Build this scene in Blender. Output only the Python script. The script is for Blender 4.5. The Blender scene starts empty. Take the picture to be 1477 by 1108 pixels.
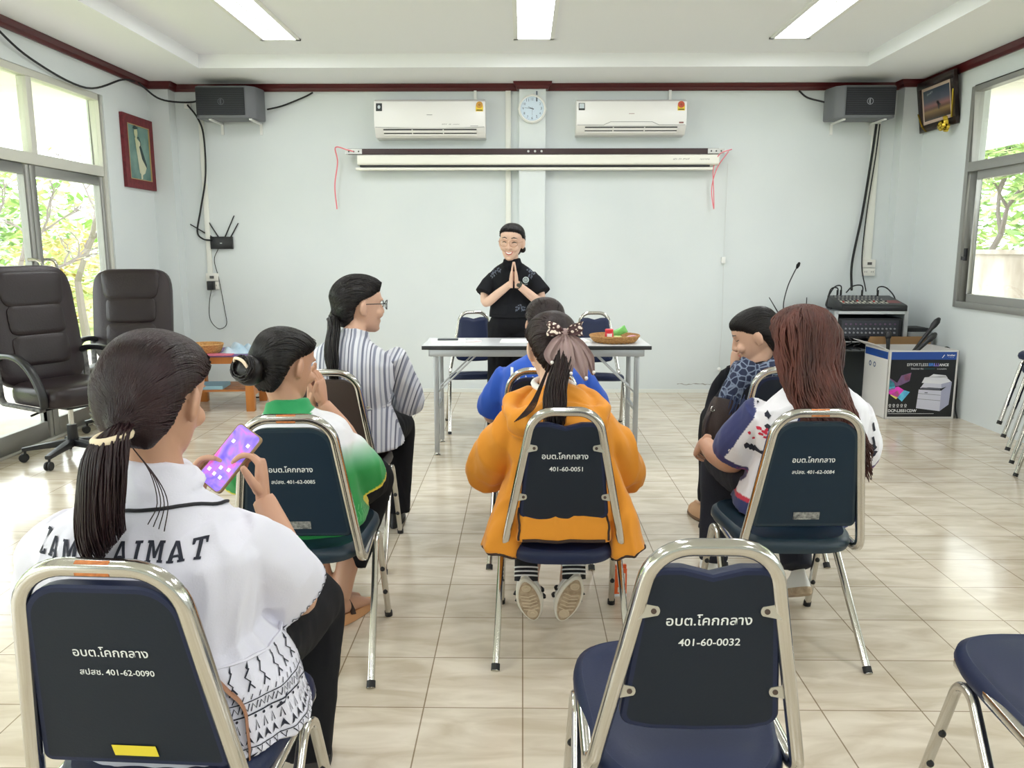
import bpy, bmesh, math, random
import numpy as np
from mathutils import Vector, Matrix, Euler, Quaternion
from mathutils.bvhtree import BVHTree
PI = math.pi
V = Vector
scene = bpy.context.scene
COL = scene.collection

# ------------------------------------------------------------------ camera, world, exposure
cam_data = bpy.data.cameras.new('camera')
cam_data.sensor_width = 36.0
cam_data.lens = 1150.0 / 1477.0 * 36.0
cam_data.clip_start = 0.05
cam = bpy.data.objects.new('camera', cam_data)
COL.objects.link(cam)
cam.location = (0, 0, 1.37)
cam.rotation_euler = (PI / 2 - math.atan(194 / 1150.0), 0, 0.0132)
scene.camera = cam
scene.view_settings.view_transform = 'Standard'
scene.view_settings.look = 'None'
scene.view_settings.gamma = 1.0
scene.view_settings.use_curve_mapping = False
scene.view_settings.exposure = 0.08
world = bpy.data.worlds.new('overcast_sky')
scene.world = world
world.use_nodes = True
world.node_tree.nodes['Background'].inputs[0].default_value = (0.93, 0.97, 1.0, 1)
world.node_tree.nodes['Background'].inputs[1].default_value = 6.2
LAMP_W = 13.0
try:
    scene.cycles.use_denoising = True
    scene.cycles.max_bounces = 8
    scene.cycles.diffuse_bounces = 5
    scene.cycles.transparent_max_bounces = 12
except Exception:
    pass

XL, XR, YB, YF = -3.40, 3.60, 7.64, -3.2
ZS, ZC = 2.86, 2.97

def portal(name, loc, rot, sx, sy):
    """tells the sampler where the sky is seen from inside; gives off nothing of its own"""
    l = bpy.data.lights.new(name, 'AREA')
    l.shape = 'RECTANGLE'
    l.size, l.size_y = sx, sy
    l.cycles.is_portal = True
    o = bpy.data.objects.new(name, l)
    COL.objects.link(o)
    o.location, o.rotation_euler = loc, rot
portal('sky_portal_left', (XL - 0.16, 2.0, 1.32), (0, -PI / 2, 0), 2.6, 9.6)
portal('sky_portal_right', (XR + 0.16, 2.0, 1.77), (0, PI / 2, 0), 1.75, 9.6)

# ------------------------------------------------------------------ materials
def lin(c):
    out = []
    for v in c[:3]:
        v = v / 255.0
        out.append(v / 12.92 if v <= 0.04045 else ((v + 0.055) / 1.055) ** 2.4)
    return tuple(out) + (1.0,)

MATS = {}
def mat(name, c=(128, 128, 128), rough=0.5, metal=0.0, bump=None, var=None, spec=0.5, emit=0.0, sheen=0.0, stretch=None, coat=0.0):
    if name in MATS:
        return MATS[name]
    m = bpy.data.materials.new(name)
    m.use_nodes = True
    nt = m.node_tree
    b = nt.nodes['Principled BSDF']
    b.inputs['Base Color'].default_value = lin(c)
    b.inputs['Roughness'].default_value = rough
    b.inputs['Metallic'].default_value = metal
    b.inputs['Specular IOR Level'].default_value = spec
    if coat:
        b.inputs['Coat Weight'].default_value = coat
        b.inputs['Coat Roughness'].default_value = 0.15
    if sheen:
        b.inputs['Sheen Weight'].default_value = sheen
    if emit:
        b.inputs['Emission Color'].default_value = lin(c)
        b.inputs['Emission Strength'].default_value = emit
    if bump or var:
        tc = nt.nodes.new('ShaderNodeTexCoord')
        mp = nt.nodes.new('ShaderNodeMapping')
        nt.links.new(tc.outputs['Object'], mp.inputs[0])
        if stretch:
            mp.inputs['Scale'].default_value = stretch
    if var:
        n = nt.nodes.new('ShaderNodeTexNoise')
        n.inputs['Scale'].default_value = var[0]
        n.inputs['Detail'].default_value = 5
        nt.links.new(mp.outputs[0], n.inputs['Vector'])
        r = nt.nodes.new('ShaderNodeValToRGB')
        r.color_ramp.elements[0].position = 0.3
        r.color_ramp.elements[1].position = 0.7
        r.color_ramp.elements[0].color = lin(var[1])
        r.color_ramp.elements[1].color = lin(c)
        nt.links.new(n.outputs[0], r.inputs[0])
        nt.links.new(r.outputs[0], b.inputs['Base Color'])
    if bump:
        n2 = nt.nodes.new('ShaderNodeTexNoise')
        n2.inputs['Scale'].default_value = bump[0]
        n2.inputs['Detail'].default_value = 4
        nt.links.new(mp.outputs[0], n2.inputs['Vector'])
        bp = nt.nodes.new('ShaderNodeBump')
        bp.inputs['Strength'].default_value = bump[1]
        bp.inputs['Distance'].default_value = 0.01
        nt.links.new(n2.outputs[0], bp.inputs['Height'])
        nt.links.new(bp.outputs[0], b.inputs['Normal'])
    MATS[name] = m
    return m

def attr_mat(name, rough=0.8, bump=None, sheen=0.0):
    """cloth whose dye colour is stored per vertex (a real print on the fabric)"""
    m = mat(name, (255, 255, 255), rough, bump=bump, sheen=sheen)
    nt = m.node_tree
    a = nt.nodes.new('ShaderNodeAttribute')
    a.attribute_name = 'dye'
    nt.links.new(a.outputs['Color'], nt.nodes['Principled BSDF'].inputs['Base Color'])
    return m

def glass_mat():
    m = bpy.data.materials.new('window_glass')
    m.use_nodes = True
    nt = m.node_tree
    nt.nodes.clear()
    out = nt.nodes.new('ShaderNodeOutputMaterial')
    tr = nt.nodes.new('ShaderNodeBsdfTransparent')
    tr.inputs[0].default_value = (0.96, 0.98, 0.97, 1)
    gl = nt.nodes.new('ShaderNodeBsdfGlossy')
    gl.inputs['Roughness'].default_value = 0.02
    lw = nt.nodes.new('ShaderNodeLayerWeight')
    lw.inputs['Blend'].default_value = 0.25
    fr = nt.nodes.new('ShaderNodeMath')
    fr.operation = 'MULTIPLY'
    fr.inputs[1].default_value = 0.35
    nt.links.new(lw.outputs['Facing'], fr.inputs[0])
    mx = nt.nodes.new('ShaderNodeMixShader')
    nt.links.new(fr.outputs[0], mx.inputs[0])
    nt.links.new(tr.outputs[0], mx.inputs[1])
    nt.links.new(gl.outputs[0], mx.inputs[2])
    nt.links.new(mx.outputs[0], out.inputs[0])
    return m
GLASS = glass_mat()

# ------------------------------------------------------------------ mesh builder
def fillet(pts, rad, seg=6):
    pts = [V(p) for p in pts]
    if not isinstance(rad, (list, tuple)):
        rad = [rad] * len(pts)
    out = [pts[0]]
    for i in range(1, len(pts) - 1):
        a, b, c = pts[i - 1], pts[i], pts[i + 1]
        u, w = (a - b), (c - b)
        lu, lw = u.length, w.length
        u, w = u / lu, w / lw
        ang = u.angle(w, PI)
        if ang > PI - 0.02 or rad[i] <= 0:
            out.append(b); continue
        d = min(rad[i] / math.tan(ang / 2), lu * 0.49, lw * 0.49)
        r = d * math.tan(ang / 2)
        ctr = b + (u + w).normalized() * (r / math.sin(ang / 2))
        p0, p1 = b + u * d - ctr, b + w * d - ctr
        tot = p0.angle(p1)
        ax = p0.cross(p1).normalized()
        for k in range(seg + 1):
            out.append(ctr + Quaternion(ax, tot * k / seg) @ p0)
    out.append(pts[-1])
    return out

def smooth_path(pts, n=6):
    pts = [V(p) for p in pts]
    q = [pts[0] * 2 - pts[1]] + pts + [pts[-1] * 2 - pts[-2]]
    out = []
    for i in range(1, len(q) - 2):
        p0, p1, p2, p3 = q[i - 1:i + 3]
        for k in range(n):
            t = k / n
            out.append(0.5 * ((2 * p1) + (p2 - p0) * t + (2 * p0 - 5 * p1 + 4 * p2 - p3) * t * t + (3 * p1 - p0 - 3 * p2 + p3) * t ** 3))
    out.append(pts[-1])
    return out

class MB:
    def __init__(self):
        self.v, self.f, self.m = [], [], []
    def add(self, vs, fs, mi=0):
        n = len(self.v)
        self.v += [tuple(p) for p in vs]
        self.f += [tuple(i + n for i in q) for q in fs]
        self.m += [mi] * len(fs)
        return self
    def box(self, c, s, rot=None, mi=0, taper=1.0):
        x, y, z = s[0] / 2, s[1] / 2, s[2] / 2
        vs = [V((sx * x * (taper if sz > 0 else 1), sy * y * (taper if sz > 0 else 1), sz * z)) for sz in (-1, 1) for sy in (-1, 1) for sx in (-1, 1)]
        if rot is not None:
            R = Euler(rot).to_matrix() if not isinstance(rot, Matrix) else rot
            vs = [R @ p for p in vs]
        vs = [p + V(c) for p in vs]
        return self.add(vs, [(0, 2, 3, 1), (4, 5, 7, 6), (0, 1, 5, 4), (2, 6, 7, 3), (0, 4, 6, 2), (1, 3, 7, 5)], mi)
    def bb(self, x0, x1, y0, y1, z0, z1, mi=0):
        return self.box(((x0 + x1) / 2, (y0 + y1) / 2, (z0 + z1) / 2), (abs(x1 - x0), abs(y1 - y0), abs(z1 - z0)), None, mi)
    def loft(self, ctr, rad, side=(1, 0, 0), n=16, e=2.0, cap=True, mi=0, dome=0.0, ph=0.0):
        """rings of superellipses along a path; rad = [(along side, across)]"""
        ctr = [V(c) for c in ctr]
        N = len(ctr)
        if not isinstance(rad, list):
            rad = [rad] * N
        rad = [(r, r) if isinstance(r, (int, float)) else r for r in rad]
        sd = side if isinstance(side, list) else [side] * N
        vs, fs = [], []
        prev = None
        for i in range(N):
            t = (ctr[min(i + 1, N - 1)] - ctr[max(i - 1, 0)])
            if t.length < 1e-9:
                t = V((0, 0, 1))
            t.normalize()
            s = V(sd[i]) if sd[i] is not None else prev
            s = s - t * s.dot(t)
            if s.length < 1e-4:
                s = t.orthogonal()
            s.normalize()
            prev = s
            u = t.cross(s)
            for k in range(n):
                a = 2 * PI * k / n + ph
                ca, sa = math.cos(a), math.sin(a)
                x = math.copysign(abs(ca) ** (2 / e), ca) * rad[i][0]
                y = math.copysign(abs(sa) ** (2 / e), sa) * rad[i][1]
                vs.append(ctr[i] + s * x + u * y)
        for i in range(N - 1):
            for k in range(n):
                a, b = i * n + k, i * n + (k + 1) % n
                fs.append((a, b, b + n, a + n))
        if cap:
            t0 = (ctr[0] - ctr[1]).normalized() * dome * min(rad[0])
            t1 = (ctr[-1] - ctr[-2]).normalized() * dome * min(rad[-1])
            vs += [ctr[0] + t0, ctr[-1] + t1]
            c0, c1 = N * n, N * n + 1
            for k in range(n):
                fs.append((c0, (k + 1) % n, k))
                fs.append((c1, (N - 1) * n + k, (N - 1) * n + (k + 1) % n))
        return self.add(vs, fs, mi)
    def tube(self, pts, r, n=8, mi=0, e=2.0, cap=True, closed=False, ph=0.0):
        """parallel-transported tube"""
        pts = [V(p) for p in pts]
        N = len(pts)
        rs = r if isinstance(r, list) else [r] * N
        vs, fs = [], []
        t0 = (pts[1] - pts[0]).normalized()
        s = t0.orthogonal().normalized()
        if abs(t0.z) < 0.9:
            s = t0.cross(V((0, 0, 1))).normalized()
        else:
            s = (V((1, 0, 0)) - t0 * t0.x).normalized()
        pt = t0
        for i in range(N):
            if closed:
                t = (pts[(i + 1) % N] - pts[i - 1]).normalized()
            else:
                t = (pts[min(i + 1, N - 1)] - pts[max(i - 1, 0)]).normalized()
            q = pt.rotation_difference(t)
            s = q @ s
            s = (s - t * s.dot(t)).normalized()
            pt = t
            u = t.cross(s)
            rr = rs[i] if isinstance(rs[i], (tuple, list)) else (rs[i], rs[i])
            for k in range(n):
                a = 2 * PI * k / n + ph
                ca, sa = math.cos(a), math.sin(a)
                vs.append(pts[i] + s * (math.copysign(abs(ca) ** (2 / e), ca) * rr[0]) + u * (math.copysign(abs(sa) ** (2 / e), sa) * rr[1]))
        M_ = N if closed else N - 1
        for i in range(M_):
            for k in range(n):
                a, b = i * n + k, i * n + (k + 1) % n
                c, d = ((i + 1) % N) * n + (k + 1) % n, ((i + 1) % N) * n + k
                fs.append((a, b, c, d))
        if cap and not closed:
            fs.append(tuple(range(n - 1, -1, -1)))
            fs.append(tuple((N - 1) * n + k for k in range(n)))
        return self.add(vs, fs, mi)
    def cyl(self, p0, p1, r, n=16, mi=0, r1=None):
        return self.loft([p0, p1], [(r, r), (r if r1 is None else r1,) * 2], side=V(V(p1) - V(p0)).orthogonal(), n=n, mi=mi)
    def lathe(self, prof, c=(0, 0, 0), n=24, mi=0, axis=None):
        R = Matrix.Identity(3) if axis is None else V((0, 0, 1)).rotation_difference(V(axis)).to_matrix()
        vs, fs = [], []
        for r, z in prof:
            for k in range(n):
                a = 2 * PI * k / n
                vs.append(R @ V((r * math.cos(a), r * math.sin(a), z)) + V(c))
        N = len(prof)
        for i in range(N - 1):
            for k in range(n):
                a, b = i * n + k, i * n + (k + 1) % n
                fs.append((a, b, b + n, a + n))
        if prof[0][0] > 1e-6:
            fs.append(tuple(range(n - 1, -1, -1)))
        if prof[-1][0] > 1e-6:
            fs.append(tuple((N - 1) * n + k for k in range(n)))
        return self.add(vs, fs, mi)
    def ball(self, c, r, R=None, n=16, m=10, mi=0):
        r = (r, r, r) if isinstance(r, (int, float)) else r
        vs, fs = [], []
        for i in range(m + 1):
            th = PI * i / m
            for k in range(n):
                a = 2 * PI * k / n
                p = V((r[0] * math.sin(th) * math.cos(a), r[1] * math.sin(th) * math.sin(a), -r[2] * math.cos(th)))
                if R is not None:
                    p = R @ p
                vs.append(p + V(c))
        for i in range(m):
            for k in range(n):
                a, b = i * n + k, i * n + (k + 1) % n
                fs.append((a, b, b + n, a + n))
        return self.add(vs, fs, mi)
    def prism(self, outline, M4, thick, mi=0):
        """2-D outline (x, y) extruded along local z by thick, placed by a 4x4"""
        n = len(outline)
        vs = [M4 @ V((x, y, 0)) for x, y in outline] + [M4 @ V((x, y, thick)) for x, y in outline]
        fs = [tuple(range(n - 1, -1, -1)), tuple(range(n, 2 * n))]
        fs += [(k, (k + 1) % n, n + (k + 1) % n, n + k) for k in range(n)]
        return self.add(vs, fs, mi)
    def stack(self, rings, mi=0):
        """list of equal-length closed rings, capped"""
        n = len(rings[0])
        vs = [p for r in rings for p in r]
        fs = []
        for i in range(len(rings) - 1):
            for k in range(n):
                a, b = i * n + k, i * n + (k + 1) % n
                fs.append((a, b, b + n, a + n))
        fs.append(tuple(range(n - 1, -1, -1)))
        fs.append(tuple((len(rings) - 1) * n + k for k in range(n)))
        return self.add(vs, fs, mi)
    def mesh(self, name, smooth=True, angle=40, off=(0, 0, 0)):
        me = bpy.data.meshes.new(name)
        o = V(off)
        me.from_pydata([V(p) - o for p in self.v], [], self.f)
        for p, mi in zip(me.polygons, self.m):
            p.material_index = mi
        bm = bmesh.new(); bm.from_mesh(me)
        bmesh.ops.remove_doubles(bm, verts=bm.verts, dist=1e-6)
        bmesh.ops.recalc_face_normals(bm, faces=bm.faces)
        bm.to_mesh(me); bm.free()
        if smooth:
            me.shade_smooth()
            try:
                me.set_sharp_from_angle(angle=math.radians(angle))
            except Exception:
                pass
        return me

def finish(me, mats):
    for m in (mats if isinstance(mats, (list, tuple)) else [mats]):
        me.materials.append(m)

def link(name, me, parent=None, loc=None):
    o = bpy.data.objects.new(name, me)
    COL.objects.link(o)
    if parent is not None:
        o.parent = parent
    if loc is not None:
        o.location = loc
    return o

def obj(name, mb, mats, parent=None, smooth=True, angle=40, off=(0, 0, 0), bevel=0, loc=None):
    me = mb.mesh(name, smooth, angle, off) if isinstance(mb, MB) else mb
    if not me.materials:
        finish(me, mats)
    if bevel:
        bm = bmesh.new(); bm.from_mesh(me)
        es = [e for e in bm.edges if len(e.link_faces) == 2 and e.calc_face_angle(0) > 0.6]
        bmesh.ops.bevel(bm, geom=es, offset=bevel, segments=2, affect='EDGES', profile=0.5, clamp_overlap=True)
        bm.to_mesh(me); bm.free()
        me.shade_smooth()
        me.set_sharp_from_angle(angle=math.radians(35))
    return link(name, me, parent, loc)

def tag(o, label, cat, group=None, kind=None):
    if label: o['label'] = label
    if cat: o['category'] = cat
    if group: o['group'] = group
    if kind: o['kind'] = kind
    return o

def thing(name, label, cat, loc=(0, 0, 0), rz=0.0, group=None):
    o = bpy.data.objects.new(name, None)
    o.empty_display_size = 0.1
    COL.objects.link(o)
    o.location = loc
    o.rotation_euler = (0, 0, rz)
    return tag(o, label, cat, group)

def struct(name, mb, mats, parent=None, **k):
    o = obj(name, mb, mats, parent, **k)
    if parent is None:
        o['kind'] = 'structure'
    return o

def evaluated(me, mods):
    o = bpy.data.objects.new('tmp', me)
    COL.objects.link(o)
    for typ, kw in mods:
        m = o.modifiers.new(typ, typ)
        for k, v in kw.items():
            setattr(m, k, v)
    dg = bpy.context.evaluated_depsgraph_get()
    dg.update()
    out = bpy.data.meshes.new_from_object(o.evaluated_get(dg))
    bpy.data.objects.remove(o)
    bpy.data.meshes.remove(me)
    return out

def remesh(mb, vox=0.007, smooth=6, fac=0.5, name='skin', dec=None):
    me = mb.mesh(name, False)
    mods = [('REMESH', dict(mode='VOXEL', voxel_size=vox, use_smooth_shade=True)), ('SMOOTH', dict(factor=fac, iterations=smooth))]
    if dec:
        mods.append(('DECIMATE', dict(ratio=dec)))
    me = evaluated(me, mods)
    me.name = name
    me.shade_smooth()
    return me

def shift(me, off):
    me.transform(Matrix.Translation(-V(off)))
    return me

def bvh(me):
    me.calc_loop_triangles()
    return BVHTree.FromPolygons([v.co.copy() for v in me.vertices], [tuple(p.vertices) for p in me.polygons])

# ------------------------------------------------------------------ lettering
FONTCACHE = {}
def text2d(body, size=1.0, bold=0.0, shear=0.0):
    """tessellated outline of a text as (verts2d centred on x, faces)"""
    key = (body, bold, shear)
    if key not in FONTCACHE:
        cu = bpy.data.curves.new('lettering', 'FONT')
        cu.body = body
        cu.offset = bold
        cu.shear = shear
        cu.resolution_u = 3
        o = bpy.data.objects.new('tmp', cu)
        COL.objects.link(o)
        dg = bpy.context.evaluated_depsgraph_get(); dg.update()
        me = bpy.data.meshes.new_from_object(o.evaluated_get(dg))
        vs = [(v.co.x, v.co.y) for v in me.vertices]
        fs = [tuple(p.vertices) for p in me.polygons]
        bpy.data.objects.remove(o); bpy.data.curves.remove(cu); bpy.data.meshes.remove(me)
        FONTCACHE[key] = (vs, fs)
    vs, fs = FONTCACHE[key]
    x0, x1 = min(v[0] for v in vs), max(v[0] for v in vs)
    return [((x - (x0 + x1) / 2) * size, y * size) for x, y in vs], fs

def text_fit(body, width, **k):
    vs, fs = text2d(body, 1.0, **k)
    w = max(v[0] for v in vs) - min(v[0] for v in vs)
    s = width / w
    return [(x * s, y * s) for x, y in vs], fs

def put(mb, vf, fn, mi=0):
    """lay a flat (x, y) drawing into space with fn(x, y)"""
    vs, fs = vf
    mb.add([fn(x, y) for x, y in vs], fs, mi)

def plane_fn(o, u, v):
    o, u, v = V(o), V(u).normalized(), V(v).normalized()
    return lambda x, y: o + u * x + v * y

def worn_print(width, h, groups, seed=1):
    """worn, unreadable brush marks in groups, about the size of the faded writing"""
    rg = random.Random(seed); n = sum(groups) + len(groups) - 1; w = width / n; x = -width / 2; vs, fs = [], []
    for gi, g in enumerate(groups):
        for k in range(g):
            for pts in ([(x + w * .15, h * rg.uniform(0, .3)), (x + w * rg.uniform(.2, .5), h * rg.uniform(.7, 1)), (x + w * .8, h * rg.uniform(.2, .9))],):
                v, f = stroke2(pts, h * .2); o = len(vs); vs += v; fs += [tuple(i + o for i in q) for q in f]
            x += w
        x += w
    return vs, fs
def rect2(x0, x1, y0, y1):
    return [(x0, y0), (x1, y0), (x1, y1), (x0, y1)], [(0, 1, 2, 3)]
def poly2(pts):
    return list(pts), [tuple(range(len(pts)))]
def stroke2(pts, w):
    """a pen line of width w as quads"""
    vs, fs = [], []
    n = len(pts)
    for i, (x, y) in enumerate(pts):
        a = pts[max(i - 1, 0)]; b = pts[min(i + 1, n - 1)]
        dx, dy = b[0] - a[0], b[1] - a[1]
        l = math.hypot(dx, dy) or 1
        ww = w[i] if isinstance(w, list) else w
        vs += [(x - dy / l * ww / 2, y + dx / l * ww / 2), (x + dy / l * ww / 2, y - dx / l * ww / 2)]
    for i in range(n - 1):
        fs.append((2 * i, 2 * i + 1, 2 * i + 3, 2 * i + 2))
    return vs, fs
def disc2(cx, cy, r, n=14, ry=None):
    ry = ry or r
    return [(cx + r * math.cos(2 * PI * k / n), cy + ry * math.sin(2 * PI * k / n)) for k in range(n)], [tuple(range(n))]
def ring2(cx, cy, r, w, n=24):
    vs = [(cx + (r + s * w / 2) * math.cos(2 * PI * k / n), cy + (r + s * w / 2) * math.sin(2 * PI * k / n)) for k in range(n) for s in (-1, 1)]
    return vs, [(2 * k, 2 * k + 1, 2 * ((k + 1) % n) + 1, 2 * ((k + 1) % n)) for k in range(n)]
def blob2(cx, cy, r, rng, n=11, jag=0.45, sx=1.0):
    return [(cx + sx * r * (1 - jag * rng.random()) * math.cos(2 * PI * k / n), cy + r * (1 - jag * rng.random()) * math.sin(2 * PI * k / n)) for k in range(n)], [tuple(range(n))]
def move2(vf, dx, dy, a=0.0, s=1.0):
    c, n = math.cos(a), math.sin(a)
    return [(dx + s * (x * c - y * n), dy + s * (x * n + y * c)) for x, y in vf[0]], vf[1]

def subdiv2(vf, L):
    """split a flat drawing so no edge is longer than L (lets it follow a curved cloth)"""
    bm = bmesh.new()
    vs = [bm.verts.new((x, y, 0)) for x, y in vf[0]]
    for f in vf[1]:
        try:
            bm.faces.new([vs[i] for i in f])
        except ValueError:
            pass
    bm.normal_update()
    bmesh.ops.triangulate(bm, faces=[f for f in bm.faces if len(f.verts) > 4])
    for _ in range(6):
        es = [e for e in bm.edges if e.calc_length() > L]
        if not es: break
        bmesh.ops.subdivide_edges(bm, edges=es, cuts=1)
        bmesh.ops.triangulate(bm, faces=[f for f in bm.faces if len(f.verts) > 4])
    bm.verts.index_update()
    out = [(v.co.x, v.co.y) for v in bm.verts], [tuple(v.index for v in f.verts) for f in bm.faces]
    bm.free()
    return out

def decal(mb, vf, tree, fn, d, mi=0, lift=0.0018, L=0.012):
    """print a flat drawing on a cloth: fn(x, y) gives a point in space, cast along d on the cloth"""
    vs, fs = subdiv2(vf, L)
    d = V(d).normalized()
    P, ok = [], []
    for x, y in vs:
        h, nrm, i, dist = tree.ray_cast(fn(x, y), d)
        if h is None:
            P.append(fn(x, y)); ok.append(False)
        else:
            if nrm.dot(d) > 0: nrm = -nrm
            P.append(h + nrm * lift); ok.append(True)
    fs = [f for f in fs if all(ok[i] for i in f) and max((P[f[0]] - P[i]).length for i in f) < 4 * L]
    used = sorted({i for f in fs for i in f})
    ix = {i: k for k, i in enumerate(used)}
    mb.add([P[i] for i in used], [tuple(ix[i] for i in f) for f in fs], mi)

CHROME = mat('chrome_steel', (205, 203, 198), 0.16, 1.0, bump=(60, 0.02))
BLACKRUB = mat('black_rubber', (22, 22, 24), 0.6)
BLACKPL = mat('black_plastic', (24, 24, 27), 0.38)
WHITEPL = mat('white_plastic', (236, 236, 232), 0.35)
# ------------------------------------------------------------------ the room
def floor_mat():
    m = mat('beige_floor_tiles', (200, 184, 156), 0.16, spec=0.5)
    nt = m.node_tree; b = nt.nodes['Principled BSDF']
    tc = nt.nodes.new('ShaderNodeTexCoord')
    mp = nt.nodes.new('ShaderNodeMapping'); mp.inputs['Location'].default_value = (-0.003, -0.118, 0)
    br = nt.nodes.new('ShaderNodeTexBrick')
    br.offset = 0.0
    br.inputs['Scale'].default_value = 1.0
    br.inputs['Brick Width'].default_value = 0.3; br.inputs['Row Height'].default_value = 0.3
    br.inputs['Mortar Size'].default_value = 0.0022; br.inputs['Mortar Smooth'].default_value = 0.1
    br.inputs['Bias'].default_value = 0.0
    br.inputs['Color1'].default_value = (1, 1, 1, 1); br.inputs['Color2'].default_value = (0.9, 0.9, 0.89, 1)
    br.inputs['Mortar'].default_value = (0.42, 0.37, 0.31, 1)
    mp2 = nt.nodes.new('ShaderNodeMapping'); mp2.inputs['Scale'].default_value = (2.2, 8.0, 1)
    n = nt.nodes.new('ShaderNodeTexNoise'); n.inputs['Scale'].default_value = 1.6; n.inputs['Detail'].default_value = 6; n.inputs['Distortion'].default_value = 0.8
    r = nt.nodes.new('ShaderNodeValToRGB')
    r.color_ramp.elements[0].position = 0.34; r.color_ramp.elements[1].position = 0.66
    r.color_ramp.elements[0].color = lin((198, 184, 163)); r.color_ramp.elements[1].color = lin((224, 213, 196))
    mx = nt.nodes.new('ShaderNodeMixRGB'); mx.blend_type = 'MULTIPLY'; mx.inputs[0].default_value = 1
    for a, q in ((tc.outputs['Object'], mp.inputs[0]), (mp.outputs[0], br.inputs['Vector']), (tc.outputs['Object'], mp2.inputs[0]),
                 (mp2.outputs[0], n.inputs['Vector']), (n.outputs[0], r.inputs[0]), (r.outputs[0], mx.inputs[1]), (br.outputs['Color'], mx.inputs[2]), (mx.outputs[0], b.inputs['Base Color'])):
        nt.links.new(a, q)
    return m
FLOOR = floor_mat()
WALL = mat('pale_grey_green_wall_paint', (220, 225, 225), 0.75, var=(1.3, (213, 219, 220)), bump=(25, 0.04))
CEIL = mat('white_ceiling_paint', (240, 241, 244), 0.85)
MAROON = mat('maroon_painted_moulding', (84, 22, 24), 0.35)
ALU = mat('grey_aluminium_frame', (158, 158, 154), 0.42, 0.35)
ALUL = mat('pale_aluminium_frame', (205, 204, 194), 0.5, 0.1)

mb = MB(); mb.bb(XL - .2, XR + .2, YF - .2, YB + .2, -.12, 0); struct('floor', mb, FLOOR, smooth=False)
mb = MB(); mb.bb(XL - .2, XR + .2, YB, YB + .18, 0, 3.1); struct('wall_back', mb, WALL, smooth=False)
mb = MB(); mb.bb(XL - .2, XR + .2, YF - .18, YF, 0, 3.1); struct('wall_rear', mb, WALL, smooth=False)
# left wall: glass doors from y -2.6 to 6.70
LY0, LY1, LZ = -2.6, 6.70, 2.60
mb = MB()
mb.bb(XL - .14, XL, LY1, YB, 0, 3.1); mb.bb(XL - .14, XL, YF, LY0, 0, 3.1); mb.bb(XL - .14, XL, LY0, LY1, LZ, 3.1)
mb.bb(XL - .14, XL, 1.85, 2.35, 0, LZ)
struct('wall_left', mb, WALL, smooth=False)
RY0, RY1, RZ0, RZ1 = -2.6, 6.72, 0.90, 2.65
mb = MB()
mb.bb(XR, XR + .14, RY1, YB, 0, 3.1); mb.bb(XR, XR + .14, YF, RY0, 0, 3.1)
mb.bb(XR, XR + .14, RY0, RY1, RZ1, 3.1); mb.bb(XR, XR + .14, RY0, RY1, 0, RZ0); mb.bb(XR, XR + .14, 2.0, 2.5, RZ0, RZ1)
struct('wall_right', mb, WALL, smooth=False)
# tray ceiling
mb = MB()
ix0, ix1, iy0, iy1 = -2.70, 2.84, -2.4, 6.95
mb.bb(XL - .15, ix0, YF, YB, ZS, 3.1); mb.bb(ix1, XR + .15, YF, YB, ZS, 3.1)
mb.bb(ix0, ix1, iy1, YB, ZS, 3.1); mb.bb(ix0, ix1, YF, iy0, ZS, 3.1)
mb.bb(ix0 - .1, ix1 + .1, iy0 - .1, iy1 + .1, ZC, 3.1)
struct('ceiling', mb, CEIL, smooth=False)
# pilasters
mb = MB(); mb.bb(-.035, .207, YB - .10, YB, 0, ZS); struct('pilaster_back', mb, WALL, smooth=False)
mb = MB(); mb.bb(XL, XL + .19, YB - .14, YB, 0, ZS); struct('pilaster_left', mb, WALL, smooth=False)
mb = MB(); mb.bb(XR - .19, XR, YB - .14, YB, 0, ZS); struct('pilaster_right', mb, WALL, smooth=False)
# maroon crown moulding following the walls and pilasters
def crown(path, name):
    prof = [(0.001, 0.0), (0.018, 0.0), (0.024, 0.012), (0.026, 0.026), (0.045, 0.044), (0.052, 0.06), (0.001, 0.06)]
    mb = MB(); n = len(path); vs = []; fs = []
    for i, p in enumerate(path):
        p = V(p)
        d0 = (V(path[i]) - V(path[i - 1])).normalized() if i else None
        d1 = (V(path[i + 1]) - p).normalized() if i < n - 1 else None
        n0 = V((-d0.y, d0.x, 0)) if d0 else None
        n1 = V((-d1.y, d1.x, 0)) if d1 else None
        if n0 is None: b = n1
        elif n1 is None: b = n0
        else: b = (n0 + n1) / max(1e-3, 1 + n0.dot(n1))
        for o, z in prof:
            vs.append(p + b * o + V((0, 0, ZS - .062 + z)))
    k = len(prof)
    for i in range(n - 1):
        for j in range(k):
            a, c = i * k + j, i * k + (j + 1) % k
            fs.append((a, c, c + k, a + k))
    mb.add(vs, fs)
    struct(name, mb, MAROON, angle=25)
crown([(XR, YF, 0), (XR, YB - .14, 0), (XR - .19, YB - .14, 0), (XR - .19, YB, 0), (.207, YB, 0)], 'trim_1')
crown([(-.035, YB, 0), (XL + .19, YB, 0), (XL + .19, YB - .14, 0), (XL, YB - .14, 0), (XL, YF, 0)], 'trim_2')
crown([(.209, YB, 0), (.209, YB - .10, 0), (-.037, YB - .10, 0), (-.037, YB, 0)], 'trim_3')
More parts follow.
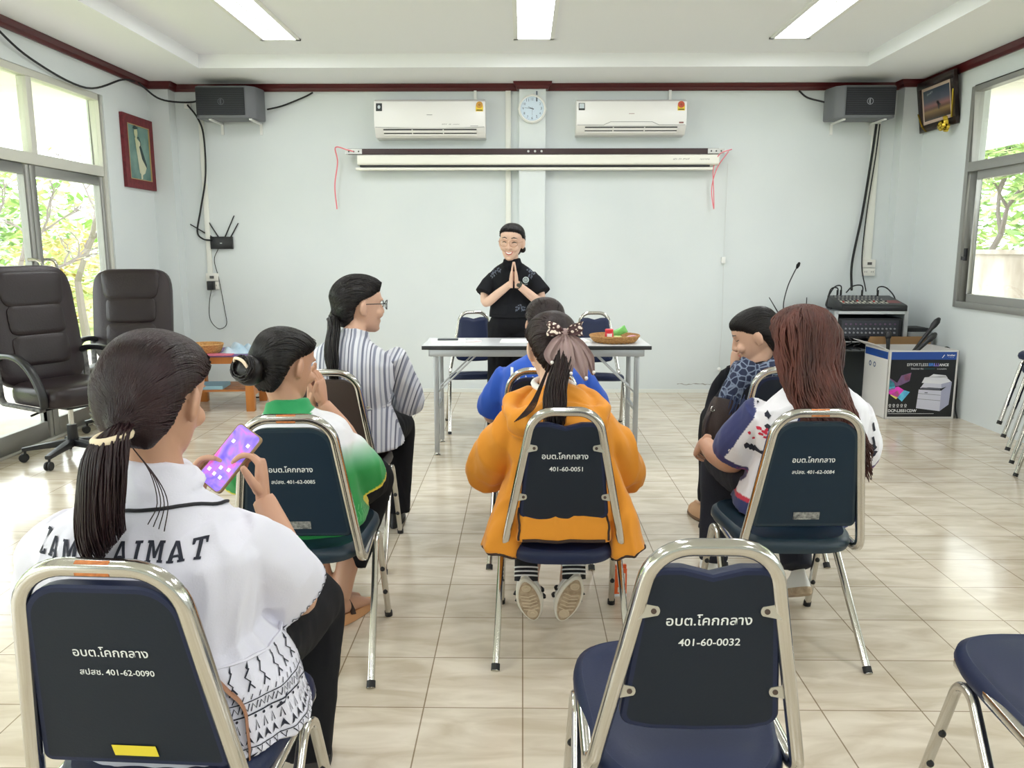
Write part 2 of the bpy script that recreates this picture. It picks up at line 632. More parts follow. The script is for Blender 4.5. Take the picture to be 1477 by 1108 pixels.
# plastic cable trunking on the back wall
for k, (x, w, z0) in enumerate(((-2.975, .045, 1.13), (3.235, .075, 1.27), (-.135, .05, 0.0))):
    mb = MB(); mb.bb(x - w / 2, x + w / 2, YB - .022, YB + .001, z0, ZS - .06)
    struct('trim_%d' % (4 + k), mb, mat('white_trunking', (232, 232, 224), .5), smooth=False, bevel=.003)
mb = MB(); mb.bb(XL + .19, XR - .19, YB - .006, YB + .01, 0, .035); struct('baseboard_back', mb, mat('skirting_white', (226, 228, 222), .6), smooth=False)

# ------------------------------------------------------------------ left glass doors with transoms
def rail(mb, x, y0, y1, z0, z1, d=.05, mi=0):
    mb.bb(x - d, x + d * .4, y0, y1, z0, z1, mi)
def glazed_door():
    d = bpy.data.objects.new('door_1', None); COL.objects.link(d); d['kind'] = 'structure'
    X = XL - .035
    fr = MB()
    rail(fr, X, LY1 - .055, LY1, 0, LZ, .06); rail(fr, X, 2.35, 2.41, 0, LZ, .06)
    rail(fr, X, 2.41, LY1 - .055, LZ - .05, LZ, .06); rail(fr, X, 2.41, LY1 - .055, 1.955, 2.035, .06); rail(fr, X, 2.41, LY1 - .055, 0, .02, .05)
    rail(fr, X, 5.70, 5.765, 2.035, LZ - .05, .05); rail(fr, X, 4.05, 4.115, 2.035, LZ - .05, .05)
    obj('frame', fr, ALUL, d, smooth=False, bevel=.004)
    gl = MB()
    for y0, y1 in ((2.41, 4.05), (4.115, 5.70), (5.765, LY1 - .055)):
        gl.bb(X - .012, X - .006, y0, y1, 2.035, LZ - .05)
    obj('transom_pane', gl, GLASS, d, smooth=False)
    for y0, y1 in ((5.655, LY1 - .06), (4.70, 5.645), (3.60, 4.69), (2.42, 3.59)):
        lf = MB()
        rail(lf, X, y0, y0 + .065, .025, 1.95, .035); rail(lf, X, y1 - .065, y1, .025, 1.95, .035)
        rail(lf, X, y0 + .065, y1 - .065, 1.88, 1.95, .035); rail(lf, X, y0 + .065, y1 - .065, .025, .15, .035)
        L = obj('door_leaf', lf, ALU, d, smooth=False, bevel=.004)
        g = MB(); g.bb(X - .012, X - .006, y0 + .06, y1 - .06, .14, 1.89)
        obj('pane', g, GLASS, L, smooth=False)
    for yy in (5.74, 5.56):
        h = MB(); h.tube(fillet([(X + .0, yy, 1.30), (X + .085, yy + .01, 1.30), (X + .085, yy + .01, .85), (X, yy, .85)], .05), .012, 8)
        obj('handle', h, CHROME, d)
glazed_door()
def near_door():
    d = bpy.data.objects.new('door_2', None); COL.objects.link(d); d['kind'] = 'structure'
    X = XL - .035; fr = MB()
    for y in (LY0, -.4, 1.79): rail(fr, X, y, y + .06, 0, LZ, .06)
    rail(fr, X, LY0, 1.85, LZ - .05, LZ, .06); rail(fr, X, LY0, 1.85, 1.955, 2.035, .06); rail(fr, X, LY0, 1.85, 0, .1, .05)
    obj('frame', fr, ALUL, d, smooth=False)
    g = MB(); g.bb(X - .012, X - .006, LY0, 1.85, .1, LZ); obj('pane', g, GLASS, d, smooth=False)
near_door()
# ------------------------------------------------------------------ right window
def right_window(name, y0, y1, mull):
    w = bpy.data.objects.new(name, None); COL.objects.link(w); w['kind'] = 'structure'
    X = XR + .015
    fr = MB()
    def r(a, b, z0, z1, d=.03, xx=X): fr.bb(xx - d, xx + d * 1.6, a, b, z0, z1)
    r(y1 - .05, y1, RZ0, RZ1); r(y0, y0 + .05, RZ0, RZ1); r(y0 + .05, y1 - .05, RZ1 - .045, RZ1); r(y0 + .05, y1 - .05, RZ0, RZ0 + .05, .035); r(y0 + .05, y1 - .05, 1.985, 2.06, .034)
    for m in mull: r(m - .03, m + .03, RZ0 + .05, 1.985, .0305); r(m - .03, m + .03, 2.06, RZ1 - .045, .0305)
    obj('frame', fr, ALU, w, smooth=False, bevel=.004)
    edges = [y0 + .05] + [q for m in sorted(mull) for q in (m - .03, m + .03)] + [y1 - .05]
    for a, b in zip(edges[::2], edges[1::2]):
        s = MB(); xs = X + .02
        for aa, bb_, z0, z1 in ((b - .10, b, RZ0 + .05, 1.985), (a, a + .10, RZ0 + .05, 1.985), (a + .10, b - .10, 1.92, 1.985), (a + .10, b - .10, RZ0 + .05, RZ0 + .115)):
            s.bb(xs - .025, xs + .02, aa, bb_, z0, z1)
        S = obj('sash', s, ALU, w, smooth=False, bevel=.004)
        g = MB(); g.bb(xs - .003, xs + .003, a + .09, b - .09, RZ0 + .1, 1.93); obj('pane', g, GLASS, S, smooth=False)
        t = MB(); t.bb(xs - .003, xs + .003, a, b, 2.06, RZ1 - .045); obj('transom_pane', t, GLASS, w, smooth=False)
        h = MB(); h.box((xs - .035, b - .055, 1.33), (.02, .022, .10)); h.box((xs - .05, b - .055, 1.30), (.03, .018, .03))
        obj('latch', h, BLACKPL, S, smooth=False)
right_window('window_1', 2.5, RY1, [4.6])
right_window('window_2', RY0, 2.0, [-.3])

# ------------------------------------------------------------------ ceiling lamps
LAMPW = mat('fluorescent_diffuser', (250, 252, 255), .5, emit=7.0)
def ceiling_lamp(x, y, label):
    t = thing('ceiling_lamp', label, 'ceiling lamp', (x, y, ZC), 0, 'recessed ceiling lamps')
    L, W = 1.22, .31
    f = MB()
    for s in (-1, 1):
        f.bb(s * (W / 2 - .016) - .016, s * (W / 2 - .016) + .016, -L / 2, L / 2, -.012, .0)
        f.bb(-W / 2, W / 2, s * (L / 2 - .016) - .016, s * (L / 2 - .016) + .016, -.012, .0)
    obj('frame', f, WHITEPL, t, smooth=False)
    g = MB(); g.bb(-W / 2 + .03, W / 2 - .03, -L / 2 + .03, L / 2 - .03, -.007, -.004)
    obj('diffuser', g, LAMPW, t, smooth=False)
    b = MB()
    if abs(x) > 1:
        o = []
        for k in range(24):
            yy = -L / 2 + .05 + k * (L - .1) / 24; s_ = (L - .1) / 24
            o += [(.006, yy), (.006, yy + s_ * .6), (.0015, yy + s_ * .62), (.0015, yy + s_ * .98)]
        o += [(-x_, y_) for x_, y_ in o[::-1]]
        b.prism(o, Matrix.Translation((0, 0, -.0085)), .0015)
    else: b.bb(-W / 2 + .03, W / 2 - .03, -.004, .004, -.0083, -.0068)
    obj('louvre', b, mat('grey_louvre', (150, 150, 150), .5), t, smooth=False)
    l = bpy.data.lights.new('ceiling_lamp_light', 'AREA'); l.shape = 'RECTANGLE'; l.size, l.size_y = W - .06, L - .06
    l.energy = LAMP_W; l.color = (0.95, 0.975, 1.0)
    lo = bpy.data.objects.new('ceiling_lamp_light', l); COL.objects.link(lo); lo.parent = t; lo.location = (0, 0, -.014)
for x, lb in ((-1.87, 'louvred fluorescent ceiling lamp nearest the glass doors'), (.083, 'plain bright ceiling lamp in the middle, straight above the wall clock'), (2.04, 'louvred fluorescent ceiling lamp nearest the right-hand window')):
    for y in (5.88, 2.75, -.4):  # second and third rows are out of view, added to light the room
        if y == 5.88: ceiling_lamp(x, y, lb)
        else: ceiling_lamp(x, y, lb.replace('ceiling lamp', 'ceiling lamp of the %s row' % ('second' if y > 0 else 'third')))

# ------------------------------------------------------------------ outside
def outside():
    CONC = mat('terrace_concrete', (206, 198, 190), .8, var=(3, (186, 176, 168)))
    mb = MB(); mb.bb(XL - 2.6, XL - .14, -6, 14, -.14, -.02); struct('terrace_ground', mb, CONC, smooth=False)
    mb = MB(); mb.bb(-30, XL - 2.6, -10, 30, -.25, -.10); struct('lawn_ground', mb, mat('lawn_green', (150, 172, 92), .95, var=(2.0, (176, 186, 120))), smooth=False)
    mb = MB(); mb.bb(XR + .14, 30, -10, 30, -.25, -.10); struct('yard_ground', mb, mat('yard_dirt', (176, 168, 150), .95, var=(2.0, (150, 150, 120))), smooth=False)
    EAVE = mat('eave_boards', (244, 240, 230), .8)
    mb = MB(); mb.bb(XL - 1.9, XL - .14, -5, 12, 2.66, 2.74); mb.bb(XL - 1.95, XL - 1.85, -5, 12, 2.52, 2.80); struct('eave_roof_left', mb, EAVE, smooth=False)
    mb = MB(); mb.bb(XR + .14, XR + 1.7, -5, 12, 2.72, 2.80); mb.bb(XR + 1.65, XR + 1.75, -5, 12, 2.5, 2.86); struct('eave_roof_right', mb, EAVE, smooth=False)
    # stained boundary wall beyond the right window
    mb = MB(); mb.bb(7.2, 7.4, -6, 22, -.2, 1.30); mb.bb(7.15, 7.45, -6, 22, 1.30, 1.37)
    struct('wall_boundary', mb, mat('stained_concrete', (214, 204, 192), .9, var=(1.7, (130, 118, 104)), stretch=(1, 1, .35)), smooth=False)
    rng = random.Random(5)
    def leaf_cloud(mb, c, r, n, size, mats=1, flat=.75):
        for _ in range(n):
            while True:
                p = V((rng.uniform(-1, 1), rng.uniform(-1, 1), rng.uniform(-1, 1)))
                if p.length < 1: break
            p = V((p.x * r[0], p.y * r[1], p.z * r[2])) + V(c)
            a = rng.uniform(0, 2 * PI); tl = rng.uniform(-.7, .7)
            u = V((math.cos(a), math.sin(a), tl)).normalized(); w = u.cross(V((rng.uniform(-.5, .5), rng.uniform(-.5, .5), 1))).normalized()
            s = size * rng.uniform(.6, 1.3)
            nn = u.cross(w) * s * .12
            mb.add([p - u * s, p + w * s * .38 + nn, p + u * s, p - w * s * .38 + nn], [(0, 1, 2), (0, 2, 3)], rng.randrange(mats))
    LG = [mat('leaf_bright', (172, 200, 116), .6), mat('leaf_mid', (140, 176, 104), .6), mat('leaf_pale', (206, 216, 160), .6)]
    LD = [mat('leaf_dry', (216, 186, 124), .7), mat('leaf_pale', (206, 216, 160), .6), mat('leaf_olive', (184, 184, 120), .7)]
    BARK = mat('pale_bark', (128, 118, 112), .9, bump=(12, .4))
    def tree(name, label, base, crown_c, spread, leaves, lsize, mats_, seed, depth=5, trunk=.10):
        t = thing(name, label, 'tree', base)
        rg = random.Random(seed); br = MB(); tips = []
        def grow(p, d, L, r, k):
            q = p + d * L
            mid = p + d * L * .5 + V((rg.uniform(-.06, .06), rg.uniform(-.06, .06), 0)) * L
            br.tube([p, mid, q], [r, r * .85, r * .7], 6)
            if k == 0: tips.append(q); return
            for _ in range(2 if rg.random() < .7 else 3):
                a = rg.uniform(0, 2 * PI); s = rg.uniform(.45, .85)
                nd = (d + V((math.cos(a), math.sin(a), rg.uniform(-.15, .35))) * s).normalized()
                grow(q, nd, L * rg.uniform(.68, .86), r * .66, k - 1)
        grow(V((0, 0, -.1)), V((rg.uniform(-.15, .15), rg.uniform(-.15, .15), 1)).normalized(), spread * .5, trunk, depth)
        obj('trunk', br, BARK, t)
        lv = MB()
        for q in tips: leaf_cloud(lv, q, (spread * .2,) * 3, leaves, lsize, len(mats_))
        obj('foliage', lv, mats_, t, smooth=False)
    tree('frangipani_tree', 'bare-branched tree seen through the far door leaf', (-7.4, 13.4, -.1), None, 2.1, 2, .09, LG, 3, 6, .085)
    tree('frangipani_tree', 'pale forked tree seen through the second door leaf', (-5.9, 8.9, -.1), None, 1.45, 1, .08, LG, 8, 6, .085)
    tree('garden_tree', 'leafy tree above the stained boundary wall', (9.4, 16.4, -.1), None, 2.3, 34, .15, LG, 21, 5, .12)
    tree('garden_tree', 'broad leafy tree standing nearer behind the boundary wall', (9.0, 10.6, -.1), None, 2.2, 34, .15, LG, 14, 5, .12)
    for lb, c, r, m_ in (('dry golden shrub beyond the terrace', (-8.4, 14.6, .9), (.9, 1.3, 1.0), LD), ('pale green shrub at the far garden edge', (-10.9, 9.4, 1.0), (.9, 2.2, 1.3), LG), ('low yellowing shrub beside the forked tree', (-8.6, 11.6, .5), (.7, 1.0, .7), LD)):
        mb = MB(); leaf_cloud(mb, (0, 0, 0), r, 900, .13, 3)
        o = obj('garden_shrub', mb, m_, smooth=False, loc=c); tag(o, lb, 'shrub')
    mb = MB(); mb.bb(-16.3, -16, -5, 34, -.2, 2.6); struct('wall_garden', mb, mat('white_garden_wall', (214, 218, 224), .9), smooth=False)
    mb = MB(); leaf_cloud(mb, (0, 0, 0), (1.2, 13, 2.6), 5200, .26, 3)
    o = obj('garden_hedge', mb, LG, smooth=False, loc=(-14, 16, 1.6)); tag(o, 'tall pale hedge closing off the garden', 'hedge')
    mb = MB(); leaf_cloud(mb, (0, 0, 0), (1.0, 12, 2.4), 4200, .26, 3)
    o = obj('garden_hedge', mb, LG, smooth=False, loc=(13.5, 16, 2.6)); tag(o, 'green hedge filling the view over the boundary wall', 'hedge')
    # white garden chair on the terrace
    t = thing('garden_chair', 'white garden chair standing on the terrace outside the glass doors', 'chair', (-4.5, 6.2, -.02), .6)
    W_ = mat('white_painted_metal', (238, 238, 238), .5)
    s = MB(); s.box((0, 0, .43), (.42, .42, .03)); obj('seat', s, W_, t, smooth=False)
    b = MB()
    for k in range(5): b.box((-.16 + .08 * k, -.2, .66), (.03, .02, .44))
    b.box((0, -.2, .88), (.42, .03, .05)); obj('backrest', b, W_, t, smooth=False)
    for sx in (-1, 1):
        for sy in (-1, 1):
            l = MB(); l.box((.19 * sx, .19 * sy, .21), (.035, .035, .42)); obj('leg', l, W_, t, smooth=False)
outside()

w_back = bpy.data.objects['wall_back']
rg_ = random.Random(12)
for x0, x1, z in ((1.50, 1.86, .085), (.86, 1.05, .03)):
    mb = MB(); n = 16
    put(mb, stroke2([(x0 + (x1 - x0) * k / n, z + rg_.uniform(-.008, .008)) for k in range(n + 1)], [.003 + .008 * rg_.random() for k in range(n + 1)]), lambda x, y: V((x, YB - .0012, y)))
    obj('plaster_crack', mb, mat('plaster_crack_grey', (160, 158, 152), .9), w_back, smooth=False)
# ------------------------------------------------------------------ banquet chairs
NAVY = mat('navy_vinyl', (27, 36, 66), 0.45, spec=.3, bump=(180, 0.05))
NAVYBK = mat('dark_navy_backing', (28, 35, 46), 0.55, spec=.25, bump=(200, 0.04))
TEALBK = mat('dark_blue_green_vinyl', (18, 38, 54), 0.5, spec=.3, bump=(200, 0.04))
BROWNV = mat('dark_brown_vinyl', (62, 50, 46), 0.42, bump=(180, 0.05))
PAINT = mat('white_brush_paint', (226, 228, 226), 0.7)
CACHE = {}
def cached(key, fn, mats, **k):
    if key not in CACHE:
        mb = fn()
        me = mb.mesh(key, True, k.get('angle', 40)) if isinstance(mb, MB) else mb
        finish(me, mats)
        CACHE[key] = me
    return CACHE[key]
def back_y(z): return -.185 - (z - .42) * .20          # the back leans
def frame_half(z, kind='scallop'): return .190 - (z - .42) * .195 if kind == 'scallop' else .193 - (z - .42) * .145
def seat_mb():
    mb = MB(); rings = []
    def ring(inset, z, zc=0.0):
        r = []
        n = 48
        for k in range(n):
            a = 2 * PI * k / n
            ca, sa = math.cos(a), math.sin(a)
            e = 2 / 3.6
            x = math.copysign(abs(ca) ** e, ca); y = math.copysign(abs(sa) ** e, sa)
            hw = (.205 + .018 * y) - inset
            r.append(V((x * hw, .0 + y * (.235 - inset), z - .03 + zc * (1 - .5 * (x * x + y * y)))))
        return r
    rings = [ring(.03, .425), ring(.006, .430), ring(0, .445), ring(.003, .462), ring(.016, .474), ring(.019, .4755), ring(.022, .474), ring(.05, .480), ring(.10, .484), ring(.16, .486)]
    return mb.stack(rings)
def panel_outline(kind, inset=0.0):
    """outline in (x, z)"""
    pts = []
    if kind == 'plain':
        z0, z1, r = .484, .845, .07
        hb, ht = frame_half(z0, kind) - .014, frame_half(z1, kind) - .006
        raw = [(-hb, z0), (hb, z0), (ht, z1), (-ht, z1)]
        P = fillet([V((0, z0, 0)), V((hb, z0, 0)), V((ht, z1, 0)), V((-ht, z1, 0)), V((-hb, z0, 0)), V((0, z0, 0))], [0, .018, r, r, .018, 0], 7)
        pts = [(p.x, p.y) for p in P[:-1]]
    else:
        z0, z1 = .505, .838
        hb, ht = frame_half(z0) - .026, frame_half(z1) + .004
        P = fillet([V((0, z0 - .012, 0)), V((hb * .6, z0 - .009, 0)), V((hb, z0 + .004, 0)), V((ht, z1, 0)), V((ht * .45, z1, 0)), V((0, z1 - .014, 0))], [0, .05, .03, .045, .04, .02], 7)
        pts = [(p.x, p.y) for p in P]
        pts += [(-x, z) for x, z in pts[-2:0:-1]]
    if inset:
        cx, cz = 0, (z0 + z1) / 2
        out = []
        n = len(pts)
        for i, (x, z) in enumerate(pts):
            a, b = pts[i - 1], pts[(i + 1) % n]
            d = V((b[0] - a[0], b[1] - a[1])).normalized()
            out.append((x - d.y * inset, z + d.x * inset))
        pts = out
    return pts
def panel_mb(kind):
    mb = MB(); rings = []
    for ins, d in ((.012, -.011), (.004, -.0105), (0, -.006), (0, .012), (.004, .024), (.014, .033), (.032, .037)):
        rings.append([V((x, back_y(z) + d, z)) for x, z in panel_outline(kind, ins)])
    mb.stack(rings)
    # the flat rear board gets the second slot
    n = len(rings[0])
    mb.m = [1 if i >= (len(rings) - 1) * n and i == (len(rings) - 1) * n else 0 for i in range(len(mb.f))]
    return mb
def back_frame_mb(kind):
    P = [(-.19, .15, .412), (-.196, -.195, .395), (-frame_half(.875, kind), back_y(.875), .875), (frame_half(.875, kind), back_y(.875), .875), (.196, -.195, .395), (.19, .15, .412)]
    mb = MB(); mb.tube(fillet(P, [0, .055, .080 if kind == 'scallop' else .088, .080 if kind == 'scallop' else .088, .055, 0], 9), .0135, 12, e=3.2, ph=PI / 4 * 0)
    return mb
APEX = .10
def leg_mb(s, rear):
    xt, apex = .200 * s, V((.202 * s, APEX, 0.432))
    foot = V((.222 * s, -.265, .0)) if rear else V((.215 * s, .245, .0))
    other = V((.215 * s, .245, .0)) if rear else V((.222 * s, -.265, .0))
    P = fillet([foot, apex, other], [0, .05, 0], 12)
    h = len(P) // 2
    mb = MB(); mb.tube(P[:h + 1] if True else P, .0115, 10, e=2.8)
    return mb
def foot_cap_mb(s, rear):
    foot = V((.222 * s, -.265, .0)) if rear else V((.215 * s, .245, .0))
    d = (V((.202 * s, APEX, 0.432)) - foot).normalized()
    mb = MB(); mb.cyl(foot + V((0, 0, .001)), foot + d * .022, .0145, 12)
    return mb
def bumper_mb(s, tt):
    foot = V((.215 * s, .245, .0)); ap = V((.202 * s, APEX, 0.432)); mb = MB()
    back = V((0, -1, -.3)).normalized()
    for t in tt:
        p = foot.lerp(ap, t) + back * .010
        mb.lathe([(.009, 0), (.009, .004), (.006, .008), (0, .009)], p, 10, axis=back)
    return mb
def clip_mb(s, z):
    x0 = frame_half(z) * s
    mb = MB(); n = 14
    o = [(0.0, -.014), (-.024 * s, -.010)]
    arc = [(-.028 * s - .010 * s * math.cos(a), .0105 * math.sin(a)) for a in [-.9 + .3 * k for k in range(7)]]
    o = [(0.0, -.015)] + arc + [(0.0, .015)]
    y = back_y(z) - .0125
    M4 = Matrix(((1, 0, 0, x0), (0, 0, -1, y), (0, 1, 0, z), (0, 0, 0, 1)))
    mb.prism(o, M4, .002)
    mb.lathe([(.0050, 0), (.0050, .0015), (0, .003)], (x0 - .027 * s, y - .002, z), 10, mi=1, axis=(0, -1, 0))
    return mb
def chair_text(l1, l2, scale=1.0, z1=.755, slope=0.0):
    mb = MB()
    def fn(x, y):
        z = y
        return V((x, back_y(z) - .0125, z))
    t1 = text_fit(l1, .118 * scale, bold=.012)
    put(mb, [(x, y + z1 + slope * x) for x, y in t1[0]] and ([(x, y + z1 + slope * x) for x, y in t1[0]], t1[1]), fn)
    t2 = text_fit(l2, .118 * scale if ' ' in l2 else .086 * scale, bold=.012)
    put(mb, ([(x + .004, y + z1 - .034 * scale + slope * x) for x, y in t2[0]], t2[1]), fn)
    return mb
def patch_mb(x0, x1, z0, z1, off=-.0128, skew=0.0):
    mb = MB()
    vs = [V((x, back_y(z) + off - d, z)) for d in (0, .0006) for x, z in ((x0 + skew, z0), (x1 + skew, z0), (x1, z1), (x0, z1))]
    return mb.add(vs, [(0, 1, 2, 3), (4, 7, 6, 5), (0, 4, 5, 1), (1, 5, 6, 2), (2, 6, 7, 3), (3, 7, 4, 0)])
OBT = 'อบต.โคกกลาง'
def chair(x, y, rz, label, kind='plain', text=None, colour='navy', sticker=None, frame_label=False, group=None, scale=1.0):
    t = thing('banquet_chair', label, 'chair', (x, y, 0), rz, group)
    t.scale = (scale,) * 3
    vin = {'navy': NAVY, 'brown': BROWNV, 'teal': mat('deep_teal_vinyl', (20, 42, 56), .42, bump=(180, .05))}[colour]
    bk = {'navy': NAVYBK, 'brown': BROWNV, 'teal': TEALBK}[colour]
    se = link('seat', cached('seat_' + colour, seat_mb, vin), t)
    if kind == 'scallop': se.rotation_euler = (.13, 0, 0); se.location = (0, .05, -.012)
    p = link('backrest', cached('backrest_%s_%s' % (kind, colour), lambda: panel_mb(kind), [vin, bk], angle=30), t)
    f = link('back_frame', cached('back_frame_' + kind, lambda: back_frame_mb(kind), CHROME), t)
    f['label'] = 'bent chrome tube back frame'
    for s in (-1, 1):
        for rear in (True, False):
            l = link('leg', cached('leg_%d_%d' % (s, rear), lambda: leg_mb(s, rear), CHROME), t)
            link('foot_cap', cached('foot_cap_%d_%d' % (s, rear), lambda: foot_cap_mb(s, rear), BLACKRUB), l)
            if not rear:
                for tt in (.28, .52): link('bumper', cached('bumper_%d_%d' % (s, tt * 100), lambda: bumper_mb(s, (tt,)), BLACKRUB), l)
        if kind == 'scallop':
            for z in (.755, .585):
                link('clip', cached('clip_%d_%d' % (s, z * 1000), lambda: clip_mb(s, z), [mat('worn_steel_clip', (196, 192, 182), .4, .7), mat('rusty_rivet', (74, 58, 50), .6)]), f)
    if text:
        link('lettering', cached('lettering_' + text[1], lambda: chair_text(*text), PAINT), p)
    if sticker == 'silver':
        link('sticker', cached('silver_sticker', lambda: patch_mb(-.04, .045, .512, .538), mat('worn_silver_sticker', (176, 176, 172), .45, .3, var=(90, (70, 72, 76)))), p)
    if sticker == 'yellow':
        link('tape', cached('yellow_tape', lambda: patch_mb(-.036, .042, .506, .528, skew=.003), mat('yellow_tape', (226, 205, 52), .6)), p)
    if frame_label:
        mb = MB(); z = .875
        mb.tube([(x_, back_y(z), z) for x_ in (-.028, 0, .028)], .0134, 10, e=3.2)
        def fl():
            return mb
        link('frame_sticker', cached('frame_sticker', fl, mat('orange_worn_label', (222, 140, 74), .6, var=(70, (150, 78, 40)))), f)
    return t
SP = 'สปสช. 401-62-'
chair(-.660, 1.46, -.05, 'navy banquet chair with yellow tape on its back, under the white-shirted woman', 'plain', (OBT, SP + '0090', 1.08, .712), 'navy', 'yellow', True)
chair(.325, 1.56, 0, 'empty navy banquet chair with four steel clips, standing alone in the front middle', 'scallop', (OBT, '401-60-0032', 1.26, .726, .02), 'navy')
chair(1.215, 1.60, -.03, 'empty navy banquet chair cut off by the right edge, only seat and legs showing', 'scallop', None, 'navy')
chair(-.71, 2.58, .04, 'teal banquet chair with a silver sticker, under the woman in the green and white shirt', 'plain', (OBT, SP + '0085', 1.12, .705), 'teal', 'silver', True)
chair(.135, 2.70, .0, 'navy banquet chair with a scalloped back, under the woman in the mustard jacket', 'scallop', (OBT, '401-60-0051', 1.24, .718), 'navy')
chair(.905, 2.69, .03, 'teal banquet chair with a silver sticker, under the long-haired woman', 'plain', (OBT, SP + '0084', 1.14, .712), 'teal', 'silver', True)
chair(-.81, 3.48, .0, 'brown banquet chair under the woman in the striped blouse', 'plain', None, 'brown')
chair(.08, 3.54, 0, 'navy banquet chair under the person in the blue shirt', 'plain', None, 'navy')
chair(1.11, 3.58, 0, 'banquet chair under the woman in the fringed scarf, only its legs showing', 'plain', None, 'navy')
chair(-.36, 6.10, PI + .12, 'empty navy banquet chair behind the white table, beside the standing woman', 'scallop', None, 'navy')
chair(.56, 6.04, PI - .03, 'empty navy banquet chair behind the white table, behind the snack basket', 'scallop', None, 'navy')

# stacked chairs at the right edge: only their front legs reach into view
ang = PI / 2 + .35
for k in range(5):
    z = .085 * k
    d = V((math.cos(ang + PI / 2), math.sin(ang + PI / 2), 0))
    t = chair(3.27 - .0 * k, 4.62 + .02 * k, ang, ['lowest', 'second lowest', 'middle', 'second highest', 'topmost'][k] + ' chair of the chrome stack at the right wall', 'plain', None, 'navy', group='stacked chairs by the right wall')
    t.location = V((3.32, 4.64, 0)) + d * (.045 * k) + V((0, 0, z))

# ------------------------------------------------------------------ folding table and what lies on it
TBL = (.09, 5.42)
def folding_table():
    t = thing('folding_table', 'white topped folding table with grey steel legs in front of the standing woman', 'table', (TBL[0], TBL[1], 0), .012)
    W, D, H = 1.50, .47, .75
    top = MB(); top.bb(-W / 2, W / 2, -D / 2, D / 2, H - .003, H)
    o = obj('table_top', top, mat('white_laminate', (232, 234, 238), .22), t, smooth=False)
    ed = MB(); ed.bb(-W / 2 - .003, W / 2 + .003, -D / 2 - .003, D / 2 + .003, H - .028, H - .0025)
    obj('edge_band', ed, mat('black_edge_band', (24, 24, 26), .45), t, smooth=False, bevel=.003)
    GR = mat('grey_steel_legs', (168, 170, 172), .38, .6)
    ap = MB()
    for y in (-D / 2 + .03, D / 2 - .03): ap.bb(-W / 2 + .05, W / 2 - .05, y - .012, y + .012, H - .075, H - .028)
    for x in (-W / 2 + .05, W / 2 - .05): ap.bb(x - .012, x + .012, -D / 2 + .03, D / 2 - .03, H - .075, H - .028)
    obj('apron', ap, GR, t, smooth=False, bevel=.002)
    for sx in (-1, 1):
        for sy in (-1, 1):
            l = MB(); x, y = sx * (W / 2 - .085), sy * (D / 2 - .05)
            l.bb(x - .016, x + .016, y - .016, y + .016, .02, H - .05)
            L = obj('leg', l, GR, t, smooth=False, bevel=.003)
            f = MB(); f.lathe([(.02, 0), (.022, .006), (.01, .01), (.008, .025)], (x, y, 0), 12); obj('foot_pad', f, CHROME, L)
        b = MB(); x = sx * (W / 2 - .085)
        b.bb(x - .01, x + .01, -D / 2 + .05, D / 2 - .05, .30, .325)
        obj('cross_bar', b, GR, t, smooth=False)
        for sy in (-1, 1):
            s = MB(); y = sy * (D / 2 - .075)
            s.tube([(x, y, .42), (x - sx * .30, y, H - .04)], (.011, .006), 8, e=4); obj('brace', s, GR, t, smooth=False)
folding_table()
H = .7505
PAPER = mat('white_paper', (244, 244, 242), .8)
def slab(name, label, cat, c, s, m, rz=0.0, bevel=0, group=None):
    mb = MB(); mb.box((0, 0, s[2] / 2), s)
    o = obj(name, mb, m, smooth=False, bevel=bevel, loc=c); o.rotation_euler.z = rz
    return tag(o, label, cat, group)
slab('paper_stack', 'white papers under the dark phone at the left end of the table', 'paper', (-.51, 5.43, H), (.24, .20, .008), PAPER, .1)
slab('mobile_phone', 'dark phone lying on papers on the white table', 'phone', (-.51, 5.43, H + .0085), (.14, .07, .010), mat('dark_grey_phone', (70, 74, 80), .3), .05, .003)
slab('notepad', 'pale pink and white notepad beside the dark phone', 'notepad', (-.345, 5.42, H), (.11, .08, .006), mat('pink_paper', (238, 214, 218), .8, var=(14, (246, 244, 244))), .5)
slab('document_sheet', 'white sheet lying flat in the middle of the table', 'paper', (.0, 5.45, H), (.30, .21, .002), PAPER, -.04)
slab('document_sheet', 'white sheets lying next to the wicker tray', 'paper', (.36, 5.45, H), (.18, .21, .006), PAPER, .2)
slab('document_sheet', 'white sheets sticking out behind the wicker tray', 'paper', (.74, 5.60, H), (.16, .10, .006), PAPER, -.1)
def wicker(name, label, loc, r, h, m):
    t = thing(name, label, 'basket', loc)
    mb = MB()
    n = 56
    prof = [(.55, .0), (.80, .006), (.95, h * .55), (1.0, h), (.955, h), (.9, h * .6), (.76, .014), (.0, .012)]
    vs = []
    mb.lathe([(r * a, z) for a, z in prof], (0, 0, 0), n)
    obj('bowl', mb, m, t)
    w = MB()
    for i in range(7):
        q = i / 6; rr = r * (.80 + .21 * q ** .6); z = .006 + (h - .006) * q
        w.tube([(rr * math.cos(2 * PI * k / n), rr * math.sin(2 * PI * k / n), z + .0025 * (1 if (k + i) % 2 else -1)) for k in range(n)], .0045, 5, closed=True)
    obj('weave', w, m, t)
    rim = MB(); rim.tube([(r * 1.0 * math.cos(2 * PI * k / n), r * 1.0 * math.sin(2 * PI * k / n), h) for k in range(n)], .0075, 6, closed=True)
    obj('rim', rim, m, t)
    return t
WICK = mat('woven_bamboo', (188, 142, 84), .65, var=(60, (150, 104, 56)), bump=(120, .5))
wicker('wicker_tray', 'round wicker tray of snacks on the white table', (.625, 5.40, H), .165, .045, WICK)
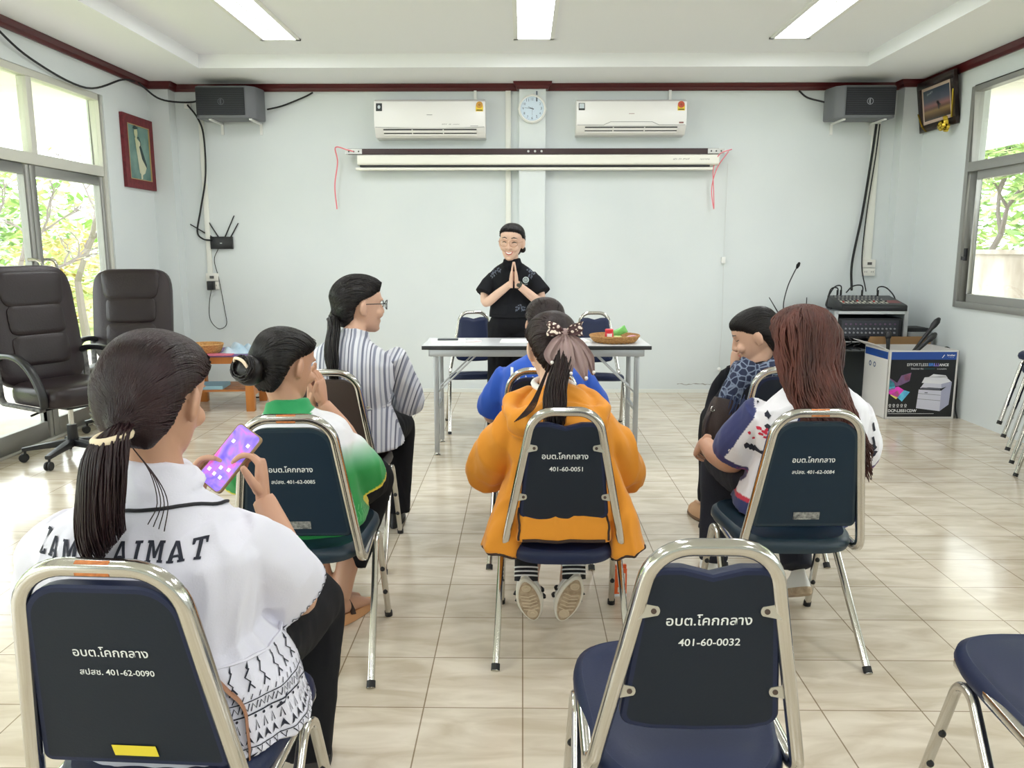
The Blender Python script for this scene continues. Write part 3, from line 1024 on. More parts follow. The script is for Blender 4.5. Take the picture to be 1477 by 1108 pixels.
def snack_jar(x, y, z):
    t = thing('snack_jar', 'red-lidded round jar with white label in the wicker tray', 'jar', (x, y, z))
    R_ = mat('red_plastic', (206, 36, 52), .35)
    b = MB(); b.lathe([(.026, 0), (.029, .004), (.029, .052), (.026, .056)], n=20); obj('body', b, R_, t)
    l = MB(); l.lathe([(.027, .0565), (.028, .060), (.028, .072), (.025, .075), (0, .0755)], n=20); obj('lid', l, mat('red_lid', (222, 58, 70), .35), t)
    lb = MB()
    for k in range(6):
        a0, a1 = -PI / 2 - .6 + .2 * k, -PI / 2 - .6 + .2 * (k + 1)
        lb.add([(.0296 * math.cos(a), .0296 * math.sin(a), zz) for a, zz in ((a0, .012), (a1, .012), (a1, .046), (a0, .046))], [(0, 1, 2, 3)])
    obj('label_sticker', lb, mat('white_label', (240, 226, 228), .6), t)
snack_jar(.585, 5.37, H + .016)
def packet(label, c, s, m, rot, seed):
    rg = random.Random(seed); mb = MB()
    n, k = 10, 8
    for sd in (1, -1):
        vs = []
        for i in range(n + 1):
            for j in range(k + 1):
                u, v = i / n * 2 - 1, j / k * 2 - 1
                bul = (1 - abs(u) ** 4) * (1 - abs(v) ** 3)
                vs.append((u * s[0] / 2, v * s[1] / 2 * (1 - .12 * (1 - abs(u))), sd * bul * s[2] / 2 * rg.uniform(.75, 1.1)))
        mb.add(vs, [(i * (k + 1) + j, (i + 1) * (k + 1) + j, (i + 1) * (k + 1) + j + 1, i * (k + 1) + j + 1) for i in range(n) for j in range(k)])
    o = obj('snack_packet', mb, m, angle=30, loc=c); o.rotation_euler = rot
    return tag(o, label, 'snack packet', 'snack packets in the wicker tray')
packet('green snack packet standing tilted in the wicker tray', (.665, 5.45, H + .065), (.10, .055, .028), mat('green_foil', (116, 186, 96), .3), (1.2, -.45, .1), 1)
packet('pale green crinkled snack packet lying behind the red jar', (.65, 5.375, H + .034), (.07, .045, .02), mat('pale_green_foil', (190, 206, 130), .3), (.3, .1, .5), 2)
packet('pink and purple snack packet at the rim of the wicker tray', (.735, 5.385, H + .036), (.07, .04, .02), mat('purple_pink_foil', (196, 96, 140), .3, var=(40, (232, 200, 214))), (.2, -.15, -.2), 3)

# ------------------------------------------------------------------ office chairs
LEATH = mat('dark_brown_leather', (36, 26, 28), .36, spec=.4, bump=(90, .12))
LEATH2 = mat('dark_brown_leather_sides', (42, 32, 35), .36, spec=.4, bump=(90, .12))
def cushion(mb, M4, w, h, d, e=5.0, crown_=.3, n=40, taper=0.0):
    rings = []
    for ins, zz in ((.035, -d * .5), (.008, -d * .42), (0, -d * .15), (0, d * .15), (.008, d * .36), (.03, d * .48), (.08, d * (.5 + crown_ * .2)), (.16, d * (.5 + crown_ * .3))):
        r = []
        for k in range(n):
            a = 2 * PI * k / n; ca, sa = math.cos(a), math.sin(a)
            x = math.copysign(abs(ca) ** (2 / e), ca); y = math.copysign(abs(sa) ** (2 / e), sa)
            ww = w / 2 * (1 + taper * y)
            r.append(M4 @ V((x * max(.01, ww - ins), y * max(.01, h / 2 - ins), zz)))
        rings.append(r)
    return mb.stack(rings)
def office_chair(x, y, rz, label, seat_z=.46, back=.78):
    t = thing('office_chair', label, 'office chair', (x, y, 0), rz)
    st = MB()
    cushion(st, Matrix.Translation((0, .02, seat_z)), .55, .54, .13, 4.5)
    obj('seat', st, LEATH, t)
    # backrest built from the side bolsters and three padded panels
    lean = Matrix.Translation((0, -.24, seat_z + .02)) @ Matrix.Rotation(.17, 4, 'X')
    def BM(px, pz, pw, ph, pd, mb, taper=0.0, dy=0.0):
        M4 = lean @ Matrix.Translation((px, dy, pz)) @ Matrix.Rotation(PI / 2, 4, 'X') @ Matrix.Rotation(PI, 4, 'Y')
        cushion(mb, M4, pw, ph, pd, 5.5, .3, 36, taper)
    b = MB(); BM(0, .40, .60, back + .02, .10, b, .0, -.02)
    B = obj('backrest', b, LEATH2, t)
    for pz, ph, pw in ((.635, .235, .42), (.435, .20, .37), (.235, .20, .37)):
        p = MB(); BM(0, pz, pw, ph, .028, p, .08 if pz > .6 else 0, .042)
        obj('back_panel', p, LEATH, B)
    for s in (-1, 1):
        a = MB()
        P = smooth_path([(.27 * s, -.27, seat_z + .22), (.295 * s, -.20, seat_z + .245), (.30 * s, -.02, seat_z + .245), (.30 * s, .12, seat_z + .17), (.29 * s, .20, seat_z + .03), (.27 * s, .18, seat_z - .05)], 6)
        a.loft(P, [(.026, .020)] * len(P), side=(1, 0, 0), n=12, e=2.6)
        A = obj('arm', a, BLACKPL, t)
        fr = MB(); Q = fillet([(.298 * s, -.26, seat_z + .22), (.295 * s, -.24, seat_z - .06), (.28 * s, .17, seat_z - .07)], .05)
        fr.loft(Q, [(.02, .012)] * len(Q), side=(1, 0, 0), n=10, e=4)
        obj('arm_post', fr, mat('scuffed_black_plastic', (40, 38, 40), .5, var=(30, (120, 118, 116))), A)
    m = MB(); m.box((0, .0, seat_z - .085), (.20, .26, .035)); m.tube([(.02, .02, seat_z - .09), (.20, .03, seat_z - .10), (.27, .02, seat_z - .12)], .007, 6)
    obj('tilt_mechanism', m, BLACKPL, t, smooth=False)
    g = MB(); g.cyl((0, 0, .20), (0, 0, seat_z - .09), .016, 14); obj('gas_column', g, CHROME, t)
    g = MB(); g.lathe([(.03, .09), (.034, .10), (.030, .235), (.0, .237)], n=16); obj('column_cover', g, BLACKPL, t)
    for k in range(5):
        an = 2 * PI * k / 5 + .5
        d = V((math.cos(an), math.sin(an), 0)); q = V((-d.y, d.x, 0))
        l = MB(); l.loft([d * .03 + V((0, 0, .115)), d * .18 + V((0, 0, .10)), d * .30 + V((0, 0, .085))], [(.028, .026), (.024, .018), (.019, .013)], side=q, n=8, e=5)
        L = obj('base_arm', l, BLACKPL, t, angle=30)
        c = MB()
        for s in (-1, 1): c.lathe([(.012, -.009), (.026, -.008), (.029, 0), (.026, .008), (.012, .009)], d * .295 + V((0, 0, .0295)) + q * .012 * s, 16, axis=q)
        c.cyl(d * .29 + V((0, 0, .03)), d * .285 + V((0, 0, .085)), .008, 8)
        obj('caster', c, BLACKRUB, L)
office_chair(-2.97, 5.10, PI + 1.08, 'dark brown leather office chair nearest the camera by the glass doors')
office_chair(-3.06, 6.02, PI + .16, 'dark brown leather office chair farther back, beside the wooden side table', .44, .72)

# ------------------------------------------------------------------ wooden side table
def side_table():
    t = thing('wooden_side_table', 'varnished wooden side table with purple top by the left corner', 'table', (-2.62, 6.92, 0), .10)
    WD = mat('orange_varnished_wood', (196, 124, 56), .4, var=(9, (168, 96, 38)), stretch=(1, 1, .15))
    W, D, Hh = .60, .56, .49
    p = MB(); p.bb(-W / 2, W / 2, -D / 2, D / 2, Hh - .018, Hh); obj('table_top', p, mat('purple_painted_board', (104, 74, 140), .45, var=(6, (134, 110, 160))), t, smooth=False, bevel=.003)
    a = MB()
    for y in (-D / 2 + .015, D / 2 - .015): a.bb(-W / 2 + .0, W / 2, y - .012, y + .012, Hh - .075, Hh - .0185)
    for x in (-W / 2 + .015, W / 2 - .015): a.bb(x - .012, x + .012, -D / 2, D / 2, Hh - .075, Hh - .0185)
    obj('apron', a, WD, t, smooth=False)
    for sx in (-1, 1):
        for sy in (-1, 1):
            l = MB(); l.box((sx * (W / 2 - .035), sy * (D / 2 - .035), (Hh - .02) / 2), (.07, .07, Hh - .02)); obj('leg', l, WD, t, smooth=False, bevel=.004)
        s = MB(); s.box((sx * (W / 2 - .035), 0, .15), (.03, D - .1, .06)); obj('stretcher', s, WD, t, smooth=False)
    s = MB()
    for k in range(5): s.box((0, -D / 2 + .09 + k * .095, .175), (W - .06, .08, .015))
    obj('slatted_shelf', s, WD, t, smooth=False)
side_table()
wicker('wicker_basket', 'shallow bamboo basket on the purple topped side table', (-2.74, 6.80, .4905), .15, .075, mat('pale_bamboo', (214, 168, 104), .6, var=(70, (184, 132, 74)), bump=(120, .5)))
slab('pink_folder', 'pink paper folder in front of the bamboo basket', 'folder', (-2.58, 6.66, .4905), (.26, .14, .006), mat('pink_card', (208, 108, 130), .7), .15)
def cloth_heap(name, label, cat, c, s, m, seed):
    rg = random.Random(seed); mb = MB(); n, k = 26, 26
    ph = [(rg.uniform(4, 10), rg.uniform(4, 10), rg.uniform(0, 6)) for _ in range(5)]
    vs = []
    for i in range(n + 1):
        for j in range(k + 1):
            u, v = i / n * 2 - 1, j / k * 2 - 1
            r = 1 - min(1, (abs(u) ** 2.4 + abs(v) ** 2.4))
            z = s[2] * max(0, r) ** .6 * (.74 + .26 * sum(math.sin(a * u + b * v + p) for a, b, p in ph) / 3)
            vs.append((u * s[0] / 2, v * s[1] / 2, max(.003, z)))
    mb.add(vs, [(i * (k + 1) + j, (i + 1) * (k + 1) + j, (i + 1) * (k + 1) + j + 1, i * (k + 1) + j + 1) for i in range(n) for j in range(k)])
    b0 = len(mb.v) - len(vs)
    mb.add([(x, y, 0.001) for x, y, z in vs], [(i * (k + 1) + j, i * (k + 1) + j + 1, (i + 1) * (k + 1) + j + 1, (i + 1) * (k + 1) + j) for i in range(n) for j in range(k)])
    o = obj(name, mb, m, angle=50, loc=c)
    return tag(o, label, cat)
cloth_heap('blue_cloth', 'crumpled light blue cloth on the side table corner', 'cloth', (-2.47, 6.86, .491), (.24, .30, .085), mat('light_blue_plastic_cloth', (158, 192, 214), .45, var=(9, (214, 226, 236))), 4)
slab('blue_book', 'light blue book lying on the shelf under the side table', 'book', (-2.70, 6.84, .183), (.22, .26, .03), mat('light_blue_cover', (160, 204, 220), .6), .1)
def cable(name, label, pts, r=.0035, m=None, n=8, cat='cable', group=None):
    mb = MB(); mb.tube(smooth_path(pts, n), r, 6)
    o = obj(name, mb, m or BLACKRUB); return tag(o, label, cat, group)
cable('coiled_cable', 'black coil of cable leaning on the wall under the side table', [(-2.46 + .10 * math.cos(a), 7.3 + .05 * math.sin(a) , .135 + .12 * math.sin(a)) for a in [k * .35 for k in range(19)]] , .007)
# ------------------------------------------------------------------ things on the back wall
YW = YB - .001
def air_conditioner(x, z0, z1, label, curve):
    t = thing('air_conditioner', label, 'air conditioner', (x, YW, z0))
    W, Hh, D = 1.0 if curve else .985, z1 - z0, .21
    BODY = mat('air_conditioner_white', (240, 238, 236), .32)
    # side profile: bowed front, louvre mouth at the bottom
    pr = [(0, 0.0), (0, Hh), (-D * .72, Hh), (-D * .94, Hh * .93), (-D, Hh * .55), (-D * .96, Hh * .26), (-D * .62, Hh * .015)]
    b = MB()
    for xx0, xx1 in ((-W / 2, W / 2),):
        b.prism(pr, Matrix(((0, 0, 1, xx0), (1, 0, 0, 0), (0, 1, 0, 0), (0, 0, 0, 1))), xx1 - xx0)
    obj('body', b, BODY, t, angle=25, bevel=.006)
    mo = MB(); y0, z_0, y1, z_1 = -D * .955, Hh * .235, -D * .66, Hh * .04
    dk = mat('louvre_shadow_grey', (74, 74, 74), .6)
    nrm = V((0, -(z_0 - z_1), (y0 - y1))).normalized(); nrm = V((0, -abs(nrm.y), -abs(nrm.z)))
    def onface(xx, q, d): return V((xx, y0 + (y1 - y0) * q, z_0 + (z_1 - z_0) * q)) + nrm * d
    xa, xb = -W * .42, W * .42
    mo.add([onface(xa, .05, .002), onface(xb, .05, .002), onface(xb, .72, .002), onface(xa, .72, .002)], [(0, 1, 2, 3)])
    obj('air_outlet', mo, dk, t, smooth=False)
    fl = MB()
    for q0, q1, d in ((.20, .44, .006), (.62, .80, .006)):
        fl.add([onface(xa, q0, d), onface(xb, q0, d), onface(xb, q1, d + .003), onface(xa, q1, d + .003)] + [onface(xa, q0, d - .003), onface(xb, q0, d - .003), onface(xb, q1, d), onface(xa, q1, d)], [(0, 1, 2, 3), (4, 7, 6, 5), (0, 4, 5, 1), (3, 2, 6, 7)])
    for xx in (-.16, .12): fl.add([onface(xx - .005, .05, .007), onface(xx + .005, .05, .007), onface(xx + .005, .75, .007), onface(xx - .005, .75, .007)], [(0, 1, 2, 3)])
    obj('louvre', fl, BODY, t, smooth=False)
    def front(xx, q, d=.002):     # q 0..1 over the bowed front
        zz = Hh * (.27 + .66 * q)
        ya = -D * .96 + (zz - Hh * .26) / (Hh * .29) * (-D * .04) if zz < Hh * .55 else -D + (zz - Hh * .55) / (Hh * .38) * (D * .06)
        return V((xx, ya - d, zz))
    sm = MB()
    pts = [(-W / 2 + .01, .0)] + [(-W / 2 + W * k / 16, .0 + (-.03 * math.sin(PI * k / 16) if curve else (.13 if 5 <= k <= 11 else 0.0))) for k in range(1, 16)] + [(W / 2 - .01, .0)]
    put(sm, stroke2([(a, q * Hh) for a, q in pts], .006), lambda xx, yy: front(xx, max(-.02, yy / Hh), .0025))
    obj('panel_seam', sm, mat('seam_grey', (150, 150, 150), .5), t, smooth=False)
    s = MB()
    def st(x0, x1, q0, q1): s.add([front(x0, q0), front(x1, q0), front(x1, q1), front(x0, q1)], [(0, 1, 2, 3)])
    st(-W / 2 + .02, -W / 2 + .075, .62, .93)
    k = obj('energy_sticker', s, mat('dark_sticker', (52, 54, 58), .5), t, smooth=False)
    w_ = MB(); put(w_, disc2(0, .02, .013, 8, .018) if curve else rect2(-.022, .022, .0, .045), lambda xx, yy: front(-W / 2 + .0475 + xx, .70 + yy / Hh * 1.4, .003)); obj('sticker_print', w_, mat('sticker_print_pale', (206, 214, 220), .5), k, smooth=False)
    s = MB(); st(W / 2 - .085, W / 2 - .02, .60, .83)
    k = obj('rating_sticker', s, mat('yellow_sticker', (238, 206, 58), .5), t, smooth=False)
    r = MB(); put(r, ([(q[0], q[1]) for q in disc2(0, 0, .030, 18)[0]], disc2(0, 0, .03, 18)[1]), lambda xx, yy: front(W / 2 - .0525 + xx, .86 + yy / Hh * 1.5, .003)); obj('rating_dial', r, mat('dial_orange', (206, 150, 60), .5) if curve else mat('dial_red', (196, 84, 60), .5), k, smooth=False)
    r = MB(); put(r, ring2(0, .006, .007, .003, 12), lambda xx, yy: front(W / 2 - .0525 + xx, .83 + yy / Hh * 1.5, .0045)); put(r, rect2(-.026, .026, 0, .008), lambda xx, yy: front(W / 2 - .0525 + xx, .63 + yy / Hh * 1.5, .0035)); obj('rating_print', r, mat('print_dark', (70, 52, 30), .5), k, smooth=False)
    l = MB(); put(l, rect2(-.025, .025, 0, .006), lambda xx, yy: front(xx, .46 + yy / Hh, .003))
    if curve:
        put(l, worn_print(.16, .016, (4, 2, 5)), lambda xx, yy: front(.19 + xx, .08 + yy / Hh, .003)); put(l, rect2(-.035, .035, 0, .005), lambda xx, yy: front(.40 + xx, .03 + yy / Hh, .003))
    else:
        put(l, rect2(-.02, .02, 0, .02), lambda xx, yy: front(.445 + xx, .06 + yy / Hh, .003))
    obj('lettering', l, mat('grey_print', (120, 116, 116), .5) if curve else mat('red_grey_print', (150, 100, 96), .5), t, smooth=False)
    p = MB(); px = .40 if curve else .37
    p.bb(px - .012, px + .012, -.03, .0, Hh, ZS - .06 - z0); obj('pipe_cover', p, WHITEPL, t, smooth=False)
air_conditioner(-.837, 2.365, 2.70, 'white wall air conditioner over the left half of the projector screen', True)
air_conditioner(.97, 2.388, 2.695, 'white wall air conditioner with a peaked seam, nearest the wall clock on its right', False)
def clock():
    t = thing('wall_clock', 'round white wall clock on the middle pilaster', 'clock', (.083, YB - .1005, 2.625))
    b = MB(); b.lathe([(.118, 0), (.125, .008), (.125, .024), (.114, .034), (.106, .030), (.105, .001)], n=40, axis=(0, -1, 0)); obj('rim', b, WHITEPL, t)
    f = MB(); f.lathe([(.106, .0), (.106, .022), (0, .0221)], n=40, axis=(0, -1, 0)); obj('dial', f, mat('pale_blue_dial', (198, 214, 228), .35), t)
    fn = lambda x, y: V((x, -.0232, y))
    n = MB()
    for h in range(1, 13):
        a = PI / 2 - h * PI / 6
        put(n, move2(text_fit(str(h), .022 if h > 9 else .013), .082 * math.cos(a), .082 * math.sin(a) - .009), fn)
    for m in range(60):
        a = m * PI / 30; put(n, stroke2([(.098 * math.cos(a), .098 * math.sin(a)), (.102 * math.cos(a), .102 * math.sin(a))], .0018), fn)
    obj('numerals', n, mat('numeral_grey', (84, 96, 110), .5), t, smooth=False)
    for nm, a, L, w in (('hour_hand', PI / 2 - (9.77 / 12) * 2 * PI, .055, .006), ('minute_hand', PI / 2 - (46 / 60) * 2 * PI, .084, .004), ('second_hand', PI / 2 - .5 * 2 * PI, .075, .0018)):
        h = MB(); d = V((math.cos(a), 0, math.sin(a))); q = V((-d.z, 0, d.x)) * w / 2; o = V((0, -.026, 0)) - d * .015
        h.add([o + q, o - q, o + d * L - q * .5, o + d * L + q * .5], [(0, 1, 2, 3)]); obj(nm, h, mat('clock_hand_dark', (40, 44, 52), .4), t, smooth=False)
    g = MB()
    for a in (0, 1.0472 * 1.5, PI, PI * 1.5): g.ball((.122 * math.cos(a), -.014, .122 * math.sin(a)), (.010, .012, .010), n=10, m=6)
    obj('rim_stud', g, WHITEPL, t)
clock()
def screen():
    t = thing('projector_screen', 'long rolled-up projector screen case under the two air conditioners', 'projector screen', (.11, YW, 2.15))
    DK = mat('dark_rosewood_rail', (52, 30, 30), .4)
    x0, x1 = -1.62, 1.62
    r = MB(); r.bb(x0 - .085, x1 + .045, -.145, -.10, .075, .125); obj('mounting_rail', r, DK, t, smooth=False)
    br = MB()
    for xx in (x0 + .05, 0.0, x1 - .05): br.bb(xx - .02, xx + .02, -.10, .0, .085, .115)
    obj('wall_bracket', br, DK, t, smooth=False)
    for xx in (x0 - .03, x1 + .02):
        b = MB(); b.bb(xx - .075, xx + .075, -.151, -.098, .078, .122); B = obj('end_bracket', b, mat('zinc_bracket', (190, 190, 186), .35, .6), t, smooth=False)
        h = MB()
        for k in (-.045, 0, .045): h.lathe([(.008, 0), (0, .001)], (xx + k, -.1515, .10), 10, axis=(0, -1, 0))
        obj('bolt', h, mat('bolt_dark', (60, 58, 56), .5), B)
    h = MB()
    for k in (-.06, 0, .06): h.lathe([(.011, 0), (.009, .004), (0, .005)], (-.0 + k, -.1455, .10), 10, axis=(0, -1, 0))
    obj('bolt', h, mat('zinc_bracket', (190, 190, 186), .35, .6), t)
    c = MB(); sec = fillet([(-.05, -.02, 0), (-.15, -.02, 0), (-.15, .074, 0), (-.05, .074, 0), (-.05, -.02, 0)], .02)
    c.prism([(p.x, p.y) for p in sec[:-1]], Matrix(((0, 0, 1, x0), (1, 0, 0, 0), (0, 1, 0, 0), (0, 0, 0, 1))), x1 - x0 + .05)
    C_ = obj('case', c, mat('cream_case', (238, 236, 226), .4), t, angle=30)
    m = MB(); put(m, worn_print(.15, .018, (3, 2, 5), 4), lambda x, y: V((x1 - .29 + x, -.1505, .02 + y))); put(m, worn_print(.09, .016, (7,), 6), lambda x, y: V((x1 - .08 + x, -.1505, .02 + y))); obj('lettering', m, mat('grey_print', (120, 116, 116), .5), C_, smooth=False)
    s = MB(); s.bb(x0 + .02, x1 - .03, -.138, -.06, -.035, -.0195); obj('slot', s, BLACKPL, t, smooth=False)
    b = MB(); b.loft([(x0 - .02, -.10, -.05), (x1 + .0, -.10, -.05)], [(.03, .014)] * 2, side=(0, 1, 0), n=12, e=4); obj('bottom_bar', b, mat('cream_case', (238, 236, 226), .4), t, angle=30)
screen()
PINK = mat('pink_string', (232, 128, 138), .7)
cable('pink_string', 'pink string hanging from the left end of the projector screen', [(-1.49, 7.50, 2.235), (-1.60, 7.485, 2.265), (-1.705, 7.49, 2.285), (-1.70, 7.53, 2.16), (-1.735, 7.54, 1.95), (-1.725, 7.55, 1.74)], .006, PINK, cat='string')
cable('pink_string', 'looped pink string hanging from the right end of the projector screen', [(1.89, 7.49, 2.265), (1.78, 7.485, 2.22), (1.74, 7.53, 2.10), (1.755, 7.55, 1.90), (1.765, 7.555, 1.74), (1.735, 7.545, 1.92), (1.77, 7.52, 2.1), (1.86, 7.485, 2.245)], .005, PINK, cat='string')
def pull_cord():
    t = thing('pull_cord', 'thin white pull cord ending in a small ball on the bare wall', 'cord', (1.89, YW - .02, 1.25))
    b = MB(); b.box((0, .005, .02), (.035, .03, .06)); obj('cord_clip', b, WHITEPL, t, smooth=False, bevel=.003)
    c = MB(); c.tube(smooth_path([(0.0, -.005, .9), (0.0, -.008, .02), (.012, -.008, -.5), (.0, -.008, -1.0)], 8), .0022, 5); obj('cord', c, mat('cord_grey_white', (206, 208, 206), .7), t)
    k = MB(); k.ball((0, -.008, -1.015), .018); obj('pull_ball', k, WHITEPL, t)
pull_cord()
def speaker(x, z, rz, label, mirror):
    t = thing('wall_speaker', label, 'speaker', (x, YB - .20, z), rz)
    G = mat('grey_speaker_case', (104, 106, 110), .5)
    W, Hh, D = .56, .275, .25
    # rounded on one end, slightly taller at the front
    o = [(-W / 2, .12), (-W / 2, -.10), (-W / 2 + .03, -.13), (W / 2 - .10, -.13), (W / 2 - .03, -.08), (W / 2, .06), (W / 2 - .01, .12)]
    if mirror: o = [(-a, b) for a, b in o[::-1]]
    b = MB(); b.prism(o, Matrix.Translation((0, 0, -Hh / 2)), Hh); obj('case', b, G, t, angle=25, bevel=.012)
    s = -1 if mirror else 1
    g = MB(); g.bb(-W / 2 * 1 + .018 if s > 0 else -W / 2 + .115, W / 2 - .115 if s > 0 else W / 2 - .018, -.139, -.12, -Hh / 2 + .025, Hh / 2 - .018)
    gr = obj('grille', g, mat('black_speaker_mesh', (24, 25, 30), .6), t, smooth=False)
    r = MB()
    xa, xb = (-W / 2 + .02, W / 2 - .117) if s > 0 else (-W / 2 + .117, W / 2 - .02)
    for k in range(15):
        z_ = -Hh / 2 + .035 + k * (Hh - .06) / 14
        r.bb(xa, xb, -.1415, -.138, z_ - .003, z_ + .003)
    obj('grille_bar', r, mat('grille_bar_grey', (44, 46, 54), .5), gr, smooth=False)
    l = MB(); fn = lambda xx, yy: V((xx - .04 * s, -.1425, yy))
    put(l, ring2(0, 0, .026, .004), fn); put(l, rect2(-.003, .003, -.022, .022), fn); put(l, rect2(-.010, -.006, -.016, .016), fn)
    obj('badge', l, mat('badge_silver', (170, 172, 178), .4) if mirror else mat('badge_dark', (96, 98, 104), .4), gr, smooth=False)
    for xx in (-.16, .20):
        br = MB(); br.bb(xx - .012, xx + .012, -.10, .199, -Hh / 2 - .014, -Hh / 2 - .001); br.bb(xx - .012, xx + .012, .188, .199, -Hh / 2 - .10, -Hh / 2 - .001)
        obj('wall_bracket', br, WHITEPL, t, smooth=False)
    return t
speaker(-2.62, 2.655, 0.0, 'grey wall speaker with dark mesh, at the left end of the back wall', False)
speaker(2.985, 2.645, 0.0, 'grey wall speaker with a round badge, at the right end of the back wall', True)
cable('speaker_cable', 'black cable sagging along the left wall below the moulding', [(XL + .06, 5.2, 2.80), (XL + .03, 5.7, 2.66), (XL + .03, 6.4, 2.60), (XL + .05, 6.95, 2.77), (XL + .06, 7.15, 2.795)], .008)
cable('speaker_cable', 'black cable looping across the corner pilaster to the left speaker', [(XL + .07, 7.2, 2.795), (XL + .15, 7.44, 2.70), (-3.02, 7.58, 2.70), (-2.90, 7.56, 2.76), (-2.84, 7.53, 2.76)], .008)
cable('router_cable', 'black cable running down the trunking to the router', [(-3.08, 7.60, 2.68), (-2.99, 7.595, 2.56), (-2.945, 7.595, 2.40), (-2.95, 7.595, 2.05), (-3.02, 7.61, 1.75), (-3.07, 7.62, 1.54), (-3.02, 7.61, 1.47), (-2.93, 7.6, 1.455)], .008)
cable('speaker_cable', 'black cable leading right from the left speaker to the moulding', [(-2.335, 7.56, 2.63), (-2.2, 7.60, 2.67), (-2.0, 7.6, 2.745), (-1.92, 7.6, 2.785)], .008)
cable('speaker_cable', 'black cable dropping from the moulding to the right speaker', [(2.50, 7.6, 2.79), (2.58, 7.6, 2.73), (2.70, 7.53, 2.68), (2.735, 7.5, 2.66)], .008)
cable('amplifier_cable', 'thick black cable hanging from the right speaker behind the mixer', [(3.20, 7.55, 2.49), (3.19, 7.58, 2.2), (3.15, 7.6, 1.7), (3.08, 7.58, 1.25), (3.04, 7.45, 1.0)], .012)
cable('amplifier_cable', 'thin dark cable hanging beside the thick black one', [(3.23, 7.55, 2.49), (3.225, 7.58, 2.2), (3.19, 7.6, 1.7), (3.17, 7.58, 1.25), (3.16, 7.42, .99)], .006)
def router():
    t = thing('wifi_router', 'black router with four antennas on the back wall', 'router', (-2.845, YW, 1.375))
    b = MB(); b.bb(-.105, .105, -.035, 0, 0, .115); obj('case', b, BLACKPL, t, bevel=.004)
    l = MB(); put(l, rect2(-.012, .008, .05, .058), lambda x, y: V((x, -.0355, y))); obj('status_light', l, mat('router_mark', (200, 204, 206), .5), t, smooth=False)
    for x, dx, h in ((-.09, -.20, .09), (-.03, -.12, .17), (.03, .10, .17), (.085, .08, .10)):
        a = MB(); a.cyl((x, -.012, .11), (x + dx, -.016, .11 + h + .03), .0065, 8, r1=.005); obj('antenna', a, BLACKPL, t)
router()
def socket(x, z, label, w=.115, rows=2):
    t = thing('wall_socket', label, 'socket', (x, YW, z))
    for r in range(rows):
        p = MB(); p.bb(-w / 2, w / 2, -.032, -.022 if False else 0, r * .078, r * .078 + .074); P = obj('face_plate', p, mat('socket_plate', (228, 226, 218), .4), t, bevel=.004)
        h = MB()
        for xx in ((-.03, .03) if r == 0 else (0,)):
            for dx in (-.008, .008): h.bb(xx + dx - .002, xx + dx + .002, -.0326, -.0315, r * .078 + .03, r * .078 + .046)
            if r: h.bb(-.02, .02, -.036, -.0315, r * .078 + .025, r * .078 + .05)
        obj('outlet_hole', h, mat('socket_dark', (84, 82, 80), .5), P, smooth=False)
socket(-2.955, .995, 'double wall socket plate under the router')
socket(3.255, 1.125, 'double wall socket plate at the foot of the trunking in the right corner')
def adapter():
    t = thing('power_adapter', 'black power adapter plugged in under the router', 'adapter', (-2.955, YW - .034, .99))
    b = MB(); b.bb(-.032, .032, -.055, 0, .0, .085); obj('case', b, BLACKPL, t, bevel=.005)
    c = MB(); c.tube(smooth_path([(0, -.03, .002), (-.03, -.02, -.12), (-.04, -.0, -.28), (.03, .01, -.37), (.11, .01, -.33), (.10, .01, -.18), (.06, .02, .10), (.03, .012, .28), (.07, .02, .385)], 8), .0035, 5); obj('cord', c, BLACKRUB, t)
adapter()
def conduit_box(x, z):
    mb = MB(); mb.bb(-.03, .03, -.02, 0, -.03, .03); o = obj('junction_box', mb, WHITEPL, bevel=.004, loc=(x, YW, z)); tag(o, 'small white junction box at the top of the left trunking', 'junction box')
conduit_box(-3.09, 2.68)

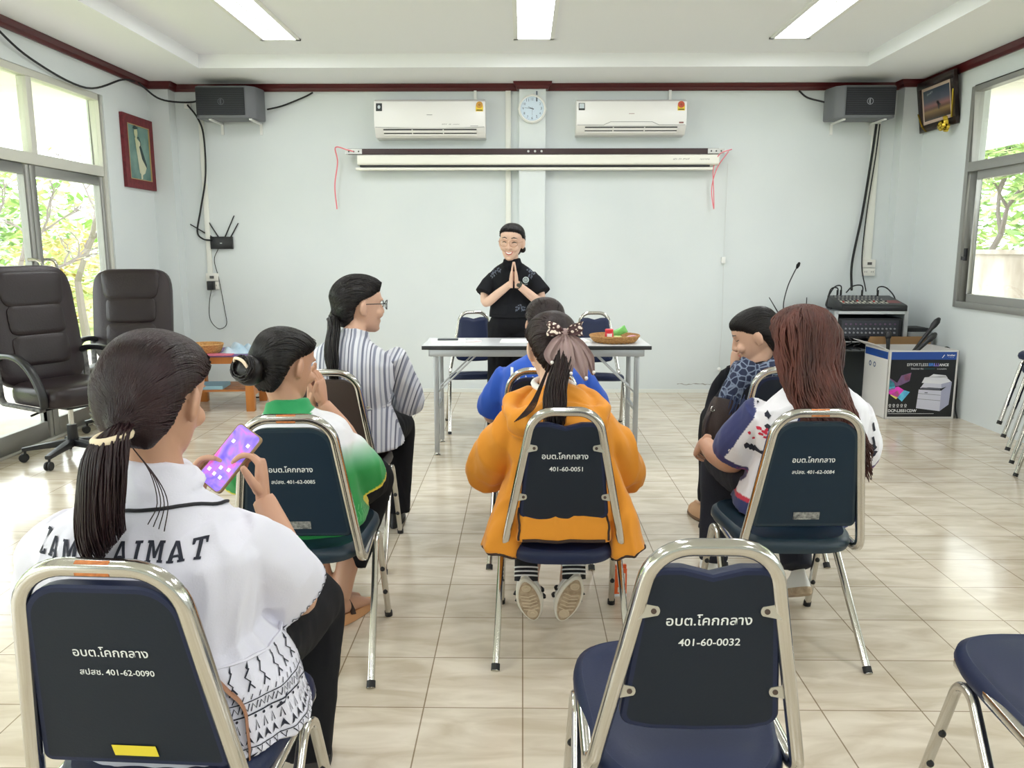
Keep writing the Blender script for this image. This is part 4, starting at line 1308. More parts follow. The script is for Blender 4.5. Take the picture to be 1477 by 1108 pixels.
# pictures on the side walls
def portrait():
    y0, y1, z0, z1 = 6.945, 7.495, 1.90, 2.515
    t = thing('framed_portrait', 'red framed painting of a figure in a hat and pale robe on the left wall', 'picture', (XL + .001, (y0 + y1) / 2, 1.90))
    w, h = y1 - y0, z1 - z0
    fn = lambda x, y, d=.0: V((.022 + d, x, y))
    f = MB()
    bw = .075
    for a in ((-w / 2, w / 2, 0, bw), (-w / 2, w / 2, h - bw, h), (-w / 2, -w / 2 + bw, bw, h - bw), (w / 2 - bw, w / 2, bw, h - bw)):
        f.bb(0, .028, a[0], a[1], a[2], a[3])
    obj('frame', f, mat('red_velvet_frame', (120, 36, 44), .6, var=(30, (92, 24, 32))), t, smooth=False)
    gl = MB()
    for a in ((-w / 2 + bw, w / 2 - bw, bw, bw + .006), (-w / 2 + bw, w / 2 - bw, h - bw - .006, h - bw), (-w / 2 + bw, -w / 2 + bw + .006, bw, h - bw), (w / 2 - bw - .006, w / 2 - bw, bw, h - bw)):
        gl.bb(.02, .030, *a)
    obj('gilt_edge', gl, mat('gilt_edge', (178, 150, 100), .4), t, smooth=False)
    c = MB(); c.bb(0, .02, -w / 2 + bw, w / 2 - bw, bw, h - bw)
    P = obj('painting', c, mat('teal_painted_ground', (70, 106, 104), .6, var=(5, (124, 156, 146))), t, smooth=False)
    ROBE = MB(); SK = MB(); DKc = MB()
    put(ROBE, poly2([(.00, .38), (.05, .36), (.10, .22), (.135, .15), (.10, .10), (.04, .075), (.0, .10), (-.02, .22), (-.04, .33)]), lambda x, y: fn(x - .02, y * 1.0 + .04, .001))
    put(SK, disc2(-.045, .475, .032, 14, .042), lambda x, y: fn(x, y, .0012)); put(SK, poly2([(-.07, .43), (-.05, .33), (-.02, .30), (-.01, .40), (-.03, .44)]), lambda x, y: fn(x, y, .0012))
    put(DKc, poly2([(-.10, .505), (-.055, .50), (.0, .515), (-.01, .525), (-.035, .525), (-.04, .555), (-.06, .56), (-.075, .53)]), lambda x, y: fn(x, y, .0016))
    put(DKc, poly2([(.0, .36), (.03, .38), (.12, .22), (.125, .18), (.04, .26)]), lambda x, y: fn(x, y, .0016))
    put(DKc, stroke2([(-.03, .43), (.0, .44), (.03, .40), (.03, .36)], .012), lambda x, y: fn(x, y, .0016))
    put(ROBE, poly2([(.02, .085), (.055, .08), (.05, .03), (.02, .02)]), lambda x, y: fn(x - .02, y + .06, .0013))
    obj('painted_robe', ROBE, mat('painted_cream', (206, 206, 178), .6), P, smooth=False); obj('painted_skin', SK, mat('painted_pale_yellow', (196, 200, 160), .6), P, smooth=False); obj('painted_cloak', DKc, mat('painted_dark_green', (36, 58, 60), .6), P, smooth=False)
portrait()
def sunset():
    y0, y1, z0, z1 = 6.88, 7.49, 2.40, 2.83
    t = thing('framed_landscape', 'framed dusk landscape hanging beside the right corner', 'picture', (XR - .001, (y0 + y1) / 2, z0))
    t.rotation_euler = (0, -.14, 0)
    w, h = y1 - y0, z1 - z0
    f = MB(); bw = .06
    for a in ((-w / 2, w / 2, 0, bw), (-w / 2, w / 2, h - bw, h), (-w / 2, -w / 2 + bw, bw, h - bw), (w / 2 - bw, w / 2, bw, h - bw)):
        f.bb(-.035, 0, *a)
    obj('frame', f, mat('black_brown_frame', (46, 32, 30), .35), t, smooth=False, bevel=.004)
    m = MB(); m.bb(-.024, -.005, -w / 2 + bw, w / 2 - bw, bw, h - bw); obj('mat_border', m, mat('pinkish_mat', (212, 186, 170), .6), t, smooth=False)
    q = MB(); q.bb(-.027, -.0235, -w / 2 + bw + .03, w / 2 - bw - .03, bw + .028, h - bw - .028)
    sm = mat('dusk_print', (90, 90, 110), .25); nt = sm.node_tree
    tc = nt.nodes.new('ShaderNodeTexCoord'); sp = nt.nodes.new('ShaderNodeSeparateXYZ'); rp = nt.nodes.new('ShaderNodeValToRGB')
    nt.links.new(tc.outputs['Generated'], sp.inputs[0]); nt.links.new(sp.outputs['Z'], rp.inputs[0]); nt.links.new(rp.outputs[0], nt.nodes['Principled BSDF'].inputs['Base Color'])
    el = rp.color_ramp.elements
    el[0].position, el[0].color = 0.0, lin((50, 38, 34)); el[1].position, el[1].color = 1.0, lin((58, 70, 84))
    for p_, c_ in ((.14, (96, 72, 50)), (.28, (150, 122, 84)), (.36, (112, 84, 74)), (.46, (150, 106, 104)), (.62, (92, 94, 108))):
        e = el.new(p_); e.color = lin(c_)
    pr = obj('print', q, sm, t, smooth=False)
    l = MB(); fn = lambda x, y: V((-.0278, -x, y))
    put(l, move2(worn_print(.10, .022, (6,), 9), -.10, .30, .12), fn); obj('lettering', l, mat('pale_print', (176, 184, 190), .5), pr, smooth=False)
    tr = MB(); put(tr, poly2([(.03, .16), (.045, .16), (.05, .21), (.02, .235), (-.0, .225), (.02, .20)]), fn); put(tr, disc2(.02, .22, .02, 10, .012), fn); put(tr, disc2(.06, .195, .016, 10, .009), fn); obj('printed_tree', tr, mat('print_dark_tree', (46, 36, 44), .5), pr, smooth=False)
    r = MB(); GO = mat('gold_ribbon', (206, 176, 60), .25, .7)
    for pts in (((-.0375, w / 2 - .005, .17), (-.038, w / 2 - .06, .06), (-.0375, w / 2 - .13, .0)), ((-.0375, -w / 2 + .005, .28), (-.038, -w / 2 + .03, .16), (-.039, -w / 2 + .05, .06))):
        r.tube(smooth_path(pts, 5), [(.009, .0015)] * (5 * 2 + 1), 6)
    obj('ribbon', r, GO, t)
    b = MB(); rg = random.Random(2); c0 = V((-.07, -w / 2 + .075, .01))
    for k in range(22):
        a = rg.uniform(0, 2 * PI); el_ = rg.uniform(.1, 1.3); d = V((-math.sin(el_), math.cos(a) * math.cos(el_), math.sin(a) * math.cos(el_))); q_ = d.cross(V((.3, .5, .8))).normalized(); n_ = d.cross(q_)
        L = .075; w_ = .012
        P = [c0 + d * (L * math.sin(PI * u) * .95) + n_ * (.020 * math.sin(2 * PI * u)) for u in [i / 8 for i in range(9)]]
        vs = [p + q_ * w_ * s for p in P for s in (-1, 1)]
        b.add(vs, [(2 * i, 2 * i + 1, 2 * i + 3, 2 * i + 2) for i in range(8)])
    bo = obj('ribbon_bow', b, GO, t, smooth=False); bo['label'] = 'shiny gold gift bow'
sunset()

# ------------------------------------------------------------------ sound corner
def sound_rack():
    t = thing('equipment_rack', 'grey flight case rack with an amplifier, under the mixer', 'rack', (3.03, 7.18, 0), -.02)
    GP = mat('grey_rack_panel', (134, 140, 144), .5); AL = mat('rack_edge_aluminium', (196, 198, 200), .35, .6)
    W, D, z0, z1 = .60, .42, .0, .84
    c = MB()
    for s in (-1, 1): c.bb(s * W / 2 - .012, s * W / 2 + .012, -D / 2, D / 2, z0, z1)
    c.bb(-W / 2, W / 2, -D / 2, D / 2, z1 - .012, z1); c.bb(-W / 2, W / 2, D / 2 - .012, D / 2, z0, z1); c.bb(-W / 2, W / 2, -D / 2, D / 2, z0, z0 + .02); c.bb(-W / 2, W / 2, -D / 2 + .02, D / 2, .49, .505)
    obj('case', c, GP, t, smooth=False)
    e = MB()
    for s in (-1, 1): e.bb(s * W / 2 - .016, s * W / 2 + .016, -D / 2 - .014, -D / 2 + .004, z0, z1 + .002)
    e.bb(-W / 2, W / 2, -D / 2 - .014, -D / 2 + .004, z1 - .022, z1 + .002); e.bb(-W / 2, W / 2, -D / 2 - .012, -D / 2 + .002, .57, .58)
    obj('edge_trim', e, AL, t, smooth=False)
    a = thing('amplifier', 'black amplifier with rows of knobs inside the grey rack', 'amplifier', (3.03, 7.18, .605), -.02)
    f = MB(); f.bb(-.27, .27, -.205, .15, 0, .175); F_ = obj('case', f, mat('black_amp_front', (32, 33, 38), .4), a, smooth=False)
    fr = MB(); fr.bb(-.245, .245, -.212, -.204, .02, .155); obj('front_panel', fr, mat('dark_grey_panel', (56, 58, 66), .4), a, smooth=False)
    kn = mat('grey_knob', (140, 142, 150), .4); kd = mat('dark_knob', (96, 74, 100), .4)
    for r, (zz, nk) in enumerate(((.125, 11), (.085, 13), (.05, 13))):
        for k in range(nk):
            g = MB(); g.lathe([(.0085, 0), (.0075, .012), (0, .0125)], (-.21 + .42 * k / (nk - 1), -.2125, zz), 8, axis=(0, -1, 0)); obj('knob', g, kd if r == 0 else kn, a)
    leg = MB()
    leg.bb(-.27, .27, -.20, .15, .505 - .605, -.002)
    w = mat('cable_black', (20, 20, 22), .5)
    for k in range(6):
        x = -.20 + .08 * k
        cable('patch_cable', 'black patch cable drooping below the amplifier, %s from the left' % ['first', 'second', 'third', 'fourth', 'fifth', 'sixth'][k], [(3.03 + x, 6.955, .63), (3.03 + x + .03, 6.935, .57), (3.03 + x - .05 + .02 * k, 6.93, .53 + .01 * (k % 3)), (3.03 + x + .04, 6.95, .507)], .0055, w, group='patch cables in the rack')
sound_rack()
slab('dark_device', 'dark device on the shelf of the grey rack under the amplifier', 'device', (3.14, 7.10, .506), (.26, .24, .085), BLACKPL)
def mixer():
    t = thing('audio_mixer', 'black audio mixer with rows of faders on top of the grey rack', 'mixer', (3.06, 7.16, .8425), -.02)
    W, D = .56, .38
    b = MB(); b.prism([(-D / 2, 0), (D / 2, 0), (D / 2, .115), (-D / 2 + .02, .055), (-D / 2, .045)], Matrix(((0, 0, 1, -W / 2), (1, 0, 0, 0), (0, 1, 0, 0), (0, 0, 0, 1))), W)
    obj('case', b, BLACKPL, t, angle=25, bevel=.004)
    def top(x, q, d=0): return V((x, -D / 2 + .02 + q * (D - .02), .055 + .06 * q)) + V((0, -.16, .98)) * d
    st = MB()
    for k in range(12):
        x = -W / 2 + .04 + k * .034; st.add([top(x - .011, .12, .001), top(x + .011, .12, .001), top(x + .011, .40, .001), top(x - .011, .40, .001)], [(0, 1, 2, 3)])
    obj('fader_strip', st, mat('cream_fader_strip', (206, 204, 190), .5), t, smooth=False)
    for k in range(12):
        x = -W / 2 + .04 + k * .034
        f = MB(); f.box(top(x, .2 + .12 * ((k * 5) % 3) / 2, .008), (.012, .02, .014)); obj('fader', f, mat('dark_fader', (60, 60, 60), .5) if k % 4 else mat('red_fader', (150, 50, 46), .5), t, smooth=False)
    for r in range(4):
        for k in range(12):
            x = -W / 2 + .04 + k * .034; p = top(x, .50 + .12 * r)
            g = MB(); g.lathe([(.008, 0), (.007, .012), (0, .0125)], p, 7, axis=(0, -.16, .98)); obj('knob', g, mat('knob_%d' % (r % 2), ((150, 150, 146), (86, 88, 92))[r % 2], .45), t)
    p = MB(); p.add([top(.15, .15, .001), top(.26, .15, .001), top(.26, .45, .001), top(.15, .45, .001)], [(0, 1, 2, 3)]); obj('display_panel', p, mat('maroon_panel', (110, 34, 38), .4), t, smooth=False)
    for lb, pts in (('jack', ((-.20, .16, .11), (-.20, .165, .18), (-.27, .14, .17), (-.34, .02, .03), (-.33, -.06, .01))), ('jack', ((-.17, .16, .11), (-.17, .17, .20), (-.24, .16, .18), (-.33, .07, .04), (-.30, .0, .01))), ('jack', ((.02, .16, .11), (.02, .165, .20), (-.06, .17, .20), (-.12, .17, .14))), ('jack', ((.16, .16, .11), (.16, .165, .185), (.22, .15, .19), (.27, .10, .13), (.29, .06, .06)))):
        c = MB(); c.tube(smooth_path(pts, 6), .006, 6); c.cyl(V(pts[0]), V(pts[0]) + V((0, 0, .055)), .010, 8); obj('plugged_cable', c, BLACKRUB, t)
mixer()
def desk_unit():
    t = thing('steel_cabinet', 'grey steel cabinet with a white drawer handle beside the printer box', 'cabinet', (2.40, 7.02, 0), .0)
    GS = mat('blue_grey_steel', (112, 122, 130), .45)
    W, D, Hh = .60, .50, .46
    b = MB(); b.bb(-W / 2, W / 2, -D / 2 + .02, D / 2, 0, Hh - .02); b.bb(-W / 2 - .01, W / 2 + .01, -D / 2, D / 2 + .01, Hh - .02, Hh); obj('body', b, GS, t, smooth=False, bevel=.003)
    for k, (z0, z1) in enumerate(((.24, .42), (.03, .22))):
        d = MB(); d.bb(-W / 2 + .02, W / 2 - .02, -D / 2, -D / 2 + .021, z0, z1); Dr = obj('drawer', d, mat('blue_grey_steel_front', (124, 134, 142), .45), t, smooth=False, bevel=.003)
        h = MB(); h.tube(fillet([(.02, -D / 2 + .004, z1 - .06), (.02, -D / 2 - .03, z1 - .05), (.14, -D / 2 - .03, z1 - .05), (.14, -D / 2 + .004, z1 - .06)], .012), .009, 8); obj('handle', h, WHITEPL, Dr)
    k = MB(); k.lathe([(.018, 0), (.016, .02), (0, .021)], (W / 2 - .06, -D / 2, .20), 10, axis=(0, -1, 0)); obj('knob', k, BLACKPL, t)
desk_unit()
slab('wooden_box', 'glossy red-brown wooden box on the grey steel cabinet', 'box', (2.57, 6.93, .4605), (.24, .16, .105), mat('red_brown_lacquer', (78, 30, 24), .25, var=(4, (56, 20, 16))), .05, .006)
slab('yellow_envelope', 'yellow envelope in front of the red-brown wooden box', 'envelope', (2.60, 6.82, .4605), (.15, .06, .006), mat('yellow_paper', (226, 176, 66), .7), .1)
slab('pink_note', 'pink note under the front edge of the yellow envelope', 'paper', (2.61, 6.788, .4665), (.13, .035, .004), mat('pink_paper_note', (226, 158, 166), .7), .1)
def receiver():
    t = thing('wireless_receiver', 'black wireless microphone receiver with two antennas left of the rack', 'receiver', (2.52, 7.45, 0))
    st = MB()
    b = MB(); b.bb(-.165, .165, -.10, .10, .70, .78); b.bb(-.17, .17, -.10, .10, .58, .69); obj('case', b, BLACKPL, t, smooth=False, bevel=.004)
    s = MB(); s.bb(-.18, .18, -.11, .11, .0, .579); obj('stand_cabinet', s, mat('dark_stand', (70, 74, 80), .5), t, smooth=False)
    for x, dx in ((-.12, -.10), (.13, .0)):
        a = MB(); a.cyl((x, .05, .775), (x + dx, .05, .93), .006, 8, r1=.004); obj('antenna', a, BLACKPL, t)
receiver()
def gooseneck():
    t = thing('gooseneck_microphone', 'black gooseneck microphone rising behind the long-haired woman', 'microphone', (2.42, 7.44, .781))
    b = MB(); b.lathe([(.05, 0), (.05, .02), (.03, .03), (0, .031)], n=16); obj('base', b, BLACKPL, t)
    n = MB(); n.tube(smooth_path([(0, 0, .03), (.0, 0, .12), (.03, 0, .26), (.075, -.01, .38), (.10, -.01, .43)], 6), .0055, 7); obj('neck', n, BLACKPL, t)
    h = MB(); h.loft([(.097, -.01, .42), (.107, -.01, .445), (.118, -.012, .47)], [.010, .017, .011], n=12, dome=.6); obj('capsule', h, mat('black_foam', (20, 20, 20), .9), t)
gooseneck()
slab('black_speaker', 'small black speaker standing between the rack and the right wall', 'speaker', (3.47, 7.14, 0), (.20, .22, .69), mat('matt_black_case', (30, 31, 33), .6), 0, .006)
slab('grey_receiver', 'small grey metal device beside the black speaker', 'device', (3.46, 6.96, 0), (.20, .08, .66), mat('grey_metal_device', (132, 134, 134), .5), 0, .003)
def printer_box():
    t = thing('printer_carton', 'open printer carton with a black front and blue top band, by the right wall', 'carton', (3.245, 6.66, 0), .02)
    W, D, Hh = .57, .43, .565
    x0, x1, y0, y1 = -W / 2, W / 2, -D / 2, D / 2
    WH = mat('white_carton', (226, 224, 222), .6); KR = mat('brown_cardboard', (176, 138, 96), .8)
    b = MB(); tk = .006
    b.bb(x0, x1, y0, y0 + tk, 0, Hh); b.bb(x0, x1, y1 - tk, y1, 0, Hh); b.bb(x0, x0 + tk, y0, y1, 0, Hh); b.bb(x1 - tk, x1, y0, y1, 0, Hh); b.bb(x0, x1, y0, y1, 0, tk)
    B = obj('box_walls', b, WH, t, smooth=False)
    f = MB()
    f.add([V((x0 + .01, y1, Hh)), V((x1 - .01, y1, Hh)), V((x1 - .02, y1 - .03, Hh + .07)), V((x0 + .02, y1 - .03, Hh + .07))], [(0, 1, 2, 3)]); f.add([V((x0 + .01, y1 + .004, Hh)), V((x1 - .01, y1 + .004, Hh)), V((x1 - .02, y1 - .026, Hh + .07)), V((x0 + .02, y1 - .026, Hh + .07))], [(0, 3, 2, 1)])
    obj('rear_flap', f, KR, t, smooth=False)
    fl = MB(); A = [V((x0, y0, Hh)), V((x0, y1, Hh)), V((x0 - .12, y1 - .02, Hh + .05)), V((x0 - .12, y0 + .02, Hh + .05))]
    fl.add(A + [p + V((0, 0, .004)) for p in A], [(0, 1, 2, 3), (7, 6, 5, 4), (0, 4, 5, 1), (2, 6, 7, 3), (3, 7, 4, 0)]); obj('side_flap', fl, WH, t, smooth=False)
    F_ = lambda x, y, d=.001: V((x, y0 - d, y))
    p = MB(); put(p, rect2(x0 + .022, x1 - .018, .018, Hh - .012), F_); P = obj('black_print', p, mat('black_carton_print', (22, 23, 28), .45), t, smooth=False)
    q = MB(); put(q, rect2(x0 + .022, x1 - .018, Hh - .075, Hh - .012), lambda x, y: F_(x, y, .0016)); S = lambda x, y: V((x0 - .001, -x, y)); put(q, rect2(-D / 2 + .01, D / 2 - .01, Hh - .075, Hh - .015), S); obj('blue_band', q, mat('blue_carton_band', (36, 78, 160), .45), P, smooth=False)
    w = MB(); Fp = lambda x, y: F_(x, y, .0022)
    put(w, move2(text_fit('EFFORTLESS', .17), -.045, .438), Fp); put(w, move2(text_fit('DCP-L3551CDW', .235, bold=.03), -.14, .058), Fp)
    put(w, move2(text_fit('Discover the', .10), -.045, .410), Fp); put(w, move2(text_fit('is complete', .075), .155, .410), Fp)
    put(w, move2(text_fit('brother', .065, bold=.03), .222, .520), Fp); put(w, move2(worn_print(.045, .005, (2, 4, 4), 2), .222, .507), Fp); put(w, stroke2([(.15, .505), (.168, .53)], .006), Fp)
    put(w, rect2(-.255, .12, .043, .046), Fp)
    for k in range(5): put(w, ring2(-.245 + .032 * k, .115, .008, .004, 10), Fp); put(w, rect2(-.254 + .032 * k, -.236 + .032 * k, .098, .102), Fp)
    obj('lettering', w, mat('white_carton_print', (236, 236, 240), .5), P, smooth=False)
    for tx, x_, cc in (('BRI', .068, (70, 130, 220)), ('LLI', .108, (150, 120, 220)), ('ANCE', .168, (236, 236, 240))):
        m = MB(); put(m, move2(text_fit(tx, {'BRI': .045, 'LLI': .036, 'ANCE': .078}[tx], bold=.03), x_, .438), Fp); obj('coloured_lettering', m, mat('print_' + tx.lower(), cc, .5), P, smooth=False)
    m = MB(); put(m, move2(worn_print(.085, .009, (8,), 3), .055, .410), Fp); obj('coloured_lettering', m, mat('print_teal', (60, 150, 150), .5), P, smooth=False)
    # printed colour burst
    for pts, cc in (([(-.262, .34), (-.20, .30), (-.17, .36), (-.09, .385), (-.10, .315), (-.17, .28), (-.262, .26)], (110, 84, 120)), ([(-.262, .33), (-.225, .30), (-.21, .25), (-.262, .235)], (74, 190, 214)), ([(-.262, .25), (-.19, .27), (-.14, .24), (-.19, .18), (-.262, .21)], (220, 64, 176)), ([(-.19, .18), (-.14, .24), (-.09, .225), (-.15, .145)], (90, 176, 226)), ([(-.15, .36), (-.095, .38), (-.10, .325), (-.14, .32)], (204, 120, 140)), ([(-.25, .20), (-.19, .235), (-.17, .19), (-.20, .165)], (238, 214, 110))):
        m = MB(); put(m, poly2(pts), Fp); obj('colour_print', m, mat('print_%d_%d_%d' % cc, cc, .5, var=(25, tuple(min(255, int(v * 1.25)) for v in cc))), P, smooth=False)
    # printed picture of a printer
    m = MB(); F3 = lambda x, y: F_(x, y, .0026)
    for pts, mi in (([(-.03, .09), (.165, .065), (.165, .235), (-.02, .245)], 0), ([(.165, .065), (.235, .12), (.245, .30), (.165, .235)], 1), ([(-.01, .255), (.02, .30), (.16, .29), (.165, .255), (.06, .262)], 0), ([(.0, .30), (.02, .345), (.18, .36), (.24, .31), (.16, .29)], 2), ([(.05, .345), (.09, .372), (.19, .362), (.21, .34)], 2), ([(.165, .255), (.16, .29), (.245, .31), (.245, .28)], 1)):
        put(m, poly2(pts), F3, mi)
    for yy in (.16, .205): put(m, stroke2([(-.025, yy + .008), (.163, yy - .008)], .003), lambda x, y: F_(x, y, .003), 3)
    put(m, poly2([(.0, .25), (.155, .24), (.155, .255), (.0, .262)]), lambda x, y: F_(x, y, .003), 3)
    put(m, rect2(.03, .055, .215, .222), lambda x, y: F_(x, y, .003), 3)
    obj('printed_printer', m, [mat('print_lilac_white', (214, 214, 230), .5), mat('print_lilac_grey', (176, 178, 204), .5), mat('print_white', (232, 232, 240), .5), mat('print_dark_grey', (90, 92, 104), .5)], P, smooth=False)
    m = MB(); put(m, move2(text_fit('brother', .09, bold=.02), .08, Hh - .055), lambda x, y: V((x0 - .0016, -x, y)))
    for xx in (-.1, -.02): put(m, ring2(xx, .42, .018, .01, 12), S)
    obj('side_lettering', m, mat('side_print', (60, 84, 130), .5), P, smooth=False)
printer_box()
cable('microphone_cable', 'black cable looping down the right side of the printer carton', [(3.545, 6.80, .50), (3.57, 6.70, .56), (3.575, 6.56, .46), (3.578, 6.52, .25), (3.57, 6.50, .09), (3.56, 6.44, .008)], .006)
def hand_mic(label, p0, p1):
    t = thing('hand_microphone', label, 'microphone', p0)
    d = V(p1) - V(p0); L = d.length; d.normalize()
    b = MB(); b.loft([V((0, 0, 0)), d * (L * .35), d * (L * .78)], [.011, .013, .018], n=12); obj('handle', b, BLACKPL, t)
    h = MB(); h.loft([d * (L * .76), d * (L * .83), d * (L * .93), d * L], [.017, .026, .026, .014], n=14, dome=.6); obj('head', h, mat('mic_mesh_dark', (54, 54, 56), .4, .5), t)
hand_mic('black microphone leaning out of the printer carton, head up', (3.22, 6.68, .45), (3.50, 6.74, .80))
hand_mic('second black microphone lower in the printer carton', (3.12, 6.56, .42), (3.40, 6.58, .69))
hand_mic('microphone standing upright at the back of the printer carton', (3.10, 6.74, .40), (3.10, 6.78, .69))
def juice():
    t = thing('juice_carton', 'small orange juice carton on the floor by the mustard jacket woman', 'carton', (.392, 3.03, 0), .12)
    b = MB(); b.box((0, 0, .058), (.05, .038, .116)); B = obj('box', b, mat('orange_carton', (238, 100, 38), .45), t, smooth=False, bevel=.002)
    s = MB(); put(s, rect2(-.008, .018, .055, .098), lambda x, y: V((x, -.0196, y))); put(s, rect2(-.012, .012, .018, .04), lambda x, y: V((x, -.0196, y))); obj('label_print', s, mat('pale_carton_print', (236, 220, 206), .5), B, smooth=False)
    w = MB(); put(w, rect2(-.0245, .0245, .001, .012), lambda x, y: V((x, -.0196, y))); obj('base_band', w, mat('white_carton_print', (236, 236, 240), .5), B, smooth=False)
    g = MB(); g.box((0, 0, .121), (.05, .012, .012)); obj('top_fold', g, mat('orange_carton', (238, 100, 38), .45), t, smooth=False)
juice()
# ------------------------------------------------------------------ people
from mathutils import noise
SKIN = mat('warm_skin', (206, 164, 140), .5, bump=(160, .03)); SKIN2 = mat('tan_skin', (194, 148, 122), .5, bump=(160, .03)); SKIN3 = mat('fair_skin', (222, 184, 162), .5, bump=(160, .03))
LIP = mat('lip_red', (190, 84, 84), .4); TEETH = mat('teeth_white', (244, 240, 236), .3); EYEDK = mat('eye_dark', (30, 22, 20), .35)
def hairm(name, c, r=.42):
    return mat(name, c, r, spec=.34, bump=(70, .25), stretch=(1, 1, .12), var=(20, tuple(int(v * .6) for v in c)))
HBLK = hairm('black_hair', (26, 20, 20)); HDK = hairm('dark_brown_hair', (44, 27, 26)); HBR = hairm('reddish_brown_hair', (98, 54, 44), .5); HMAR = hairm('dark_maroon_hair', (46, 24, 28))
def HM(c, yaw=0, pitch=0, roll=0, s=1.0):
    return Matrix.Translation(c) @ Matrix.Rotation(math.radians(yaw), 4, 'Z') @ Matrix.Rotation(math.radians(pitch), 4, 'X') @ Matrix.Rotation(math.radians(roll), 4, 'Y') @ Matrix.Scale(s, 4)
def rings(mb, M4, rows, n=28, e=2.25):
    R = []
    for z, f, b, hw in rows:
        r = []
        for k in range(n):
            a = 2 * PI * k / n; ca, sa = math.cos(a), math.sin(a)
            x = math.copysign(abs(ca) ** (2 / e), ca) * hw; y = math.copysign(abs(sa) ** (2 / e), sa)
            r.append(M4 @ V((x, (f + b) / 2 + y * (f - b) / 2, z)))
        R.append(r)
    mb.stack(R)
def interp_rows(rows, k=3):
    out = []
    P = [V(r) if len(r) == 4 else r for r in rows]
    for i in range(len(rows) - 1):
        p0, p1, p2, p3 = (P[max(i - 1, 0)], P[i], P[i + 1], P[min(i + 2, len(P) - 1)])
        for j in range(k):
            t = j / k
            out.append(tuple(.5 * (2 * p1[c] + (p2[c] - p0[c]) * t + (2 * p0[c] - 5 * p1[c] + 4 * p2[c] - p3[c]) * t * t + (3 * p1[c] - p0[c] - 3 * p2[c] + p3[c]) * t ** 3) for c in range(4)))
    out.append(tuple(rows[-1]))
    return out
HEADROWS = [(-.113, .078, .040, .016), (-.100, .087, .010, .034), (-.078, .090, -.035, .050), (-.048, .090, -.072, .061), (-.012, .089, -.090, .068), (.012, .086, -.096, .071), (.035, .091, -.098, .072), (.060, .086, -.096, .071), (.085, .066, -.080, .058), (.102, .035, -.050, .036), (.108, .0, -.02, .012)]
def head(mb, M4, round_=1.0):
    rings(mb, M4, interp_rows(HEADROWS))
    P = lambda *a: M4 @ V(a)
    R3 = M4.to_3x3()
    mb.loft([P(0, .086, .020), P(0, .098, -.004), P(0, .106, -.024), P(0, .094, -.034)], [.007, .009, .0125, .012], side=R3 @ V((1, 0, 0)), n=10, dome=.5)
    for s in (-1, 1):
        mb.ball(P(.012 * s, .094, -.028), (.009, .010, .008), R3, 10, 6)
        mb.ball(P(.036 * s, .074, -.030), (.026, .020, .022), R3, 12, 8)
        mb.ball(P(.030 * s, .084, .030), (.022, .009, .008), R3, 10, 6)
        mb.ball(P(.078 * s, -.012, -.010), (.010, .021, .034), R3 @ Matrix.Rotation(.45 * s, 3, 'Z'), 12, 8)
        mb.ball(P(.075 * s, -.004, -.036), (.006, .009, .010), R3, 10, 6)
    mb.ball(P(0, .084, -.064), (.026, .012, .014), R3, 12, 8)
    mb.ball(P(0, .080, -.096), (.020, .014, .014), R3, 12, 8)
def limb(mb, pts, rad, n=14, e=2.0, k=4):
    """tapering limb through joints"""
    P = smooth_path(pts, k); N = len(pts) - 1; R = []
    for i in range(len(P)):
        t = i / k; j = min(int(t), N - 1); f = t - j
        a, b = rad[j], rad[j + 1]
        a = (a, a) if not isinstance(a, tuple) else a; b = (b, b) if not isinstance(b, tuple) else b
        R.append((a[0] + (b[0] - a[0]) * f, a[1] + (b[1] - a[1]) * f))
    sd = (P[1] - P[0]).orthogonal()
    mb.tube(P, R, n, e=e)
def hand(wrist, f, n, right=True, curl=.35, s=1.0, spread=.05, thumb=.7, fcurl=None):
    """five-fingered hand: f = finger direction, n = the way the palm faces"""
    f = V(f).normalized(); n = V(n); n = (n - f * n.dot(f)).normalized(); t = f.cross(n)
    if not right: t = -t
    w = V(wrist); mb = MB()
    mb.loft([w - f * .035 * s, w, w + f * .03 * s, w + f * .06 * s, w + f * .085 * s, w + f * .094 * s], [(.023 * s, .018 * s), (.024 * s, .0165 * s), (.033 * s, .0155 * s), (.039 * s, .014 * s), (.0385 * s, .011 * s), (.034 * s, .008 * s)], side=t, n=18, e=2.5)
    mb.ball(w + f * .032 * s + t * .022 * s + n * .006 * s, (.016 * s, .016 * s, .024 * s), V((0, 0, 1)).rotation_difference(f).to_matrix(), 12, 8)
    for i, (o, L, r) in enumerate(((.0285, .070, .0084), (.0098, .078, .0088), (-.0092, .072, .0084), (-.0275, .056, .0074))):
        d = (f + t * (o * spread / .03)).normalized(); p = w + f * .082 * s + t * o * s; pts = [p - d * .012 * s, p]
        c = (fcurl[i] if fcurl else curl) * (1 + .08 * i)
        ang = 0
        for seg, fr in enumerate((.42, .32, .26)):
            ang += c * (.8, 1.0, .7)[seg]
            p = p + (d * math.cos(ang) + n * math.sin(ang)) * L * fr * s; pts.append(p)
        mb.tube(smooth_path(pts, 4), [r * s * (1 - .28 * k / (4 * 4)) for k in range(4 * 4 + 1)], 10)
        mb.ball(pts[-1], r * s * .70, None, 10, 6)
    p = w + f * .022 * s + t * .024 * s + n * .004 * s; d = (f * (1 - thumb * .55) + t * thumb + n * .25).normalized(); d2 = (d + f * .5 + n * .2).normalized()
    pts = [p, p + d * .032 * s, p + d * .032 * s + d2 * .028 * s, p + d * .032 * s + d2 * .050 * s]
    mb.tube(smooth_path(pts, 4), [.0125 * s - .0045 * s * k / 12 for k in range(13)], 10); mb.ball(pts[-1], .0078 * s, None, 10, 6)
    return remesh(mb, .0026 * s, 3, .5, 'hand')
